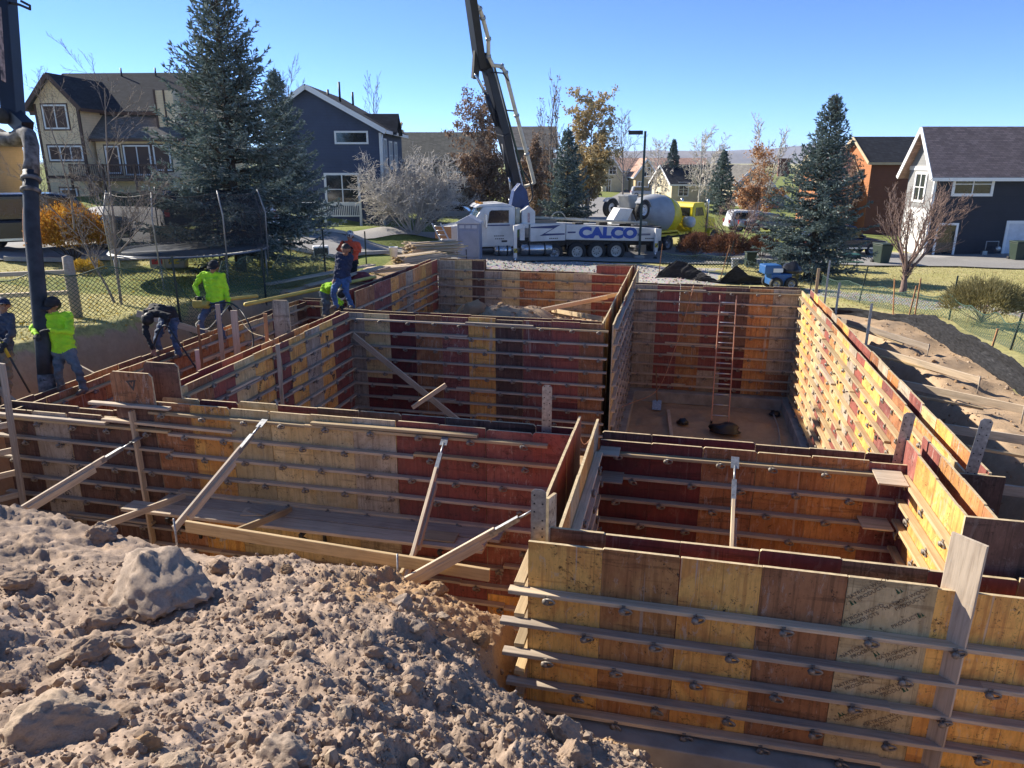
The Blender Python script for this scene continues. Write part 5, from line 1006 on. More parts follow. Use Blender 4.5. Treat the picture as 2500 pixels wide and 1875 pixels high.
def gable_x(root,x0,x1,y0,y1,ze,zr,wall,roof,trim,ov=.45,z0=0,yr=None,th=.18,wallmesh=True):
    # ridge runs along local x; gable ends face -x and +x
    yr=(y0+y1)/2 if yr is None else yr
    if wallmesh:
        b=MB(); b.prism([(y0,z0),(y1,z0),(y1,ze),(yr,zr),(y0,ze)],x0,x1,0,'X'); b.build('wall',wall,root)
    s0=(zr-ze)/(yr-y0); s1=(zr-ze)/(y1-yr); b=MB()
    b.prism([(y0-ov,ze-ov*s0+.02),(yr,zr+.02),(y1+ov,ze-ov*s1+.02),(y1+ov,ze-ov*s1+.02+th),(yr,zr+.02+th),(y0-ov,ze-ov*s0+.02+th)],x0-ov,x1+ov,0,'X'); r=b.build('roof',roof,root)
    b=MB()
    for x in(x0-ov-.02,x1+ov+.02):
        for (ya,za,yb,zb) in((y0-ov,ze-ov*s0,yr,zr),(y1+ov,ze-ov*s1,yr,zr)): b.beam((x,ya,za+.08),(x,yb,zb+.08),.05,.26,(0,0,1))
    b.beam((x0-ov,y0-ov-.03,ze-ov*s0+.06),(x1+ov,y0-ov-.03,ze-ov*s0+.06),.07,.2)
    b.build('fascia',trim,root); return r
def gable_y(root,x0,x1,y0,y1,zl,zr,zrt,wall,roof,trim,ov=.4,z0=0,xr=None,th=.18):
    # ridge along local y at xr; zl, zrt = eave heights left and right
    xr=(x0+x1)/2 if xr is None else xr
    b=MB(); b.prism([(x0,z0),(x1,z0),(x1,zrt),(xr,zr),(x0,zl)],y0,y1,0,'Y'); b.build('wall',wall,root)
    s0=(zr-zl)/(xr-x0); s1=(zr-zrt)/(x1-xr); b=MB()
    b.prism([(x0-ov,zl-ov*s0+.02),(xr,zr+.02),(x1+ov,zrt-ov*s1+.02),(x1+ov,zrt-ov*s1+.02+th),(xr,zr+.02+th),(x0-ov,zl-ov*s0+.02+th)],y0-ov,y1+ov,0,'Y'); r=b.build('roof',roof,root)
    b=MB()
    for (xa,za,xb,zb) in((x0-ov,zl-ov*s0,xr,zr),(x1+ov,zrt-ov*s1,xr,zr)): b.beam((xa,y0-ov-.03,za+.06),(xb,y0-ov-.03,zb+.06),.05,.28,(0,0,1))
    b.beam((x1+ov+.03,y0-ov,zrt-ov*s1+.06),(x1+ov+.03,y1+ov,zrt-ov*s1+.06),.07,.2); b.beam((x0-ov-.03,y0-ov,zl-ov*s0+.06),(x0-ov-.03,y1+ov,zl-ov*s0+.06),.07,.2)
    b.build('fascia',trim,root); return r
def window(root,face,u0,u1,z0,z1,pos,cols=2,rows=1,trim=TRW,tw=.11,outer=None,name='window',pane=None):
    # face 'F': plane y=pos facing -y, u=x ; 'L': plane x=pos facing -x, u=y ; 'R': plane x=pos facing +x
    def P(u,z,o): return {'F':(u,pos-o,z),'L':(pos-o,u,z),'R':(pos+o,u,z)}[face]
    def bar(b,a0,a1,c0,c1,o0,o1):
        p=P(a0,c0,o0);q=P(a1,c1,o1); b.bb(min(p[0],q[0]),max(p[0],q[0]),min(p[1],q[1]),max(p[1],q[1]),min(p[2],q[2]),max(p[2],q[2]))
    b=MB(); bar(b,u0-tw,u0,z0-tw,z1+tw,.0,.06); bar(b,u1,u1+tw,z0-tw,z1+tw,.0,.06); bar(b,u0,u1,z1,z1+tw,.0,.06); bar(b,u0,u1,z0-tw,z0,.0,.065)
    for c in range(1,cols): u=u0+(u1-u0)*c/cols; bar(b,u-.035,u+.035,z0,z1,.0,.05)
    for r_ in range(1,rows): z=z0+(z1-z0)*r_/rows; bar(b,u0,u1,z-.025,z+.025,.0,.045)
    w=b.build(name,trim,root); g=MB(); bar(g,u0,u1,z0,z1,.004,.015); g.build('pane',pane or GLASS,w)
    if outer:
        b=MB(); t2=tw+.09; bar(b,u0-t2,u1+t2,z0-t2,z1+t2,.001,.03); b.build('casing',outer,w)
    return w
def house(label,x,y,z,rz): return thing('house',label,'house',(x,y,z),R(rz))
CA=12.9
# slate blue house
h=house('slate blue gabled house with white trim behind the street',-24.05,42.95,-.45,CA)
gable_y(h,0,5.8,0,9,6.95,7.95,5.6,SLATE,RDK,TRW,.4,-.6,1.5)
window(h,'F',3.1,4.95,4.85,5.4,0,1,1); window(h,'F',2.3,4.25,1.2,2.9,0,2,2,TRW,.14); window(h,'F',-.0+.1,.9,1.2,2.9,0,1,2)
window(h,'R',1.0,1.9,3.1,5.0,5.8,2,2); window(h,'R',3.2,4.1,3.3,4.9,5.8,2,2); window(h,'R',5.4,6.3,3.3,4.9,5.8,2,2); window(h,'R',1.0,2.2,.8,2.4,5.8,2,2)
b=MB(); b.bb(5.72,5.86,-.05,.12,-.5,5.4); b.build('corner_board',TRW,h)
b=MB(); b.prism([(2.4,5.5),(4.4,5.5),(3.4,6.45)],4.4,6.25,0,'X'); b.build('dormer',SLATE,h); b=MB(); b.prism([(2.1,5.35),(3.4,6.55),(4.7,5.35),(4.7,5.5),(3.4,6.7),(2.1,5.5)],4.1,6.5,0,'X'); b.build('dormer_roof',RDK,h)
for i,(x,y,hh) in enumerate([(2.3,2.0,.5),(2.9,2.6,1.0),(3.6,3.2,.45)]): b=MB(); b.tube([(x,y,7.2),(x,y,7.55+hh)],.07,8); b.build('vent_pipe',DARKM,h)
b=MB(); b.tube([(5.95,-.1,5.3),(5.9,-.1,5.0),(5.88,-.08,0)],.05,6); b.build('downpipe',TRW,h)
rl=thing('porch_railing','white porch railing in front of the slate blue house','railing',(-23.6,40.2,.05),R(CA+4)); b=MB(); b.bb(-1.2,5.0,-.04,.04,.82,.9); b.bb(-1.2,5.0,-.03,.03,.06,.13); b.build('rail',TRW,rl)
for x in(-1.2,.8,2.9,5.0): box_part(rl,'post',TRW,x-.07,x+.07,-.07,.07,-.5,1.0)
b=MB()
for i in range(56): b.bb(-1.12+i*.11,-1.08+i*.11,-.02,.02,.1,.83)
b.build('balusters',TRW,rl)['kind']='stuff'
# cream house on the left
h=house('cream house with brown trim and a deck on the left hill',-42.7,43.6,1.15,10)
gable_x(h,-1.6,9.8,3.0,11,5.6,8.25,CREAM,RDK,TRB,.5,-.8)
gable_y(h,0,2.95,0,7,5.85,7.5,5.85,CREAM,RDK,TRB,.45,-.8,None)
gable_x(h,3.2,9.2,1.0,7.4,3.75,6.35,CREAM,RGR,TRB,.4,-.8,4.6)
window(h,'F',.6,2.1,4.3,5.65,0,2,1,TRW,.1,TRB); window(h,'F',.55,2.75,2.25,3.05,0,3,1,TRW,.1,TRB); window(h,'F',.9,1.9,-.3,.25,0,2,1,TRW,.1,TRB)
window(h,'F',3.9,4.7,1.4,3.05,1.0,1,1,TRW,.1,TRB); window(h,'F',5.2,6.9,1.3,3.1,1.0,2,1,TRW,.1,TRB,'sliding_door'); window(h,'F',7.3,8.3,1.6,3.1,1.0,1,1,TRW,.1,TRB); window(h,'R',2.0,3.0,1.9,3.2,9.2,1,2,TRW,.1,TRB)
for x in(0.03,2.92): box_part(h,'corner_board',TRB,x-.09,x+.09,-.02,.1,-.7,5.8)
box_part(h,'chimney',CREAM,7.55,8.75,1.6,2.6,3.9,6.75); box_part(h,'chimney_trim',TRB,7.45,7.56,1.5,1.62,3.9,6.8); box_part(h,'chimney_trim',TRB,8.1,8.2,1.55,1.605,4.2,6.8)
box_part(h,'band_board',TRB,-.05,3.0,-.03,.02,1.0,1.2)
dk=MB(); dk.bb(2.3,9.0,-1.0,1.0,.85,1.05); dk.build('deck',TRB,h)
b=MB(); b.bb(2.3,9.0,-1.0,-.92,1.85,1.95); b.bb(2.3,9.0,-1.0,-.92,1.15,1.22)
for x in(2.35,4.6,6.8,8.95): b.bb(x-.06,x+.06,-1.02,-.9,-1.0,1.98)
r_=b.build('deck_railing',TRB,h); b=MB()
for i in range(46): b.bb(2.42+i*.142,2.46+i*.142,-.98,-.94,1.1,1.9)
b.build('balusters',TRB,r_)['kind']='stuff'
for i,(x,y) in enumerate([(2.6,6.6),(5.2,6.6)]): b=MB(); b.tube([(x,y,8.0),(x,y,8.75)],.06,6); b.build('vent_pipe',DARKM,h)
# low part of another house at the far left edge
h=house('cream and brown house wing cut by the left edge',-49.5,38.5,1.6,16); gable_y(h,0,5,0,6,2.9,4.3,2.9,siding('tan_brown_siding',(.30,.24,.15)),RGR,TRB,.4,-1); window(h,'F',.8,1.9,.9,2.1,0,2,1,TRW,.1,TRB); window(h,'F',3.1,4.2,.9,2.1,0,2,1,TRW,.1,TRB); box_part(h,'deck_railing',TRB,-1,6,-1.6,-1.5,.1,.95)
# navy and pale grey house on the right
h=house('navy and pale grey house with white trim at the right edge',14.85,50.6,-2.45,CA)
b=MB(); b.prism([(0,0),(3.1,0),(3.1,5.35),(1.55,7.6),(0,5.35)],.012,14,0,'X'); b.build('wall',NVY,h)
b=MB(); b.prism([(0.0,0),(3.1,0),(3.1,5.35),(1.55,7.6),(0.0,5.35)],-.01,.01,0,'X'); b.build('end_wall',LGREY,h)
gable_x(h,0,14,0,3.1,5.35,7.6,NVY,RBR,TRW,.5,0,None,.16,False)
window(h,'F',1.25,3.45,3.85,4.95,0,2,2,TRW,.17); window(h,'F',.65,1.75,.1,1.95,0,1,1,TRW,.13,None,'glass_door'); window(h,'F',8.2,10.2,3.7,4.95,0,2,2,TRW,.17)
d=window(h,'F',5.0,6.6,.05,2.05,0,1,1,TRW,.17,None,'door',simple('pale_door',(.62,.63,.66),.5)); window(h,'L',1.0,2.1,3.4,4.95,-.01,2,2,TRW,.15); box_part(h,'lit_end_panel',TRW,-.05,-.012,.3,2.8,.1,2.9)  # white panel paints in the pale sunlit lower end wall, not a door
box_part(h,'corner_board',TRW,-.06,.1,-.05,.06,0,5.3); box_part(h,'band_board',TRW,-.045,-.015,0,3.1,5.2,5.45)
t=thing('gas_meter','grey gas meter on the navy house wall','gas meter',(18.9,51.1,-2.0),R(CA)); b=MB(); b.tube([(-.5,0,-.3),(-.5,0,.55),(.25,0,.55),(.25,0,.1)],.035,6); b.build('pipe',STEEL,t); b=MB(); b.lathe([(.12,-.1),(.16,-.08),(.16,.08),(.12,.1)],(.25,-.02,.1),'Y',12); b.build('meter',STEEL,t); b=MB(); b.box((-.55,0,-.2),(.3,.2,.35)); b.build('regulator_box',STEEL,t)
# orange brown house
h=house('orange and brown house with a dark roof behind the right spruce',15.1,68.5,-2.75,CA)
b=MB(); b.prism([(0,0),(6,0),(6,6.1),(3,7.9),(0,6.1)],.012,9,0,'X'); b.build('wall',BRSD,h); b=MB(); b.prism([(0,0),(6,0),(6,6.1),(3,7.9),(0,6.1)],-.012,.01,0,'X'); b.build('end_wall',ORSD,h); gable_x(h,0,9,0,6,6.1,7.9,BRSD,RDK,TRC,.5,0,None,.16,False)
window(h,'L',1.2,2.4,4.4,5.3,-.012,2,1,TRB); window(h,'L',1.2,2.4,2.9,3.8,-.012,2,1,TRB); gable_x(h,-3.6,-.6,1.5,6,4.6,6.6,ORSD,RBR,TRC,.4); window(h,'L',2.2,3.4,1.2,2.4,-3.6,2,1,TRB)
# grey roofed house behind, split by the boom
h=house('taupe house with a wide grey green roof left of the boom',-25.2,64.0,-.9,CA); gable_x(h,0,7.8,0,8,4.35,6.6,TAUPE,RGN,TRB,.5,-.5); window(h,'F',1.2,2.6,1.8,3.2,0,2,1); window(h,'F',4.6,6.0,1.8,3.2,0,2,1)
h=house('brown house corner seen between the boom and the rusty young tree',-15.7,66.5,-1.7,CA); gable_x(h,0,4.2,0,7,6.2,7.9,TAUPE,RGR,TRW,.4,-.5); window(h,'F',1.2,2.4,3.4,5.0,0,1,2); window(h,'F',1.2,2.4,.7,2.2,0,1,2)
# far houses
def far_house(label,x,y,z,w,d,ze,zr,wall,roof,wins,rz=CA,front='y'):
    h=house(label,x,y,z,rz)
    if front=='y': gable_y(h,0,w,0,d,ze,zr,ze,wall,roof,TRW,.4,-.8)
    else: gable_x(h,0,w,0,d,ze,zr,wall,roof,TRW,.4,-.8)
    for (u0,u1,z0,z1) in wins: window(h,'F',u0,u1,z0,z1,0,2,2,TRW,.12)
    return h
far_house('far cream townhouse with a pointed gable left of the street tree',-14.9,141,-2.2,3.6,8,3.5,6.1,PALE,RDK,[(1.2,2.4,3.3,4.6),(.7,1.5,.1,2.2)])
far_house('far tan townhouse with a pointed gable behind the parked cars',-8.6,137,-2.5,3.8,8,3.5,6.2,siding('tan_siding',(.52,.38,.2)),RBR,[(1.3,2.5,3.3,4.7),(.5,1.4,.1,2.3),(2.4,3.3,.1,2.3)])
far_house('far low roofed house between the street tree and the lamp post',-13.0,150,-2.2,18,9,3.8,6.0,PALE,RBR,[(2,4,2,4)],CA,'x')
far_house('far cream house with a dark roof behind the pale aspen',-1.6,101,-2.0,10.5,8,2.5,4.7,PALE,RDK,[(1,2.2,1,2.6)],CA+8,'x')
far_house('far house front gable of the dark roofed house',6.2,98,-2.0,4.6,6,2.6,4.7,PALE,RGR,[(1.6,3,1.2,2.4)],CA+6)
h=far_house('low grey gabled cottage left of the orange leaved tree',7.4,92,-2.2,4.4,6,1.5,3.0,LGREY,RGR,[(1.6,2.8,.4,1.6)],CA+4)
t=thing('brick_chimney','red brick chimney on the dark roof behind the orange leaved tree','chimney',(11.6,97.5,1.6)); b=MB(); b.box((0,0,.9),(1.3,1.0,1.9)); b.box((0,0,1.95),(1.5,1.2,.2)); b.build('stack',simple('brick_red',(.26,.12,.08),.9,var=.3,nscale=8),t)
# hills
def ridge(name,label,pts,dist_y,depth,mat,seed,base=-6):
    n=220; xs_=np.linspace(pts[0][0],pts[-1][0],n); zt=np.interp(xs_,[p[0] for p in pts],[p[1] for p in pts]); zt=zt+np.array([fbm(np.array(x*.004+seed),np.array(1.3),5,seed) for x in xs_])*.06*(zt.max()-base)
    k=14; V=[]
    for j in range(k):
        s=j/(k-1); w=math.sin(s*math.pi/2); nz=fbm(xs_*.006+seed,np.full(n,s*5.),4,seed+2)*.10*(zt-base)*(1-abs(2*s-1))
        V.append(np.stack([xs_,np.full(n,dist_y-depth*(1-s)),base+(zt-base)*w+nz],-1))
    V.append(np.stack([xs_,np.full(n,dist_y+depth),np.full(n,base)],-1)); V=np.stack(V,0); m=V.shape[0]; idx=np.arange(m*n).reshape(m,n); F=np.stack([idx[:-1,:-1],idx[:-1,1:],idx[1:,1:],idx[1:,:-1]],-1).reshape(-1,4)
    o=rawmesh(name,V.reshape(-1,3),F,mat,smooth=True); return setp(o,label,'hills',kind='structure')
HILLM=stripmat('sage_hillside',(.17,.15,.12),(.25,.21,.16),.004); FORM=leafmat('juniper_forest',[(.03,.045,.025),(.06,.07,.04)],.9,0)
ridge('hills','long blue ridge of hills on the horizon',[(-2600,30),(-1500,50),(-900,62),(-300,70),(200,72),(500,88),(900,102),(1500,116),(2200,118),(3600,100),(5200,80)],5200,1500,HILLM,3)
ridge('hills','low nearer foothill below the long ridge',[(-1400,15),(-700,38),(-200,52),(100,52),(260,38),(420,12),(700,0)],3600,700,HILLM,9)
hz_=ridge('hills','dark juniper covered hill behind the orange brown house',[(20,-6),(70,-1),(110,4.5),(160,8.5),(230,11),(330,12),(450,9)],430,90,FORM,5)
rs=np.random.RandomState(8); N=1400; xx=rs.uniform(40,440,N); yy=rs.uniform(345,430,N); zz_=np.interp(xx,[20,70,110,160,230,330,450],[-6,-1,4.5,8.5,11,12,9]); s=(yy-340)/90; hh=-6+(zz_+6)*np.sin(np.clip(s,0,1)*math.pi/2)
P=np.repeat(np.stack([xx,yy,hh],-1),14,0)+rs.normal(size=(N*14,3))*np.array([1.3,1.3,.9]); o=kites('junipers',P,rs.normal(size=(len(P),3)),np.full(len(P),1.8),np.full(len(P),.6),FORM,None,rs,False); setp(o,'mass of junipers covering the dark hill on the right','trees',kind='stuff')
# ---------------- vehicles ----------------
def paint(name,c,rough=.3): 
    m=simple(name,c,rough,0,.5,var=.06,nscale=1.5); m.node_tree.nodes['Principled BSDF'].inputs['Coat Weight'].default_value=.25; return m
PWH=simple('dusty_white_paint',(.66,.65,.62),.45,var=.1,nscale=2); PYL=simple('yellow_paint',(.72,.56,.01),.4,var=.08); PGR=simple('drum_grey',(.36,.37,.38),.5,var=.12,nscale=2); PNV=simple('boom_navy',(.006,.010,.022),.5,var=.3,nscale=3); PBL=simple('logo_blue',(.015,.07,.36),.5,var=.02); PNY=simple('stripe_navy',(.02,.035,.13),.5,var=.02); CREAMP=simple('cream_pipe',(.62,.55,.42),.5,var=.15); GRIME=simple('grimy_chassis',(.035,.033,.03),.8,var=.4,nscale=8); CHROME=simple('tank_aluminium',(.55,.56,.57),.25,.9,var=.1); WGL=simple('green_glass',(.16,.22,.20),.08,0,.8,var=.3,nscale=4); AMB=simple('amber_lamp',(.7,.28,.03),.3); TLR=simple('red_lamp',(.4,.01,.01),.3)
def wheel(parent,x,y,z,r=.52,w=.3,side=-1,rim=STEEL,dual=False,name='wheel'):
    t=MB(); t.lathe([(r*.58,-w/2),(r*.92,-w/2),(r,-w*.36),(r,w*.36),(r*.92,w/2),(r*.58,w/2)],(0,0,0),'Y',26,cap=False); o=t.build(name,RUBBER,parent,(x,y,z))
    q=MB(); s=side; q.lathe([(.0,s*w*.30),(r*.16,s*w*.30),(r*.2,s*w*.16),(r*.42,s*w*.12),(r*.5,s*w*.30),(r*.6,s*w*.44),(r*.6,-s*w*.4),(0,-s*w*.3)],(0,0,0),'Y',22); q.build('rim',rim,o)
    h=MB()
    for i in range(8): a_=i*math.pi/4; h.box((math.cos(a_)*r*.33,s*w*.17,math.sin(a_)*r*.33),(r*.09,.02,r*.09))
    h.build('hub_nuts',DARKM,o)['kind']='stuff'; return o
T0=Vector((-12.66,38.0,-1.99)); TRZ=R(24.6)
T=thing('concrete_pump_truck','white concrete pump truck lettered CALCO with a dark folding boom','pump truck',T0,TRZ)
MI=Matrix.Rotation(-TRZ,3,'Z')
def TL(p): return MI@(Vector(p)-T0)
b=MB(); b.bb(.2,11.9,-.5,.5,.75,1.05); b.bb(4.1,11.6,-1.1,1.1,.9,1.15); b.build('chassis',GRIME,T)
# cab and hood
b=MB(); b.prism([(.05,.75),(.0,1.55),(.25,1.95),(1.75,2.22),(1.75,.85),(1.6,.75)],-1.0,1.0,0,'Y'); b.build('hood',PWH,T,bev=.1)
b=MB(); b.box((-.03,0,1.25),(.1,1.1,.9)); b.build('grille',CHROME,T); b=MB(); b.box((-.12,0,.55),(.22,2.3,.38)); b.build('bumper',PWH,T,bev=.05)
for s in(-1,1):
    b=MB(); b.lathe([(.0,-.14),(.13,-.12),(.15,0)],(.06,s*.82,1.35),'X',12); b.build('headlight',CHROME,T)
    b=MB(); pr=[(.15+1.0+.72*math.cos(a_),.35+.72*math.sin(a_)) for a_ in np.linspace(0,math.pi,9)]; pr=[(p[0]-.15,p[1]) for p in pr]+[(1.0-.6,.35),(1.0-.45,.8),(1.0,1.0),(1.0+.45,.8),(1.0+.6,.35)]; b.prism(pr,s*1.22-.16,s*1.22+.16,0,'Y'); b.build('front_fender',PWH,T)
b=MB(); b.prism([(1.6,.9),(1.6,2.15),(2.15,2.95),(2.3,3.0),(3.85,3.0),(3.9,2.9),(3.9,.9)],-1.15,1.15,0,'Y'); b.build('cab',PWH,T,bev=.06)
b=MB(); b.prism([(1.75,2.92),(2.0,3.1),(3.2,3.16),(3.7,3.06),(3.7,2.98),(2.1,2.98)],-1.1,1.1,0,'Y'); b.build('roof_visor',PWH,T,bev=.05)
M_=Matrix.Rotation(math.atan2(.55,.8),3,'Y'); b=MB(); b.box((1.845,0,2.55),(.02,1.95,.84),M_); b.build('windshield',WGL,T); b=MB(); b.box((1.83,0,2.55),(.025,.05,.84),M_); b.build('windshield_post',PWH,T)
for s in(-1,1):
    d=MB(); d.bb(2.35,3.6,s*1.165-.012,s*1.165+.012,1.0,2.1); dd=d.build('door',PWH,T); q=MB(); q.prism([(2.42,2.15),(2.52,2.72),(2.62,2.8),(3.55,2.8),(3.55,2.15)],s*1.168-.012,s*1.168+.012,0,'Y'); q.build('door_window',GLASS,dd); q=MB(); q.bb(3.15,3.45,s*1.18-.02,s*1.18+.02,1.15,1.24); q.build('handle',DARKM,dd); q=MB(); q.bb(2.35,3.6,s*1.182-.004,s*1.182+.004,2.0,2.06); q.build('door_stripe',PNY,dd)
    m_=MB(); m_.box((2.25,s*1.55,2.3),(.12,.25,.72)); m_.build('mirror',CHROME,T,bev=.03); m_=MB(); m_.tube([(2.3,s*1.15,2.05),(2.25,s*1.5,2.1)],.025,6); m_.build('mirror_arm',DARKM,T)
for i in range(5): b=MB(); b.box((2.05+.05*abs(i-2),-.8+.4*i,3.16),(.16,.14,.09)); b.build('marker_lamp',AMB,T,bev=.02)
b=MB(); b.lathe([(.07,1.0),(.07,3.2),(.085,3.25)],(4.05,.95,0),'Z',10); b.build('exhaust_stack',CHROME,T); b=MB(); b.lathe([(.17,2.0),(.17,2.9)],(4.05,-.95,0),'Z',14); b.build('air_cleaner',simple('tan_filter',(.5,.47,.36),.5),T)
b=MB(); b.prism([(4.25,2.05),(4.25,2.72),(4.62,3.02),(4.98,2.72),(4.98,2.05)],-1.2,-.5,0,'Y'); b.build('control_box',PWH,T,bev=.02); b=MB(); b.box((4.62,-1.215,2.4),(.12,.012,.5)); b.build('box_decal',simple('faded_decal',(.5,.35,.33),.5,var=.3,nscale=12),T)
# side body
b=MB(); b.prism([(4.7,1.15),(4.7,2.08),(6.65,2.05),(6.65,1.18)],-1.27,-.9,0,'Y'); b.build('side_locker',PWH,T,bev=.015)
b=MB(); b.prism([(6.68,1.22),(6.68,2.02),(12.0,1.72),(12.15,1.68),(12.15,1.05),(11.9,1.02)],-1.3,-.95,0,'Y'); b.build('rear_outrigger_beam',PWH,T,bev=.015)
b=MB(); b.prism([(4.7,1.15),(4.7,2.05),(12.0,1.7),(12.0,1.05)],.9,1.27,0,'Y'); b.build('side_locker',PWH,T,bev=.015)
b=MB(); b.prism([(4.72,1.86),(4.72,1.92),(6.35,2.0),(5.5,1.55),(6.6,1.56),(6.6,1.48),(5.2,1.44),(5.95,1.82)],-1.283,-1.273,0,'Y'); b.build('locker_stripe',PNY,T); b=MB(); b.bb(6.75,7.2,-1.312,-1.302,1.56,1.64); b.build('beam_stripe',PNY,T); b=MB(); b.bb(10.75,11.5,-1.312,-1.302,1.36,1.42); b.bb(10.7,11.5,-1.312,-1.302,1.45,1.47); b.build('beam_stripe',PNY,T)
me=text_mesh('CALCO',.80,.004,.05); me.materials.append(PBL); o=link('lettering',me,T,(9.05,-1.312,1.51),(R(90),R(1.6),0)); o.scale=(1.22,.95,1)
me=text_mesh('(970) 285-1100',.085,.002); me.materials.append(PNY); 
for i,(x,z,w) in enumerate([(2.75,1.45,.55),(2.8,1.3,.5),(5.75,1.27,.5),(11.2,1.16,.6)]):
    q=MB()
    for k in range(5): q.bb(x+k*w/5,x+k*w/5+w/7,-1.322 if x>6.6 else (-1.182 if x<4 else -1.276),-1.31 if x>6.6 else (-1.17 if x<4 else -1.27),z,z+.05)
    q.build('small_print',DARKM,T)['kind']='stuff'
b=MB(); b.bb(11.0,11.12,-.5,-.4,1.0,1.3); 
for (x,z,r_,L) in((4.2,.72,.34,1.75),(2.75,.70,.30,.95)):
    q=MB(); q.lathe([(.0,x),(r_*.8,x),(r_,x+.06),(r_,x+L-.06),(r_*.8,x+L),(0,x+L)],(0,-.98,z),'X',24); tk=q.build('fuel_tank',CHROME,T)
    for k in(.25,.75): q=MB(); q.lathe([(r_+.01,x+L*k-.04),(r_+.01,x+L*k+.04)],(0,-.98,z),'X',24); q.build('tank_strap',DARKM,tk)
for x in(1.0,7.35,8.48,9.58): 
    for s in(-1,1): wheel(T,x,s*1.05,.53,.53,.34,s,simple('truck_rim',(.62,.58,.5),.6,.0) if x>2 else CHROME)
wheel(T,6.1,-1.0,.5,.48,.3,-1)
for (x0,x1) in((6.7,10.2),): b=MB(); b.prism([(6.75,1.0),(6.75,.62),(6.85,1.12),(10.1,1.12),(10.25,.45),(10.32,.45),(10.15,1.2),(6.7,1.2)],-1.22,-.75,0,'Y'); b.build('mud_guard',GRIME,T)
# outriggers
for (x,y,pad) in((3.62,-2.45,True),(11.75,-1.55,False),(3.62,2.4,True),(11.75,1.55,False)):
    L_=MB(); s=-1 if y<0 else 1
    L_.bb(x-.09,x+.09,y-.09,y+.09,.45,2.1 if pad else 1.75); leg=L_.build('outrigger_leg',PWH,T,bev=.015); q=MB(); q.lathe([(.065,.08),(.065,.6)],(x,y,0),'Z',10); q.build('jack_rod',CHROME,leg); q=MB(); q.lathe([(.02,.0),(.48,.0),(.42,.06),(.12,.1),(.09,.18)],(x,y,.0),'Z',16); q.build('foot_pad',GRIME,leg)
    q=MB(); q.bb(x-.095,x+.095,y-.097,y-.091,.72,.95); q.build('hazard_band',simple('hazard_yellow',(.5,.4,.04),.5),leg); q=MB(); q.beam((x-.09,y-.1,.74),(x+.09,y-.1,.92),.05,.008,(0,1,0)); q.build('hazard_stripe',DARKM,leg)
    if pad: q=MB(); q.beam((x,y,2.0),(x+.5,y+(-s)*.6,2.05),.2,.22); q.beam((x+.5,y-s*.6,2.05),(x+1.0,s*1.0,1.95),.2,.22); q.bb(x+.38,x+.62,y-s*.6-.1,y-s*.6+.1,1.3,2.1); q.build('outrigger_arm',PWH,T)
# deck pipes and hopper
b=MB(); b.tube([(4.9,-.5,2.35),(6.4,-.45,2.28),(11.6,-.4,1.95)],.075,10); b.build('deck_pipe',CREAMP,T); b=MB(); b.box((5.6,-.6,2.16),(1.3,.5,.16)); b.build('deck_box',simple('brown_box',(.3,.22,.15),.7),T)
b=MB(); b.tube([(6.4+.42*math.cos(a_),-.6,2.2+.45*math.sin(a_)) for a_ in np.linspace(0,math.pi,9)],.03,6); b.build('hoop_rail',CREAMP,T)
for x in(7.8,9.2,10.6): b=MB(); b.box((x,.3,1.75),(.5,.6,.5)); b.build('deck_machinery',GRIME,T,bev=.03)
b=MB(); b.prism([(9.6,1.9),(10.5,1.9),(10.9,2.7),(10.1,2.75)],-.1,1.0,0,'Y'); b.build('splash_panel',PWH,T,bev=.03); b=MB(); b.prism([(10.9,1.0),(12.2,1.0),(12.4,1.75),(10.8,1.75)],-.7,.7,0,'Y'); b.build('hopper',GRIME,T)
for i in range(8): b=MB(); b.lathe([(.05,-.06),(.05,.06)],(6.9+i*.6,-.4,2.27-.058*i),'X',8); 
# pedestal and boom (section by section)
b=MB(); b.lathe([(.75,1.9),(.75,2.15),(.6,2.2),(.55,2.6)],(4.35,0,0),'Z',18); b.build('slewing_ring',GRIME,T); b=MB(); b.prism([(3.75,2.5),(4.95,2.5),(4.7,3.75),(4.35,4.15),(4.0,3.75)],-.4,.4,0,'Y'); b.build('boom_pedestal',simple('pedestal_blue',(.012,.035,.13),.4,var=.2),T,bev=.03)
def wp(*p): return TL(p)
def cyl(name,a_,c,r_,mat,parent=T): q=MB(); q.tube([a_,c],r_,12); return q.build(name,mat,parent)
B0,B1,B1m=wp(-9.15,41.0,2.0),wp(-10.30,38.95,8.15),wp(-9.63,40.08,4.71); side=Vector((.2,-1,0))
q=MB(); q.beam(B0,B1m,.42,.55,side,0,.46,.95); q.beam(B1m,B1,.46,.95,side,0,.40,.62); q.build('boom_section',PNV,T,bev=.03)
q=MB(); q.beam(B0+Vector((.33,-.24,0)),B1+Vector((.33,-.24,0)),.05,.09,side); q.build('boom_rail',PWH,T); q=MB(); q.beam(B0+Vector((.47,-.2,.2)),B1+Vector((.42,-.2,-.2)),.07,.12,side); q.build('boom_pipe_rack',simple('dark_green',(.02,.05,.035),.5),T)
B2a,B2b=wp(-10.50,38.75,7.9),wp(-10.42,36.3,11.6); q=MB(); q.beam(B2a,B2b,.40,.72,side,0,.38,.60); q.build('boom_section',PNV,T,bev=.03); q=MB(); q.lathe([(.42,-.3),(.42,.3)],(0,0,0),'Y',16); o=q.build('boom_hinge',PNV,T,B1+Vector((-.1,0,-.05)))
q=MB(); q.beam(wp(-10.75,38.6,7.3),wp(-10.55,38.3,8.6),.3,.32,side); q.build('hinge_link',GRIME,T)
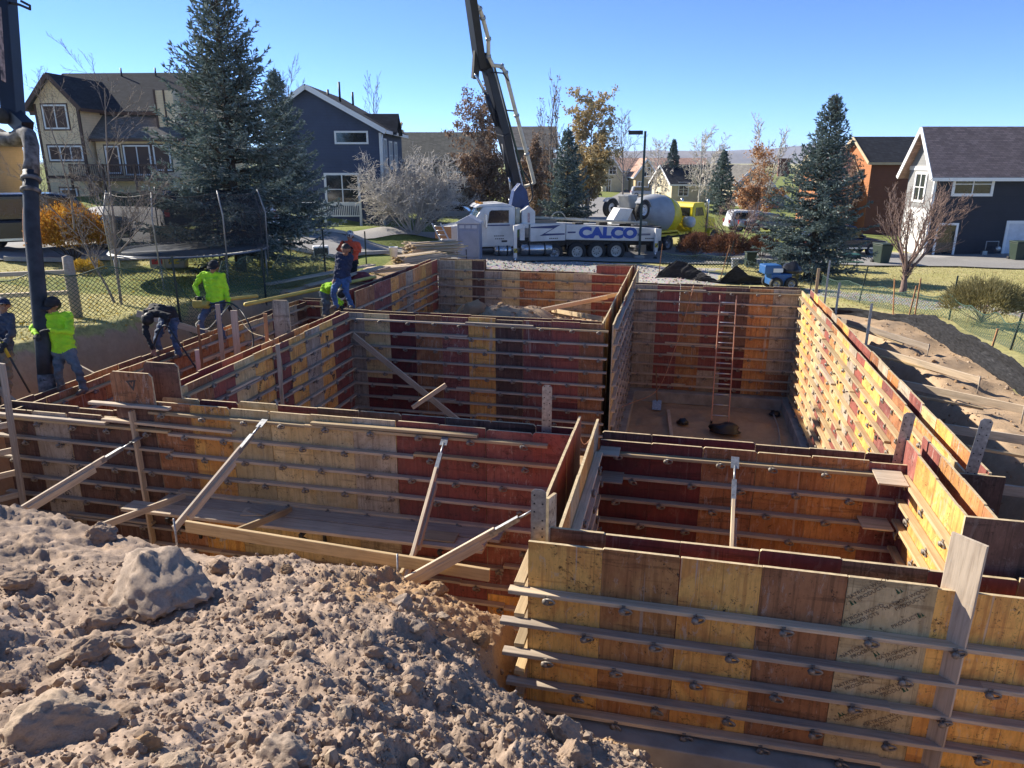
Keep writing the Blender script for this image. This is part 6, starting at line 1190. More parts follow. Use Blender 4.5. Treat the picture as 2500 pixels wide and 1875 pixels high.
cyl('cylinder_rod',wp(-10.65,38.3,7.49),wp(-10.25,38.98,6.5),.07,CHROME); cyl('cylinder_barrel',wp(-10.27,38.95,6.55),wp(-9.85,39.7,5.1),.15,PNV); cyl('cylinder_barrel',wp(-9.62,40.15,4.4),wp(-9.45,40.7,2.5),.16,PNV); cyl('cylinder_rod',wp(-9.45,40.7,2.6),wp(-9.4,40.8,1.7),.08,CHROME)
pp=[(-10.75,36.6,10.9),(-10.08,37.2,10.23),(-10.02,37.54,9.9),(-9.91,38.16,9.06),(-9.99,38.44,8.3),(-9.82,38.68,7.91),(-9.41,38.86,7.87),(-9.25,39.03,7.59),(-8.86,39.88,5.58),(-8.45,40.66,3.65),(-8.12,41.12,2.13),(-8.71,41.13,1.91)]
q=MB(); q.tube([wp(*p) for p in pp],.105,10); dp=q.build('delivery_pipe',CREAMP,T)
for i in(1,2,3,4,6,7,8,9): p0=wp(*pp[i]); d_=(wp(*pp[min(i+1,11)])-wp(*pp[i-1])).normalized(); q=MB(); q.tube([p0-d_*.06,p0+d_*.06],.145,10); q.build('pipe_clamp',STEEL,dp)
q=MB(); q.tube([wp(-9.9,38.75,7.6),wp(-9.35,38.9,7.55),wp(-9.1,39.1,7.2)],.04,6); q.build('pipe_bracket',PNV,T); q=MB(); q.tube([wp(-9.6,39.7,5.85),wp(-8.95,39.7,5.8)],.04,6); q.build('pipe_bracket',PNV,T)
cable('boom_hose','black hydraulic hose looping at the boom pedestal','hose',[(-8.75,41.0,2.8),(-8.35,41.0,2.2),(-8.2,41.0,1.4),(-8.5,41.0,1.0),(-8.9,41.0,1.2)],.05,BLK)
# boom tip with the end hose the worker holds
t=thing('boom_tip','dark boom tip with elbow pipe hanging in at the upper left','boom tip',(-11.4,11.1,3.9)); o_=Vector((-11.4,11.1,3.9))
q=MB(); q.beam(Vector((-11.75,11.9,6.9))-o_,Vector((-11.36,11.12,3.98))-o_,.26,.34,(.3,-1,0),0,.26,.30); q.build('boom_section',PNV,t,bev=.02)
q=MB(); q.beam(Vector((-11.42,11.3,5.75))-o_,Vector((-11.3,11.0,4.55))-o_,.012,.11,(.3,-1,0)); q.build('decal_strip',simple('worn_decal',(.45,.33,.28),.6,var=.5,nscale=9),t)
q=MB(); q.beam(Vector((-11.36,11.12,4.0))-o_,Vector((-11.0,11.0,3.78))-o_,.2,.26); q.build('tip_bracket',PNV,t); q=MB(); q.lathe([(.13,-.16),(.13,.16)],(-.05,.0,.1),'Y',14); q.build('tip_pin',GRIME,t)
EL=simple('concrete_crusted_steel',(.16,.15,.145),.8,.2,var=.6,nscale=9)
q=MB(); q.tube([Vector(p)-o_ for p in[(-11.9,10.95,3.75),(-11.5,10.93,3.62),(-11.2,10.93,3.62),(-10.98,10.88,3.72),(-10.8,10.8,3.68),(-10.68,10.7,3.5),(-10.63,10.6,3.25),(-10.61,10.52,3.05)]],[.11,.12,.13,.12,.12,.12,.115,.13],14); q.build('elbow_pipe',EL,t)
q=MB(); q.tube([Vector(p)-o_ for p in[(-11.5,11.6,5.86),(-11.2,11.5,5.8),(-10.95,11.45,5.71),(-10.92,11.43,5.76),(-11.1,11.45,5.84)]],.022,8); q.build('safety_hook',GRIME,t)
HOSE=simple('worn_black_hose',(.022,.024,.03),.6,var=.5,nscale=5,bstr=.3)
t=thing('pump_hose','thick black rubber pump hose hanging down to the worker','hose',(-10.07,9.54,-.45)); o_=Vector((-10.07,9.54,-.45)); hp=[(-10.61,10.52,3.1),(-10.56,10.4,2.75),(-10.47,10.2,2.18),(-10.27,9.91,1.28),(-10.11,9.64,.32),(-10.07,9.54,-.2)]
q=MB(); q.tube([Vector(p)-o_ for p in hp],[.115,.115,.118,.12,.122,.122],16); q.build('rubber_hose',HOSE,t); q=MB(); q.tube([Vector((-10.08,9.56,-.1))-o_,Vector((-10.05,9.5,-.52))-o_],[.127,.13],16); q.build('hose_end',EL,t)
for p in((-10.6,10.5,3.0),(-10.57,10.42,2.82)): q=MB(); d_=Vector((.04,-.12,-.27)).normalized(); q.tube([Vector(p)-o_,Vector(p)-o_+d_*.06],.15,14); q.build('hose_clamp',EL,t)
q=MB(); q.tube([Vector(p)-o_ for p in[(-10.72,10.5,3.0),(-10.72,10.3,2.3),(-10.62,10.15,2.0),(-10.42,10.0,1.98)]],.012,6); q.build('tag_rope',CORD,t)
# mixer truck
M=thing('mixer_truck','yellow and grey concrete mixer truck backed up to the pump truck','mixer truck',(-2.95,44.9,-2.02),R(55)); M.scale=(.95,.95,.95)
b=MB(); b.bb(-.3,8.2,-.45,.45,.75,1.05); b.build('chassis',GRIME,M); b=MB(); b.bb(.2,4.6,-1.2,1.2,1.0,1.12); b.build('deck',PYL,M)
prof=[(.0,-.2),(.55,-.2),(.6,.0),(.95,.8),(1.22,1.7),(1.27,2.5),(1.1,3.4),(.75,4.0),(.5,4.15),(0,4.15)]
b=MB(); b.lathe([p for p in prof[:7]],(0,0,0),'X',28); dr=b.build('drum',PGR,M,(.35,0,2.65),(0,R(9),0)); b=MB(); b.lathe([(1.262,2.42),(1.285,2.5),(1.115,3.4),(.76,4.0),(.5,4.15),(0,4.15)],(0,0,0),'X',28); b.build('drum_band',PYL,dr)
b=MB(); b.prism([(-.65,2.5),(-.2,2.5),(.0,3.6),(-.95,3.6)],-.45,.45,0,'Y'); b.build('hopper',simple('pale_steel',(.34,.34,.32),.5,var=.15),M,bev=.08); b=MB(); b.prism([(-.55,1.5),(.1,1.3),(.1,2.4),(-.4,2.5)],-.3,.3,0,'Y'); b.build('collector_chute',PGR,M)
b=MB(); b.prism([(-1.0,.5),(-.5,.4),(.1,2.0),(-.4,2.1)],-1.25,-.75,0,'Y'); b.build('folded_chute',simple('dirty_steel',(.3,.3,.3),.6,var=.3,nscale=5),M,bev=.04)
b=MB(); b.tube([(-.6,-1.2,2.75),(-.6,1.2,2.75)],.09,8); b.beam((-.5,-.5,2.7),(.6,-.5,1.2),.12,.14); b.beam((-.5,.5,2.7),(.6,.5,1.2),.12,.14); b.build('booster_axle',GRIME,M)
for s in(-1,1):
    wheel(M,-.6,s*1.28,2.75,.56,.34,s,WHITE,name='raised_wheel'); b=MB(); pr=[(-.6+.66*math.cos(a_),2.75+.66*math.sin(a_)) for a_ in np.linspace(.3,2.4,8)]; b.prism(pr+[(p[0]*1+.0,p[1]-.05) for p in pr[::-1]],s*1.28-.2,s*1.28+.2,0,'Y'); b.build('raised_fender',PGR,M)
for x in(1.1,2.3): 
    for s in(-1,1): wheel(M,x,s*1.0,.54,.54,.5,s)
for s in(-1,1): wheel(M,7.4,s*1.05,.54,.54,.32,s,CHROME)
b=MB(); b.prism([(5.0,.95),(5.0,2.7),(5.15,2.95),(6.3,2.95),(6.55,2.2),(6.55,.95)],-1.1,1.1,0,'Y'); b.build('cab',PYL,M,bev=.06); b=MB(); b.prism([(6.5,.95),(6.5,2.15),(8.0,1.9),(8.15,1.6),(8.15,.9)],-.85,.85,0,'Y'); b.build('hood',PYL,M,bev=.1)
for s in(-1,1):
    b=MB(); b.prism([(5.3,2.1),(5.3,2.65),(6.05,2.65),(6.3,2.1)],s*1.11-.01,s*1.11+.01,0,'Y'); b.build('door_window',GLASS,M); b=MB(); pr=[(7.4+.75*math.cos(a_),.55+.75*math.sin(a_)) for a_ in np.linspace(0,math.pi,9)]; b.prism(pr+[(7.4+.6*math.cos(a_),.55+.6*math.sin(a_)) for a_ in np.linspace(math.pi,0,9)],s*1.1-.22,s*1.1+.22,0,'Y'); b.build('front_fender',PYL,M)
    b=MB(); b.lathe([(.09,1.0),(.1,3.0),(.085,3.15)],(6.75,s*1.05,0),'Z',10); b.build('exhaust_stack',CHROME,M)
b=MB(); b.bb(4.985,5.0,-.85,.85,2.1,2.65); b.build('rear_window',GLASS,M); b=MB(); b.lathe([(.0,-.3),(.32,-.26),(.36,-.1),(.36,.3),(.0,.3)],(4.75,-1.05,1.75),'Y',18); b.build('water_tank',simple('pale_tank',(.6,.6,.58),.4),M)
b=MB(); b.prism([(.2,.75),(.75,1.25),(3.1,1.25),(3.4,1.0),(3.4,1.1),(3.1,1.35),(.65,1.35),(.1,.85)],-1.3,-.75,0,'Y'); b.build('rear_fender',PYL,M); b=MB(); b.bb(.0,.06,-1.2,-.75,.15,.8); b.build('mud_flap',simple('pale_flap',(.5,.48,.42),.6),M); b=MB(); b.lathe([(.09,-.03),(.09,.03)],(.1,-.98,1.0),'X',10); b.build('tail_lamp',TLR,M)
# cars
def car(label,x,y,rz,mat,L=4.8,W_=1.9,H=1.75,kind='suv',z=None,name='parked_car',cat='car'):
    c=thing(name,label,cat,(x,y,(gz(x,y)+.07) if z is None else z),R(rz),'parked vehicles'); w=W_/2; hb=H*.56
    low=[(-L/2,.38),(-L/2+.03,.75),(-L/2+.08,hb),(L/2-1.15,hb+.02),(L/2-.12,hb-.12),(L/2,.62),(L/2-.02,.36)]
    b=MB(); b.prism(low,-w,w,0,'Y'); b.build('body',mat,c,bev=.08)
    top={'suv':[(-L/2+.1,hb-.04),(-L/2+.28,H-.08),(-L/2+.5,H),(L/2-2.35,H),(L/2-1.95,H-.08),(L/2-1.2,hb-.04)],'pickup':[(-L*.08,hb-.04),(-L*.06,H-.1),(.02,H),(L/2-2.3,H),(L/2-1.95,H-.08),(L/2-1.2,hb-.04)],'sedan':[(-L/2+.55,hb-.04),(-L/2+1.2,H-.05),(-L/2+1.6,H),(L/2-2.3,H),(L/2-1.9,H-.07),(L/2-1.0,hb-.04)]}[kind]
    b=MB(); b.prism(top,-w*.86,w*.86,0,'Y'); b.build('cabin',mat,c,bev=.08)
    a0,a1=top[0][0]+.32,top[-1][0]-.32
    for s in(-1,1):
        for (u0,u1) in((a0,(a0+a1)/2-.06),((a0+a1)/2+.06,a1)):
            b=MB(); b.prism([(u0,hb+.06),(u0+.1,H-.16),(u1-.22 if u1==a1 else u1,H-.16),(u1+.02,hb+.06)],s*w*.868-.006,s*w*.868+.006,0,'Y'); b.build('side_window',GLASS,c)
        b=MB(); b.bb(-L/2+.05,L/2-.2,s*w-.012,s*w+.012,.42,.50); b.build('sill_trim',CHROME,c); b=MB(); b.box((a1+.0,s*(w+.1),hb+.14),(.14,.2,.14)); b.build('mirror',mat,c,bev=.03)
        for x_ in(-L/2+.85,L/2-.9): wheel(c,x_,s*(w-.1),.36,.37,.24,s)
        b=MB(); b.box((L/2-.06,s*w*.7,hb-.22),(.14,.38,.14)); b.build('headlight',CHROME,c); b=MB(); b.box((-L/2+.03,s*w*.82,hb-.12),(.08,.2,.3)); b.build('tail_lamp',TLR,c)
    p0,p1=top[-1],top[-2]; ang=math.atan2(p1[0]-p0[0],p1[1]-p0[1]); b=MB(); b.box(((p0[0]+p1[0])/2+.015,0,(p0[1]+p1[1])/2),(.02,W_*.72,math.hypot(p1[0]-p0[0],p1[1]-p0[1])*.8),Matrix.Rotation(ang,3,'Y')); b.build('windshield',GLASS,c)
    return c
CBLK=paint('black_car_paint',(.012,.013,.017),.2); CNAV=paint('navy_car_paint',(.015,.02,.045),.2); CSIL=paint('silver_car_paint',(.45,.46,.47),.3); CWHT=paint('white_car_paint',(.7,.7,.7),.3); CGRY=paint('grey_car_paint',(.2,.21,.22),.3)
car('dark SUV parked at the left edge behind the pump hose',-22.0,22.2,40,CBLK,5.3,2.0,1.95,'suv',None,'parked_car')
car('black jeep like car seen through the trampoline net',-23.2,31.2,130,CBLK,4.4,1.9,1.9); car('white car parked beyond the jeep behind the trampoline net',-20.4,32.6,128,CWHT,4.6,1.9,1.7)
car('dark navy SUV parked behind the right spruce',9.6,48.9,12,CNAV,4.9,1.95,1.8); car('white SUV parked on the side of the far street right of the crab apple',5.9,66.0,15,CWHT,4.7,1.9,1.75); car('grey car parked in front of the white SUV',6.9,63.2,15,CGRY,4.6,1.85,1.5,'sedan')
car('silver SUV parked far down the street below the tan townhouse',-6.6,131.5,12,CSIL,4.8,1.9,1.75); car('grey pickup parked right of the silver SUV far down the street',-2.4,132.5,12,CGRY,5.4,1.9,1.8,'pickup'); car('bluish sedan parked behind the pale bush',-15.9,50.8,10,CSIL,4.6,1.8,1.45,'sedan')
# ---------------- yard and street things ----------------
POTG=simple('toilet_grey',(.25,.27,.35),.6,var=.08); POTR=simple('toilet_roof',(.45,.46,.5),.5,var=.05)
t=thing('portable_toilet','grey portable toilet with a pale pitched roof in front of the pump truck cab','portable toilet',(-10.55,36.5,-1.75),R(8))
b=MB(); b.bb(-.56,.56,-.56,.56,.0,2.02); b.build('cabin',POTG,t,bev=.03); b=MB(); b.prism([(-.64,2.02),(.64,2.02),(.6,2.1),(0,2.42),(-.6,2.1)],-.64,.64,0,'Y'); b.build('roof',POTR,t,bev=.03)
b=MB(); b.bb(-.44,.44,-.585,-.561,.35,1.7); b.build('back_panel',POTG,t,bev=.015)
for i in range(3): b=MB(); b.bb(-.45+i*.32,-.2+i*.32,-.58,-.561,1.8,1.95); b.build('vent',POTR,t)
b=MB(); b.tube([(-.1,-.6,.1),(-.12,-.6,.75)],.02,6); b.build('vent_pipe',DARKM,t)
t=thing('site_sign','weathered plywood sign on a post left of the toilet','sign',(-12.0,36.6,-1.65),R(10)); b=MB(); b.bb(-.05,.05,-.03,.03,0,1.5); b.build('post',WOODG,t); b=MB(); b.bb(-.42,.42,-.06,-.035,1.1,1.7); b.build('board',WOODO,t)
LPM=simple('lamp_green',(.02,.045,.04),.5); t=thing('street_lamp','dark green street lamp with a box head beside the mixer truck','street lamp',(-2.2,41.3,-1.95)); b=MB(); b.prism([(-.06,0),(.06,0),(.06,6.75),(-.06,6.75)],-.06,.06); b.build('pole',LPM,t); b=MB(); b.box((-.5,0,6.68),(.75,.34,.2)); b.build('lamp_head',DARKM,t,bev=.02); b=MB(); b.lathe([(.3,0),(.3,.25),(.22,.3)],(0,0,-.05),'Z',16); b.build('base',CONC,t)
# trampoline
t=thing('trampoline','round trampoline with a dark safety net on the left lawn','trampoline',(-13.85,18.8,gz(-13.85,18.8))); Rt=2.12; GAL=simple('pale_tube',(.3,.3,.29),.5,.4)
b=MB(); b.tube([(Rt*math.cos(a_),Rt*math.sin(a_),.86) for a_ in np.linspace(0,2*math.pi,49)],.03,6,0,False); b.build('ring',GAL,t)
b=MB(); b.lathe([(.001,.845),(Rt*.86,.85)],(0,0,0),'Z',48); MAT=b.build('mat',simple('sheen_grey_mat',(.2,.21,.22),.5),t)  # grey base colour carries the sun's grazing sheen on the dark mat
b=MB(); b.lathe([(Rt*.87,.852),(Rt*.93,.875),(Rt*1.0,.88),(Rt*1.03,.84)],(0,0,0),'Z',48,cap=False); b.build('pad',simple('pad_blue_black',(.03,.035,.045),.5),t)
b=MB()
for i in range(72): a_=i*2*math.pi/72; b.tube([(Rt*.86*math.cos(a_),Rt*.86*math.sin(a_),.857),(Rt*.985*math.cos(a_),Rt*.985*math.sin(a_),.89)],.009,3,0,False)
b.build('springs',GAL,t)['kind']='stuff'
for i in range(8):
    a_=i*math.pi/4+.25; c,s=math.cos(a_),math.sin(a_); b=MB(); b.tube([(Rt*c,Rt*s,.85),(Rt*c,Rt*s,.03)],.024,6); b.build('leg',GAL,t)
    b=MB(); b.tube([(Rt*1.03*c,Rt*1.03*s,.5),(Rt*1.05*c,Rt*1.05*s,1.9),(Rt*.97*c,Rt*.97*s,2.55)],.019,6); b.build('net_pole',GAL,t)
m,n,bs=NT('safety_net'); bs.inputs['Base Color'].default_value=(.02,.022,.026,1); bs.inputs['Roughness'].default_value=.8; tr=nd(n,'BsdfTransparent'); mx=nd(n,'MixShader'); mx.inputs[0].default_value=.48; n.links.new(tr.outputs[0],mx.inputs[1]); n.links.new(bs.outputs[0],mx.inputs[2]); n.links.new(mx.outputs[0],n.nodes['Material Output'].inputs[0])
b=MB(); k=64; v=[];F=[]
for j,(r_,z) in enumerate([(.98,.88),(.99,1.4),(.985,2.0),(.96,2.5)]):
    for i in range(k): a_=2*math.pi*i/k; sag=.1*abs(math.sin((a_-.25)*4))*(j/3)**2; v.append((Rt*r_*math.cos(a_),Rt*r_*math.sin(a_),z-sag))
for j in range(3):
    for i in range(k): F.append((j*k+i,j*k+(i+1)%k,(j+1)*k+(i+1)%k,(j+1)*k+i))
b.add(v,F,0,True); b.build('net',m,t); b=MB(); b.tube([v[3*k+i%k] for i in range(k+1)],.012,4,0,False); b.build('net_hem',BLK,t)
TOY=simple('beige_plastic',(.42,.33,.23),.5,var=.06); t=thing('play_kitchen','beige plastic toy kitchen behind the trampoline','toy',(-16.3,20.9,gz(-16.3,20.9)),R(20)); b=MB(); b.bb(-.55,.55,-.2,.25,0,.62); b.bb(-.52,.52,.1,.25,.62,1.35); b.build('body',TOY,t,bev=.05)
for x,c in((-.3,'red'),(.22,'yel')): b=MB(); b.bb(x-.16,x+.16,-.225,-.203,.15,.48); b.build('toy_door',simple('toy_'+c,(.5,.03,.02) if c=='red' else (.6,.4,.05),.4),t,bev=.01)
# left wooden rail fence
t=thing('rail_fence','weathered post and rail fence at the left edge of the lawn','fence',(-12.83,13.25,gz(-12.83,13.25))); b=MB(); b.lathe([(.11,-.3),(.115,.9),(.10,1.32),(.0,1.36)],(0,0,0),'Z',10); b.build('post',WOODG,t)
for z,dz in((1.0,.0),(.55,.02)): board('rail',(-.05,-.03,z),(-2.6,-1.15,z-.05),.10,.09,WOODG,t,0)
b=MB(); b.lathe([(.11,-.3),(.115,.9),(.10,1.3),(.0,1.33)],(-2.6,-1.15,0),'Z',10); b.build('post',WOODG,t)
# green plastic mesh fences on steel posts
def meshmat(name,c): return simple(name,c,.6,var=.15)
GNET=meshmat('green_plastic_mesh',(.035,.085,.06)); TP=simple('green_post',(.02,.035,.03),.6)
def netfence(label,pts,h,posts,cell=.06,wid=.008,sag=.12,seed=1,lean=(0,0),label_cat='fence'):
    r=random.Random(seed); P0=pts[0]; t=thing('mesh_fence',label,label_cat,(P0[0],P0[1],gz(*P0))); O=t.location.copy()
    P=resample(pts,max(30,int(sum(math.dist(a,b_) for a,b_ in zip(pts,pts[1:]))/cell))); n=len(P); rows=int(h/cell); zg=ground_z(P[:,0],P[:,1]); wav=np.array([sag*mnoise.noise(Vector((i*.06,seed,0))) for i in range(n)]); 
    def pt(i,j):
        i=max(0,min(n-1,i)); f=j/rows; off=wav[i]*f; return Vector((P[i,0]+lean[0]*f+.25*off,P[i,1]+lean[1]*f-.6*off,zg[i]+.02+h*f*(1+.5*off)-sag*.5*f*abs(math.sin(i*.12))))-O
    b=MB()
    for i in range(0,n-1):
        for j in range(rows):
            if (i+j)%2==0: a_,c=pt(i,j),pt(i+1,j+1)
            else: a_,c=pt(i+1,j),pt(i,j+1)
            d=(c-a_).normalized(); s=Vector((0,0,1)).cross(d); s=d.cross(Vector((P[min(i+1,n-1),1]-P[i,1],-(P[min(i+1,n-1),0]-P[i,0]),0)).normalized()).normalized()*wid; b.add([a_-s,a_+s,c+s,c-s],[(0,1,2,3)],0)
    b.tube([pt(i,rows) for i in range(0,n,3)],.012,4,0,False); nt_=b.mesh('netting',GNET); o=link('netting',nt_,t); o['kind']='stuff'
    for (x,y,hh,lx,ly) in posts: q=MB(); z=gz(x,y); q.beam(Vector((x,y,z-.2))-O,Vector((x+lx,y+ly,z+hh))-O,.04,.035,(0,1,0)); q.build('post',TP,t)
    return t
netfence('green mesh fence along the left lawn in front of the trampoline',[(-15.2,11.0),(-13.3,12.2),(-12.2,13.9),(-11.6,15.0),(-11.05,17.9),(-11.15,21.7)],1.05,[(-11.6,15.0,1.6,0,0),(-11.05,17.9,1.5,.02,0),(-11.15,21.7,1.45,0,0),(-12.9,12.6,1.3,0,0),(-11.9,26.6,1.4,0,0)],.052,.0058,.25,2)
netfence('green mesh fence leaning on the right lawn beside the rabbitbrush',[(5.4,30.0),(6.9,27.0),(8.1,24.2),(8.15,19.8),(8.3,15.0)],.75,[(8.1,24.2,1.35,.04,0),(8.1,19.8,.95,.08,-.1),(6.4,28.2,1.3,.15,0),(5.16,30.8,1.1,0,0)],.06,.007,.3,3)
netfence('short green mesh fence strip below the rust brown shrubs',[(-1.0,39.2),(1.5,39.0),(3.2,38.2)],.7,[(2.3,38.5,1.4,.3,0)],.08,.01,.3,4)
# black silt fences
m,n,bs=NT('silt_fabric'); v=coords(n,(1,1,6)); f=noise_n(n,v,5,6,.7,.5); n.links.new(ramp(n,f,[(.35,(.012,.012,.013)),(.6,(.035,.035,.038)),(.8,(.10,.10,.104))]),bs.inputs['Base Color']); bs.inputs['Roughness'].default_value=.9; bs.inputs['Specular IOR Level'].default_value=.1; bump(n,bs,f,.4,.003); SILT=m
def siltf(label,pts,h,lean,stakes,seed,sag=.12,hp=((0,1),(1,1))):
    P=resample(pts,150); zg=ground_z(P[:,0],P[:,1]); t=thing('silt_fence',label,'silt fence',(P[0,0],P[0,1],float(zg[0]))); O=np.array(t.location); n=len(P);k=10; V=np.zeros((n,k,3))
    for i in range(n):
        for j in range(k):
            f=j/(k-1); w=sag*(mnoise.noise(Vector((i*.07,j*.3,seed)))+.45*mnoise.noise(Vector((i*.28,j*.22,seed+5)))+.25*mnoise.noise(Vector((i*.7,j*.5,seed+9)))); V[i,j]=(P[i,0]+lean[0]*f+w+.02*mnoise.noise(Vector((i*.9,j*1.3,seed))),P[i,1]+lean[1]*f+.5*w,zg[i]+h*f*float(np.interp(i/149,[q[0] for q in hp],[q[1] for q in hp]))*(1-.25*abs(mnoise.noise(Vector((i*.045,seed,3))))) -.03)
    idx=np.arange(n*k).reshape(n,k); F=np.stack([idx[:-1,:-1],idx[:-1,1:],idx[1:,1:],idx[1:,:-1]],-1).reshape(-1,4); o=rawmesh('fabric',V.reshape(-1,3)-O,F,SILT,t,smooth=True); s=o.modifiers.new('s','SOLIDIFY'); s.thickness=.006
    for (x,y,hh,lx) in stakes: q=MB(); z=gz(x,y); q.beam(Vector((x,y,z-.2))-Vector(O),Vector((x+lx,y,z+hh))-Vector(O),.035,.035,(0,1,0)); q.build('stake',WOODO,t)
    return t
siltf('long black silt fence leaning along the right side of the dirt',[(4.3,24.4),(5.3,24.1),(6.35,22.6),(6.62,20.3),(6.68,17.6),(6.7,15.5),(6.7,12.5),(6.8,10.0)],.56,(.08,.02),[(6.55,22.8,1.1,.1),(6.85,23.2,1.3,0),(6.95,18.0,.8,.1),(6.8,13.5,.8,.1)],4,.045,[(0,.45),(.2,.5),(.3,1),(1,1)])
siltf('crumpled black silt fabric sagging from a stick beyond the ladder wall',[(-1.1,33.8),(.3,33.2),(1.3,32.6),(2.6,32.4),(4.6,31.8)],.95,(.5,-.3),[(-.9,33.9,1.5,.1),(1.7,32.6,1.6,.35)],7,.12,[(0,.6),(.08,1),(.25,.55),(.44,.12),(.52,.95),(.62,.5),(.8,.2),(1,.08)])
# boards and stakes beside the right wall
for i,(a_,c) in enumerate([((3.95,20.6),(5.85,18.4)),((4.05,17.3),(5.9,15.4)),((4.0,14.4),(5.8,13.2)),((4.0,11.9),(5.9,11.2)),((3.9,9.6),(5.7,9.2))]):
    za,zc=-.70,gz(*c)+.24; board('kicker_board',(*a_,za),(*c,zc),.14,.038,WOODG,None,R(90),['farthest','second farthest','middle','second nearest','nearest'][i]+' long kicker board on edge from the right wall to its stake','board','kicker boards beside the right wall')
    board('flat_board',(a_[0]+.35,a_[1]-.55,-.80),(c[0]-.4,c[1]+.55,gz(c[0]-.4,c[1]+.55)+.10),.09,.038,WOODN,None,0,['farthest','second farthest','middle','second nearest','nearest'][i]+' flat pale board on the dirt beside the right wall','board','flat boards beside the right wall')
    b=MB(); z=gz(*c); b.tube([(c[0]-.03,c[1]-.06,z-.3),(c[0]-.03,c[1]-.06,z+.35)],.012,5); o=b.build('steel_stake',RUST); setp(o,['farthest','second farthest','middle','second nearest','nearest'][i]+' steel stake pinning a kicker board beside the right wall','stake','steel stakes')
for i,(x,y,h) in enumerate([(3.75,18.6,.95),(3.72,15.3,1.05),(4.2,22.5,1.0)]):
    b=MB(); z=max(-1.0,gz(x,y)); b.bb(x-.025,x+.025,y-.01,y+.01,z,z+h+.55); o=b.build('steel_bar',STEEL); setp(o,['tall steel bar outside the right wall, farther of two','tall steel bar outside the right wall, nearer of two','thin steel bar at the far corner of the right wall'][i],'bar')
board('wooden_stake',(6.62,24.5,-1.4),(6.5,24.5,-.2),.045,.03,WOODO,None,0,'leaning orange topped survey stake beside the silt fence','stake'); board('wooden_stake',(4.35,24.9,-1.5),(4.35,24.9,.0),.09,.038,WOODN,None,R(90),'pale wooden stake behind the far corner of the right wall','stake')
# blue mini loader
BLU=simple('loader_blue',(.025,.11,.30),.45,var=.15); t=thing('mini_loader','small blue stand on loader with a black seat behind the ladder wall','loader',(4.05,31.2,gz(4.05,31.2)),R(15)); t.scale=(.86,.86,.86)
b=MB(); b.bb(-.62,.35,-.45,.45,.2,.75); b.build('body',BLU,t,bev=.05); b=MB(); b.bb(-.95,-.15,-.4,.4,.72,1.15); b.build('hood',BLU,t,bev=.06); b=MB(); b.bb(-.55,-.1,-.42,.42,.82,1.0); b.build('panel',WHITE,t)
crumple('seat',None,None,(.45,0,.85),.5,.42,.38,RAG,11,t); 
for x in(-.4,.3):
    for s in(-1,1): wheel(t,x,s*.5,.3,.3,.2,s)
# picnic table, bins, boxes
PTG=simple('table_green',(.02,.10,.06),.4); t=thing('picnic_table','green picnic table under the right spruce','picnic table',(8.0,40.6,gz(8.0,40.6)),R(8)); 
b=MB(); b.box((0,0,.76),(1.9,.8,.05)); b.build('table_top',PTG,t,bev=.02)
for s in(-1,1):
    b=MB(); b.box((0,s*.75,.45),(1.9,.28,.05)); b.build('bench',PTG,t,bev=.02)
    b=MB(); b.tube([(s*.7,-.75,.02),(s*.7,-.45,.74)],.025,6); b.tube([(s*.7,.75,.02),(s*.7,.45,.74)],.025,6); b.tube([(s*.7,-.85,.42),(s*.7,.85,.42)],.025,6); b.build('leg_frame',DARKM,t)
BINM=simple('bin_green',(.018,.035,.022),.6)
for i,(x,y,rz) in enumerate([(10.9,44.2,25),(19.3,48.6,10)]):
    t=thing('wheelie_bin',['dark green wheelie bin on the lawn behind the fruit tree','dark green wheelie bin beside the white door at the right edge'][i],'bin',(x,y,gz(x,y)),R(rz),'wheelie bins'); b=MB()
    v=[(-.27,-.3,0.05),(.27,-.3,0.05),(.27,.3,0.05),(-.27,.3,0.05),(-.36,-.4,1.05),(.36,-.4,1.05),(.36,.42,1.05),(-.36,.42,1.05)]; b.add(v,[(3,2,1,0),(4,5,6,7),(0,1,5,4),(1,2,6,5),(2,3,7,6),(3,0,4,7)]); b.build('body',BINM,t,bev=.03); b=MB(); b.box((0,0,1.1),(.76,.88,.08)); b.build('lid',BINM,t,bev=.03)
    for s in(-1,1): b=MB(); b.lathe([(.12,-.03),(.12,.03)],(s*.3,.36,.12),'X',12); b.build('wheel',RUBBER,t)
for i,(x,y,w,h,m) in enumerate([(3.6,40.0,.55,.75,BINM),(2.74,38.6,.32,.5,POTR)]):
    t=thing('utility_box',['green rounded utility box on the right lawn','small pale utility box left of the green one'][i],'utility box',(x,y,gz(x,y)),R(10)); b=MB(); b.bb(-w/2,w/2,-w/2.5,w/2.5,0,h); b.build('box',m,t,bev=.08); b=MB(); b.bb(-w/2-.02,w/2+.02,-w/2.5-.02,w/2.5+.02,h-.03,h+.03); b.build('lid',m,t,bev=.02)
for i,(x,y,s) in enumerate([(-3.0,42.0,.62),(.35,45.4,.9)]): o=rock(['grey boulder under the tail of the pump truck','large grey boulder beside the mixer truck rear wheels'][i],x,y,s,s*.8,s*.6,20,60+i,simple('grey_boulder',(.2,.2,.2),.9,var=.2,nscale=3,bstr=.4),.3,(0,0),gz(x,y)+.05,3)
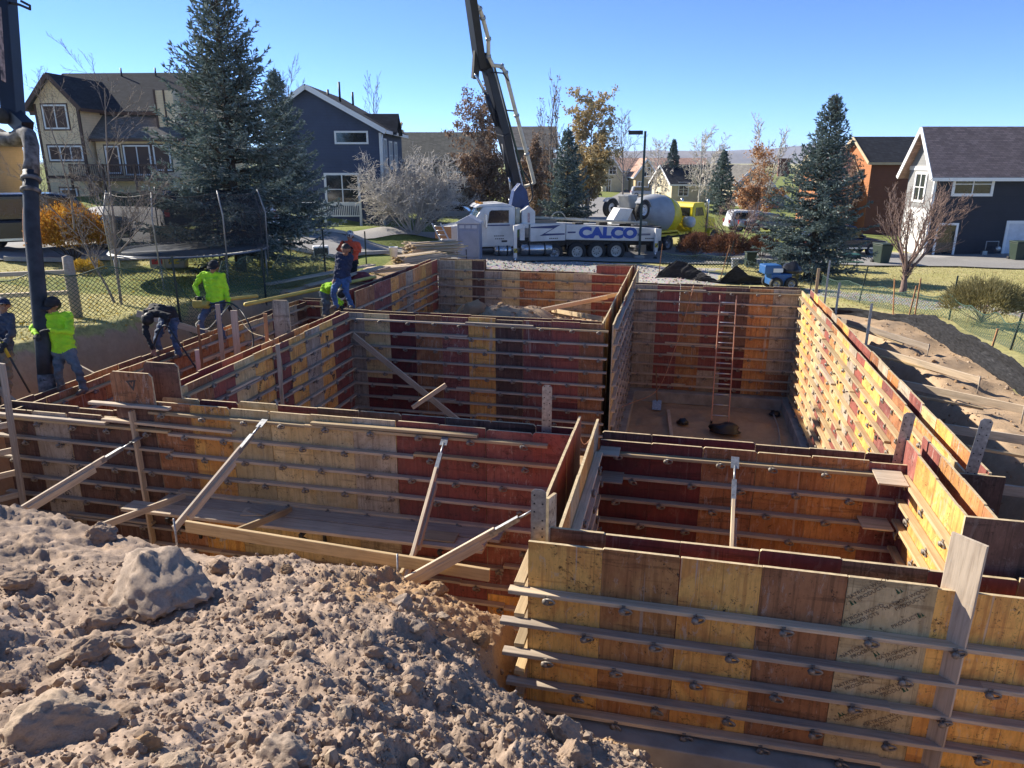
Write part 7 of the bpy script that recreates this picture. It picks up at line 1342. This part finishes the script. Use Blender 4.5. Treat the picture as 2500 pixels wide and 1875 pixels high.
# lumber stacks left of the garage
r=random.Random(12)
def stack(label,x,y,rz,rows,n,L,spread=.03,zoff=0,fan=0):
    t=thing('lumber_stack',label,'lumber',(x,y,gz(x,y)+zoff),R(rz))
    for j in range(rows):
        for i in range(n):
            lumber('board',round(L*r.uniform(.8,1.05),1),.14,.038,r.choice([WOODG,WOODG,WOODN,WOODG]),t,(r.uniform(-.15,.15),(i-n/2)*.15+r.uniform(-spread,spread),.04+j*.045+fan*i*.02),(0,fan*r.uniform(.0,.12),r.uniform(-.04,.04)))
stack('tall grey stack of form boards left of the garage',-10.9,27.3,62,12,5,2.4); stack('fanned out heap of form boards behind the grey stack',-11.2,29.3,55,12,6,2.6,.1,.1,1); stack('low stack of boards at the foot of the tall grey stack',-11.2,25.2,48,4,4,2.0); 
for i,(a_,c,w) in enumerate([((-11.4,18.6),(-9.9,22.6),.3),((-11.0,18.9),(-9.5,22.9),.3),((-10.6,19.4),(-9.3,22.0),.25)]): board('plank',(*a_,gz(*a_)+.12),(*c,gz(*c)+.45),w,.04,WOODG,None,0,['left','middle','right'][i]+' long grey plank lying behind the man in the navy hoodie','plank','long grey planks')
YB=simple('yellow_beam_paint',(.62,.46,.10),.6,var=.15)
cable('yellow_pipe','long yellow pipe lying along the garage side behind the left corridor','pipe',[(-9.95,15.2,.02),(-9.3,17.4,.03),(-8.6,19.8,.05)],.05,YB); cable('yellow_pipe','short yellow pipe left of the tall tan post','pipe',[(-10.9,15.0,.08),(-10.35,16.4,.0)],.045,YB)
BK=simple('white_plastic',(.72,.72,.72),.4); t=thing('bucket','white plastic bucket on the grey stack of form boards','bucket',(-10.95,27.1,gz(-10.9,27.3)+.56)); b=MB(); b.lathe([(.14,0),(.17,.38),(.18,.38),(.18,.36)],(0,0,0),'Z',16); b.build('pail',BK,t); b=MB(); b.tube([(-.17,0,.36),(-.1,-.1,.5),(.1,-.1,.5),(.17,0,.36)],.008,5); b.build('handle',DARKM,t)
t=thing('wire_crate','white crate lying beside the street left of the orange hoodie','crate',(-13.8,26.6,gz(-13.8,26.6)),R(30)); b=MB(); b.bb(-.3,.3,-.25,.25,0,.45); b.build('body',BK,t,bev=.03); b=MB(); b.bb(-.26,.26,-.262,-.255,.06,.38); b.build('grille',DARKM,t)
o=crumple('red_bag','dark red tarp bundle on the ground behind the navy hoodie','tarp',(-9.6,21.0,gz(-9.6,21.0)+.15),.35,.25,.2,simple('dark_red_tarp',(.22,.03,.03),.6),4)
o=crumple('plastic_sheet','crumpled white plastic beside the garage left wall','plastic',(-9.0,25.2,gz(-9.0,25.2)+.1),.35,.3,.25,BK,9)
# left bank timber strips
for i,(a_,c) in enumerate([((-11.6,13.6,.05),(-9.9,14.3,-.6)),((-11.2,11.3,-.5),(-9.9,11.0,-.85)),((-11.3,9.6,-.35),(-9.95,9.3,-1.0)),((-10.9,14.6,-.5),(-9.9,14.4,-.9))]): board('bank_strut',a_,c,.14,.038,WOODG,None,R(90),['strut from the lawn edge to the left outer wall behind the bent man','strut across the left bank behind the hose worker','strut across the left bank at the far left corner','short strut in the left bank below the neon vibrator worker'][i],'strut','struts across the left bank')
board('plank',(-11.3,9.35,-.80),(-9.9,9.35,-.80),.28,.045,WOODG,None,0,'plank under the man at the left edge','plank')
# fallen leaves and grass on the lawns
rs=np.random.RandomState(21)
def litter(name,label,cat,n,x0,x1,y0,y1,mat,ln,wd,up,ok=None):
    x=rs.uniform(x0,x1,n*2);y=rs.uniform(y0,y1,n*2); k=np.ones(len(x),bool) if ok is None else ok(x,y); x,y=x[k][:n],y[k][:n]; z=ground_z(x,y)+.005; D=np.c_[rs.normal(size=(len(x),2)),rs.uniform(*up,len(x))]; o=kites(name,np.stack([x,y,z],-1),D,ln*rs.uniform(.6,1.5,len(x)),np.full(len(x),wd),mat,None,rs,False); setp(o,label,cat,kind='stuff')
GRS=leafmat('dry_grass_blades',[(.28,.27,.10),(.42,.38,.16),(.56,.50,.27)],.8,.3)
notpit=lambda x,y:(base_z(x,y)-ground_z(x,y))<.25
litter('left_lawn_grass','short dry grass of the left lawn','grass',30000,-21,-10.6,10,26,GRS,.06,.006,(1.2,2.5),lambda x,y:notpit(x,y)&((x-y*0)<-10.7))
litter('right_lawn_grass','short dry grass of the right lawn','grass',30000,3,20,24,44,GRS,.07,.008,(1.2,2.5),lambda x,y:x>7.2-.35*(y-24).clip(0,12))
litter('fallen_leaves','fallen leaves over the lawns','leaves',5000,-20,-10.6,10,26,SHYE,.05,.022,(0,.3),notpit); litter('fallen_leaves','fallen leaves over the right lawn','leaves',6000,2,20,24,44,LGOLD,.06,.026,(0,.3))
N=1800; px_=rs.uniform(-8.8,1.5,N); py_=rs.uniform(24.6,38,N); sz=rs.uniform(.02,.06,N); scatter('driveway_gravel','coarse pale gravel on the driveway in front of the pump truck','gravel',SMALL,np.stack([px_,py_,ground_z(px_,py_)+.01],-1),sz,[simple('pale_gravel',(.5,.47,.42),.9,var=.2),RKG],9)
# ---------------- the air ----------------
m=bpy.data.materials.new('haze_air'); m.use_nodes=True; n=m.node_tree; n.nodes.clear(); ou=n.nodes.new('ShaderNodeOutputMaterial'); pv=n.nodes.new('ShaderNodeVolumePrincipled'); pv.inputs['Color'].default_value=(.62,.74,1,1); pv.inputs['Density'].default_value=.00011; pv.inputs['Anisotropy'].default_value=.1; n.links.new(pv.outputs[0],ou.inputs['Volume'])
b=MB(); b.bb(-8000,9000,-300,7200,-11,140); o=b.build('haze',m); setp(o,'thin blue haze over the valley','haze',kind='stuff')
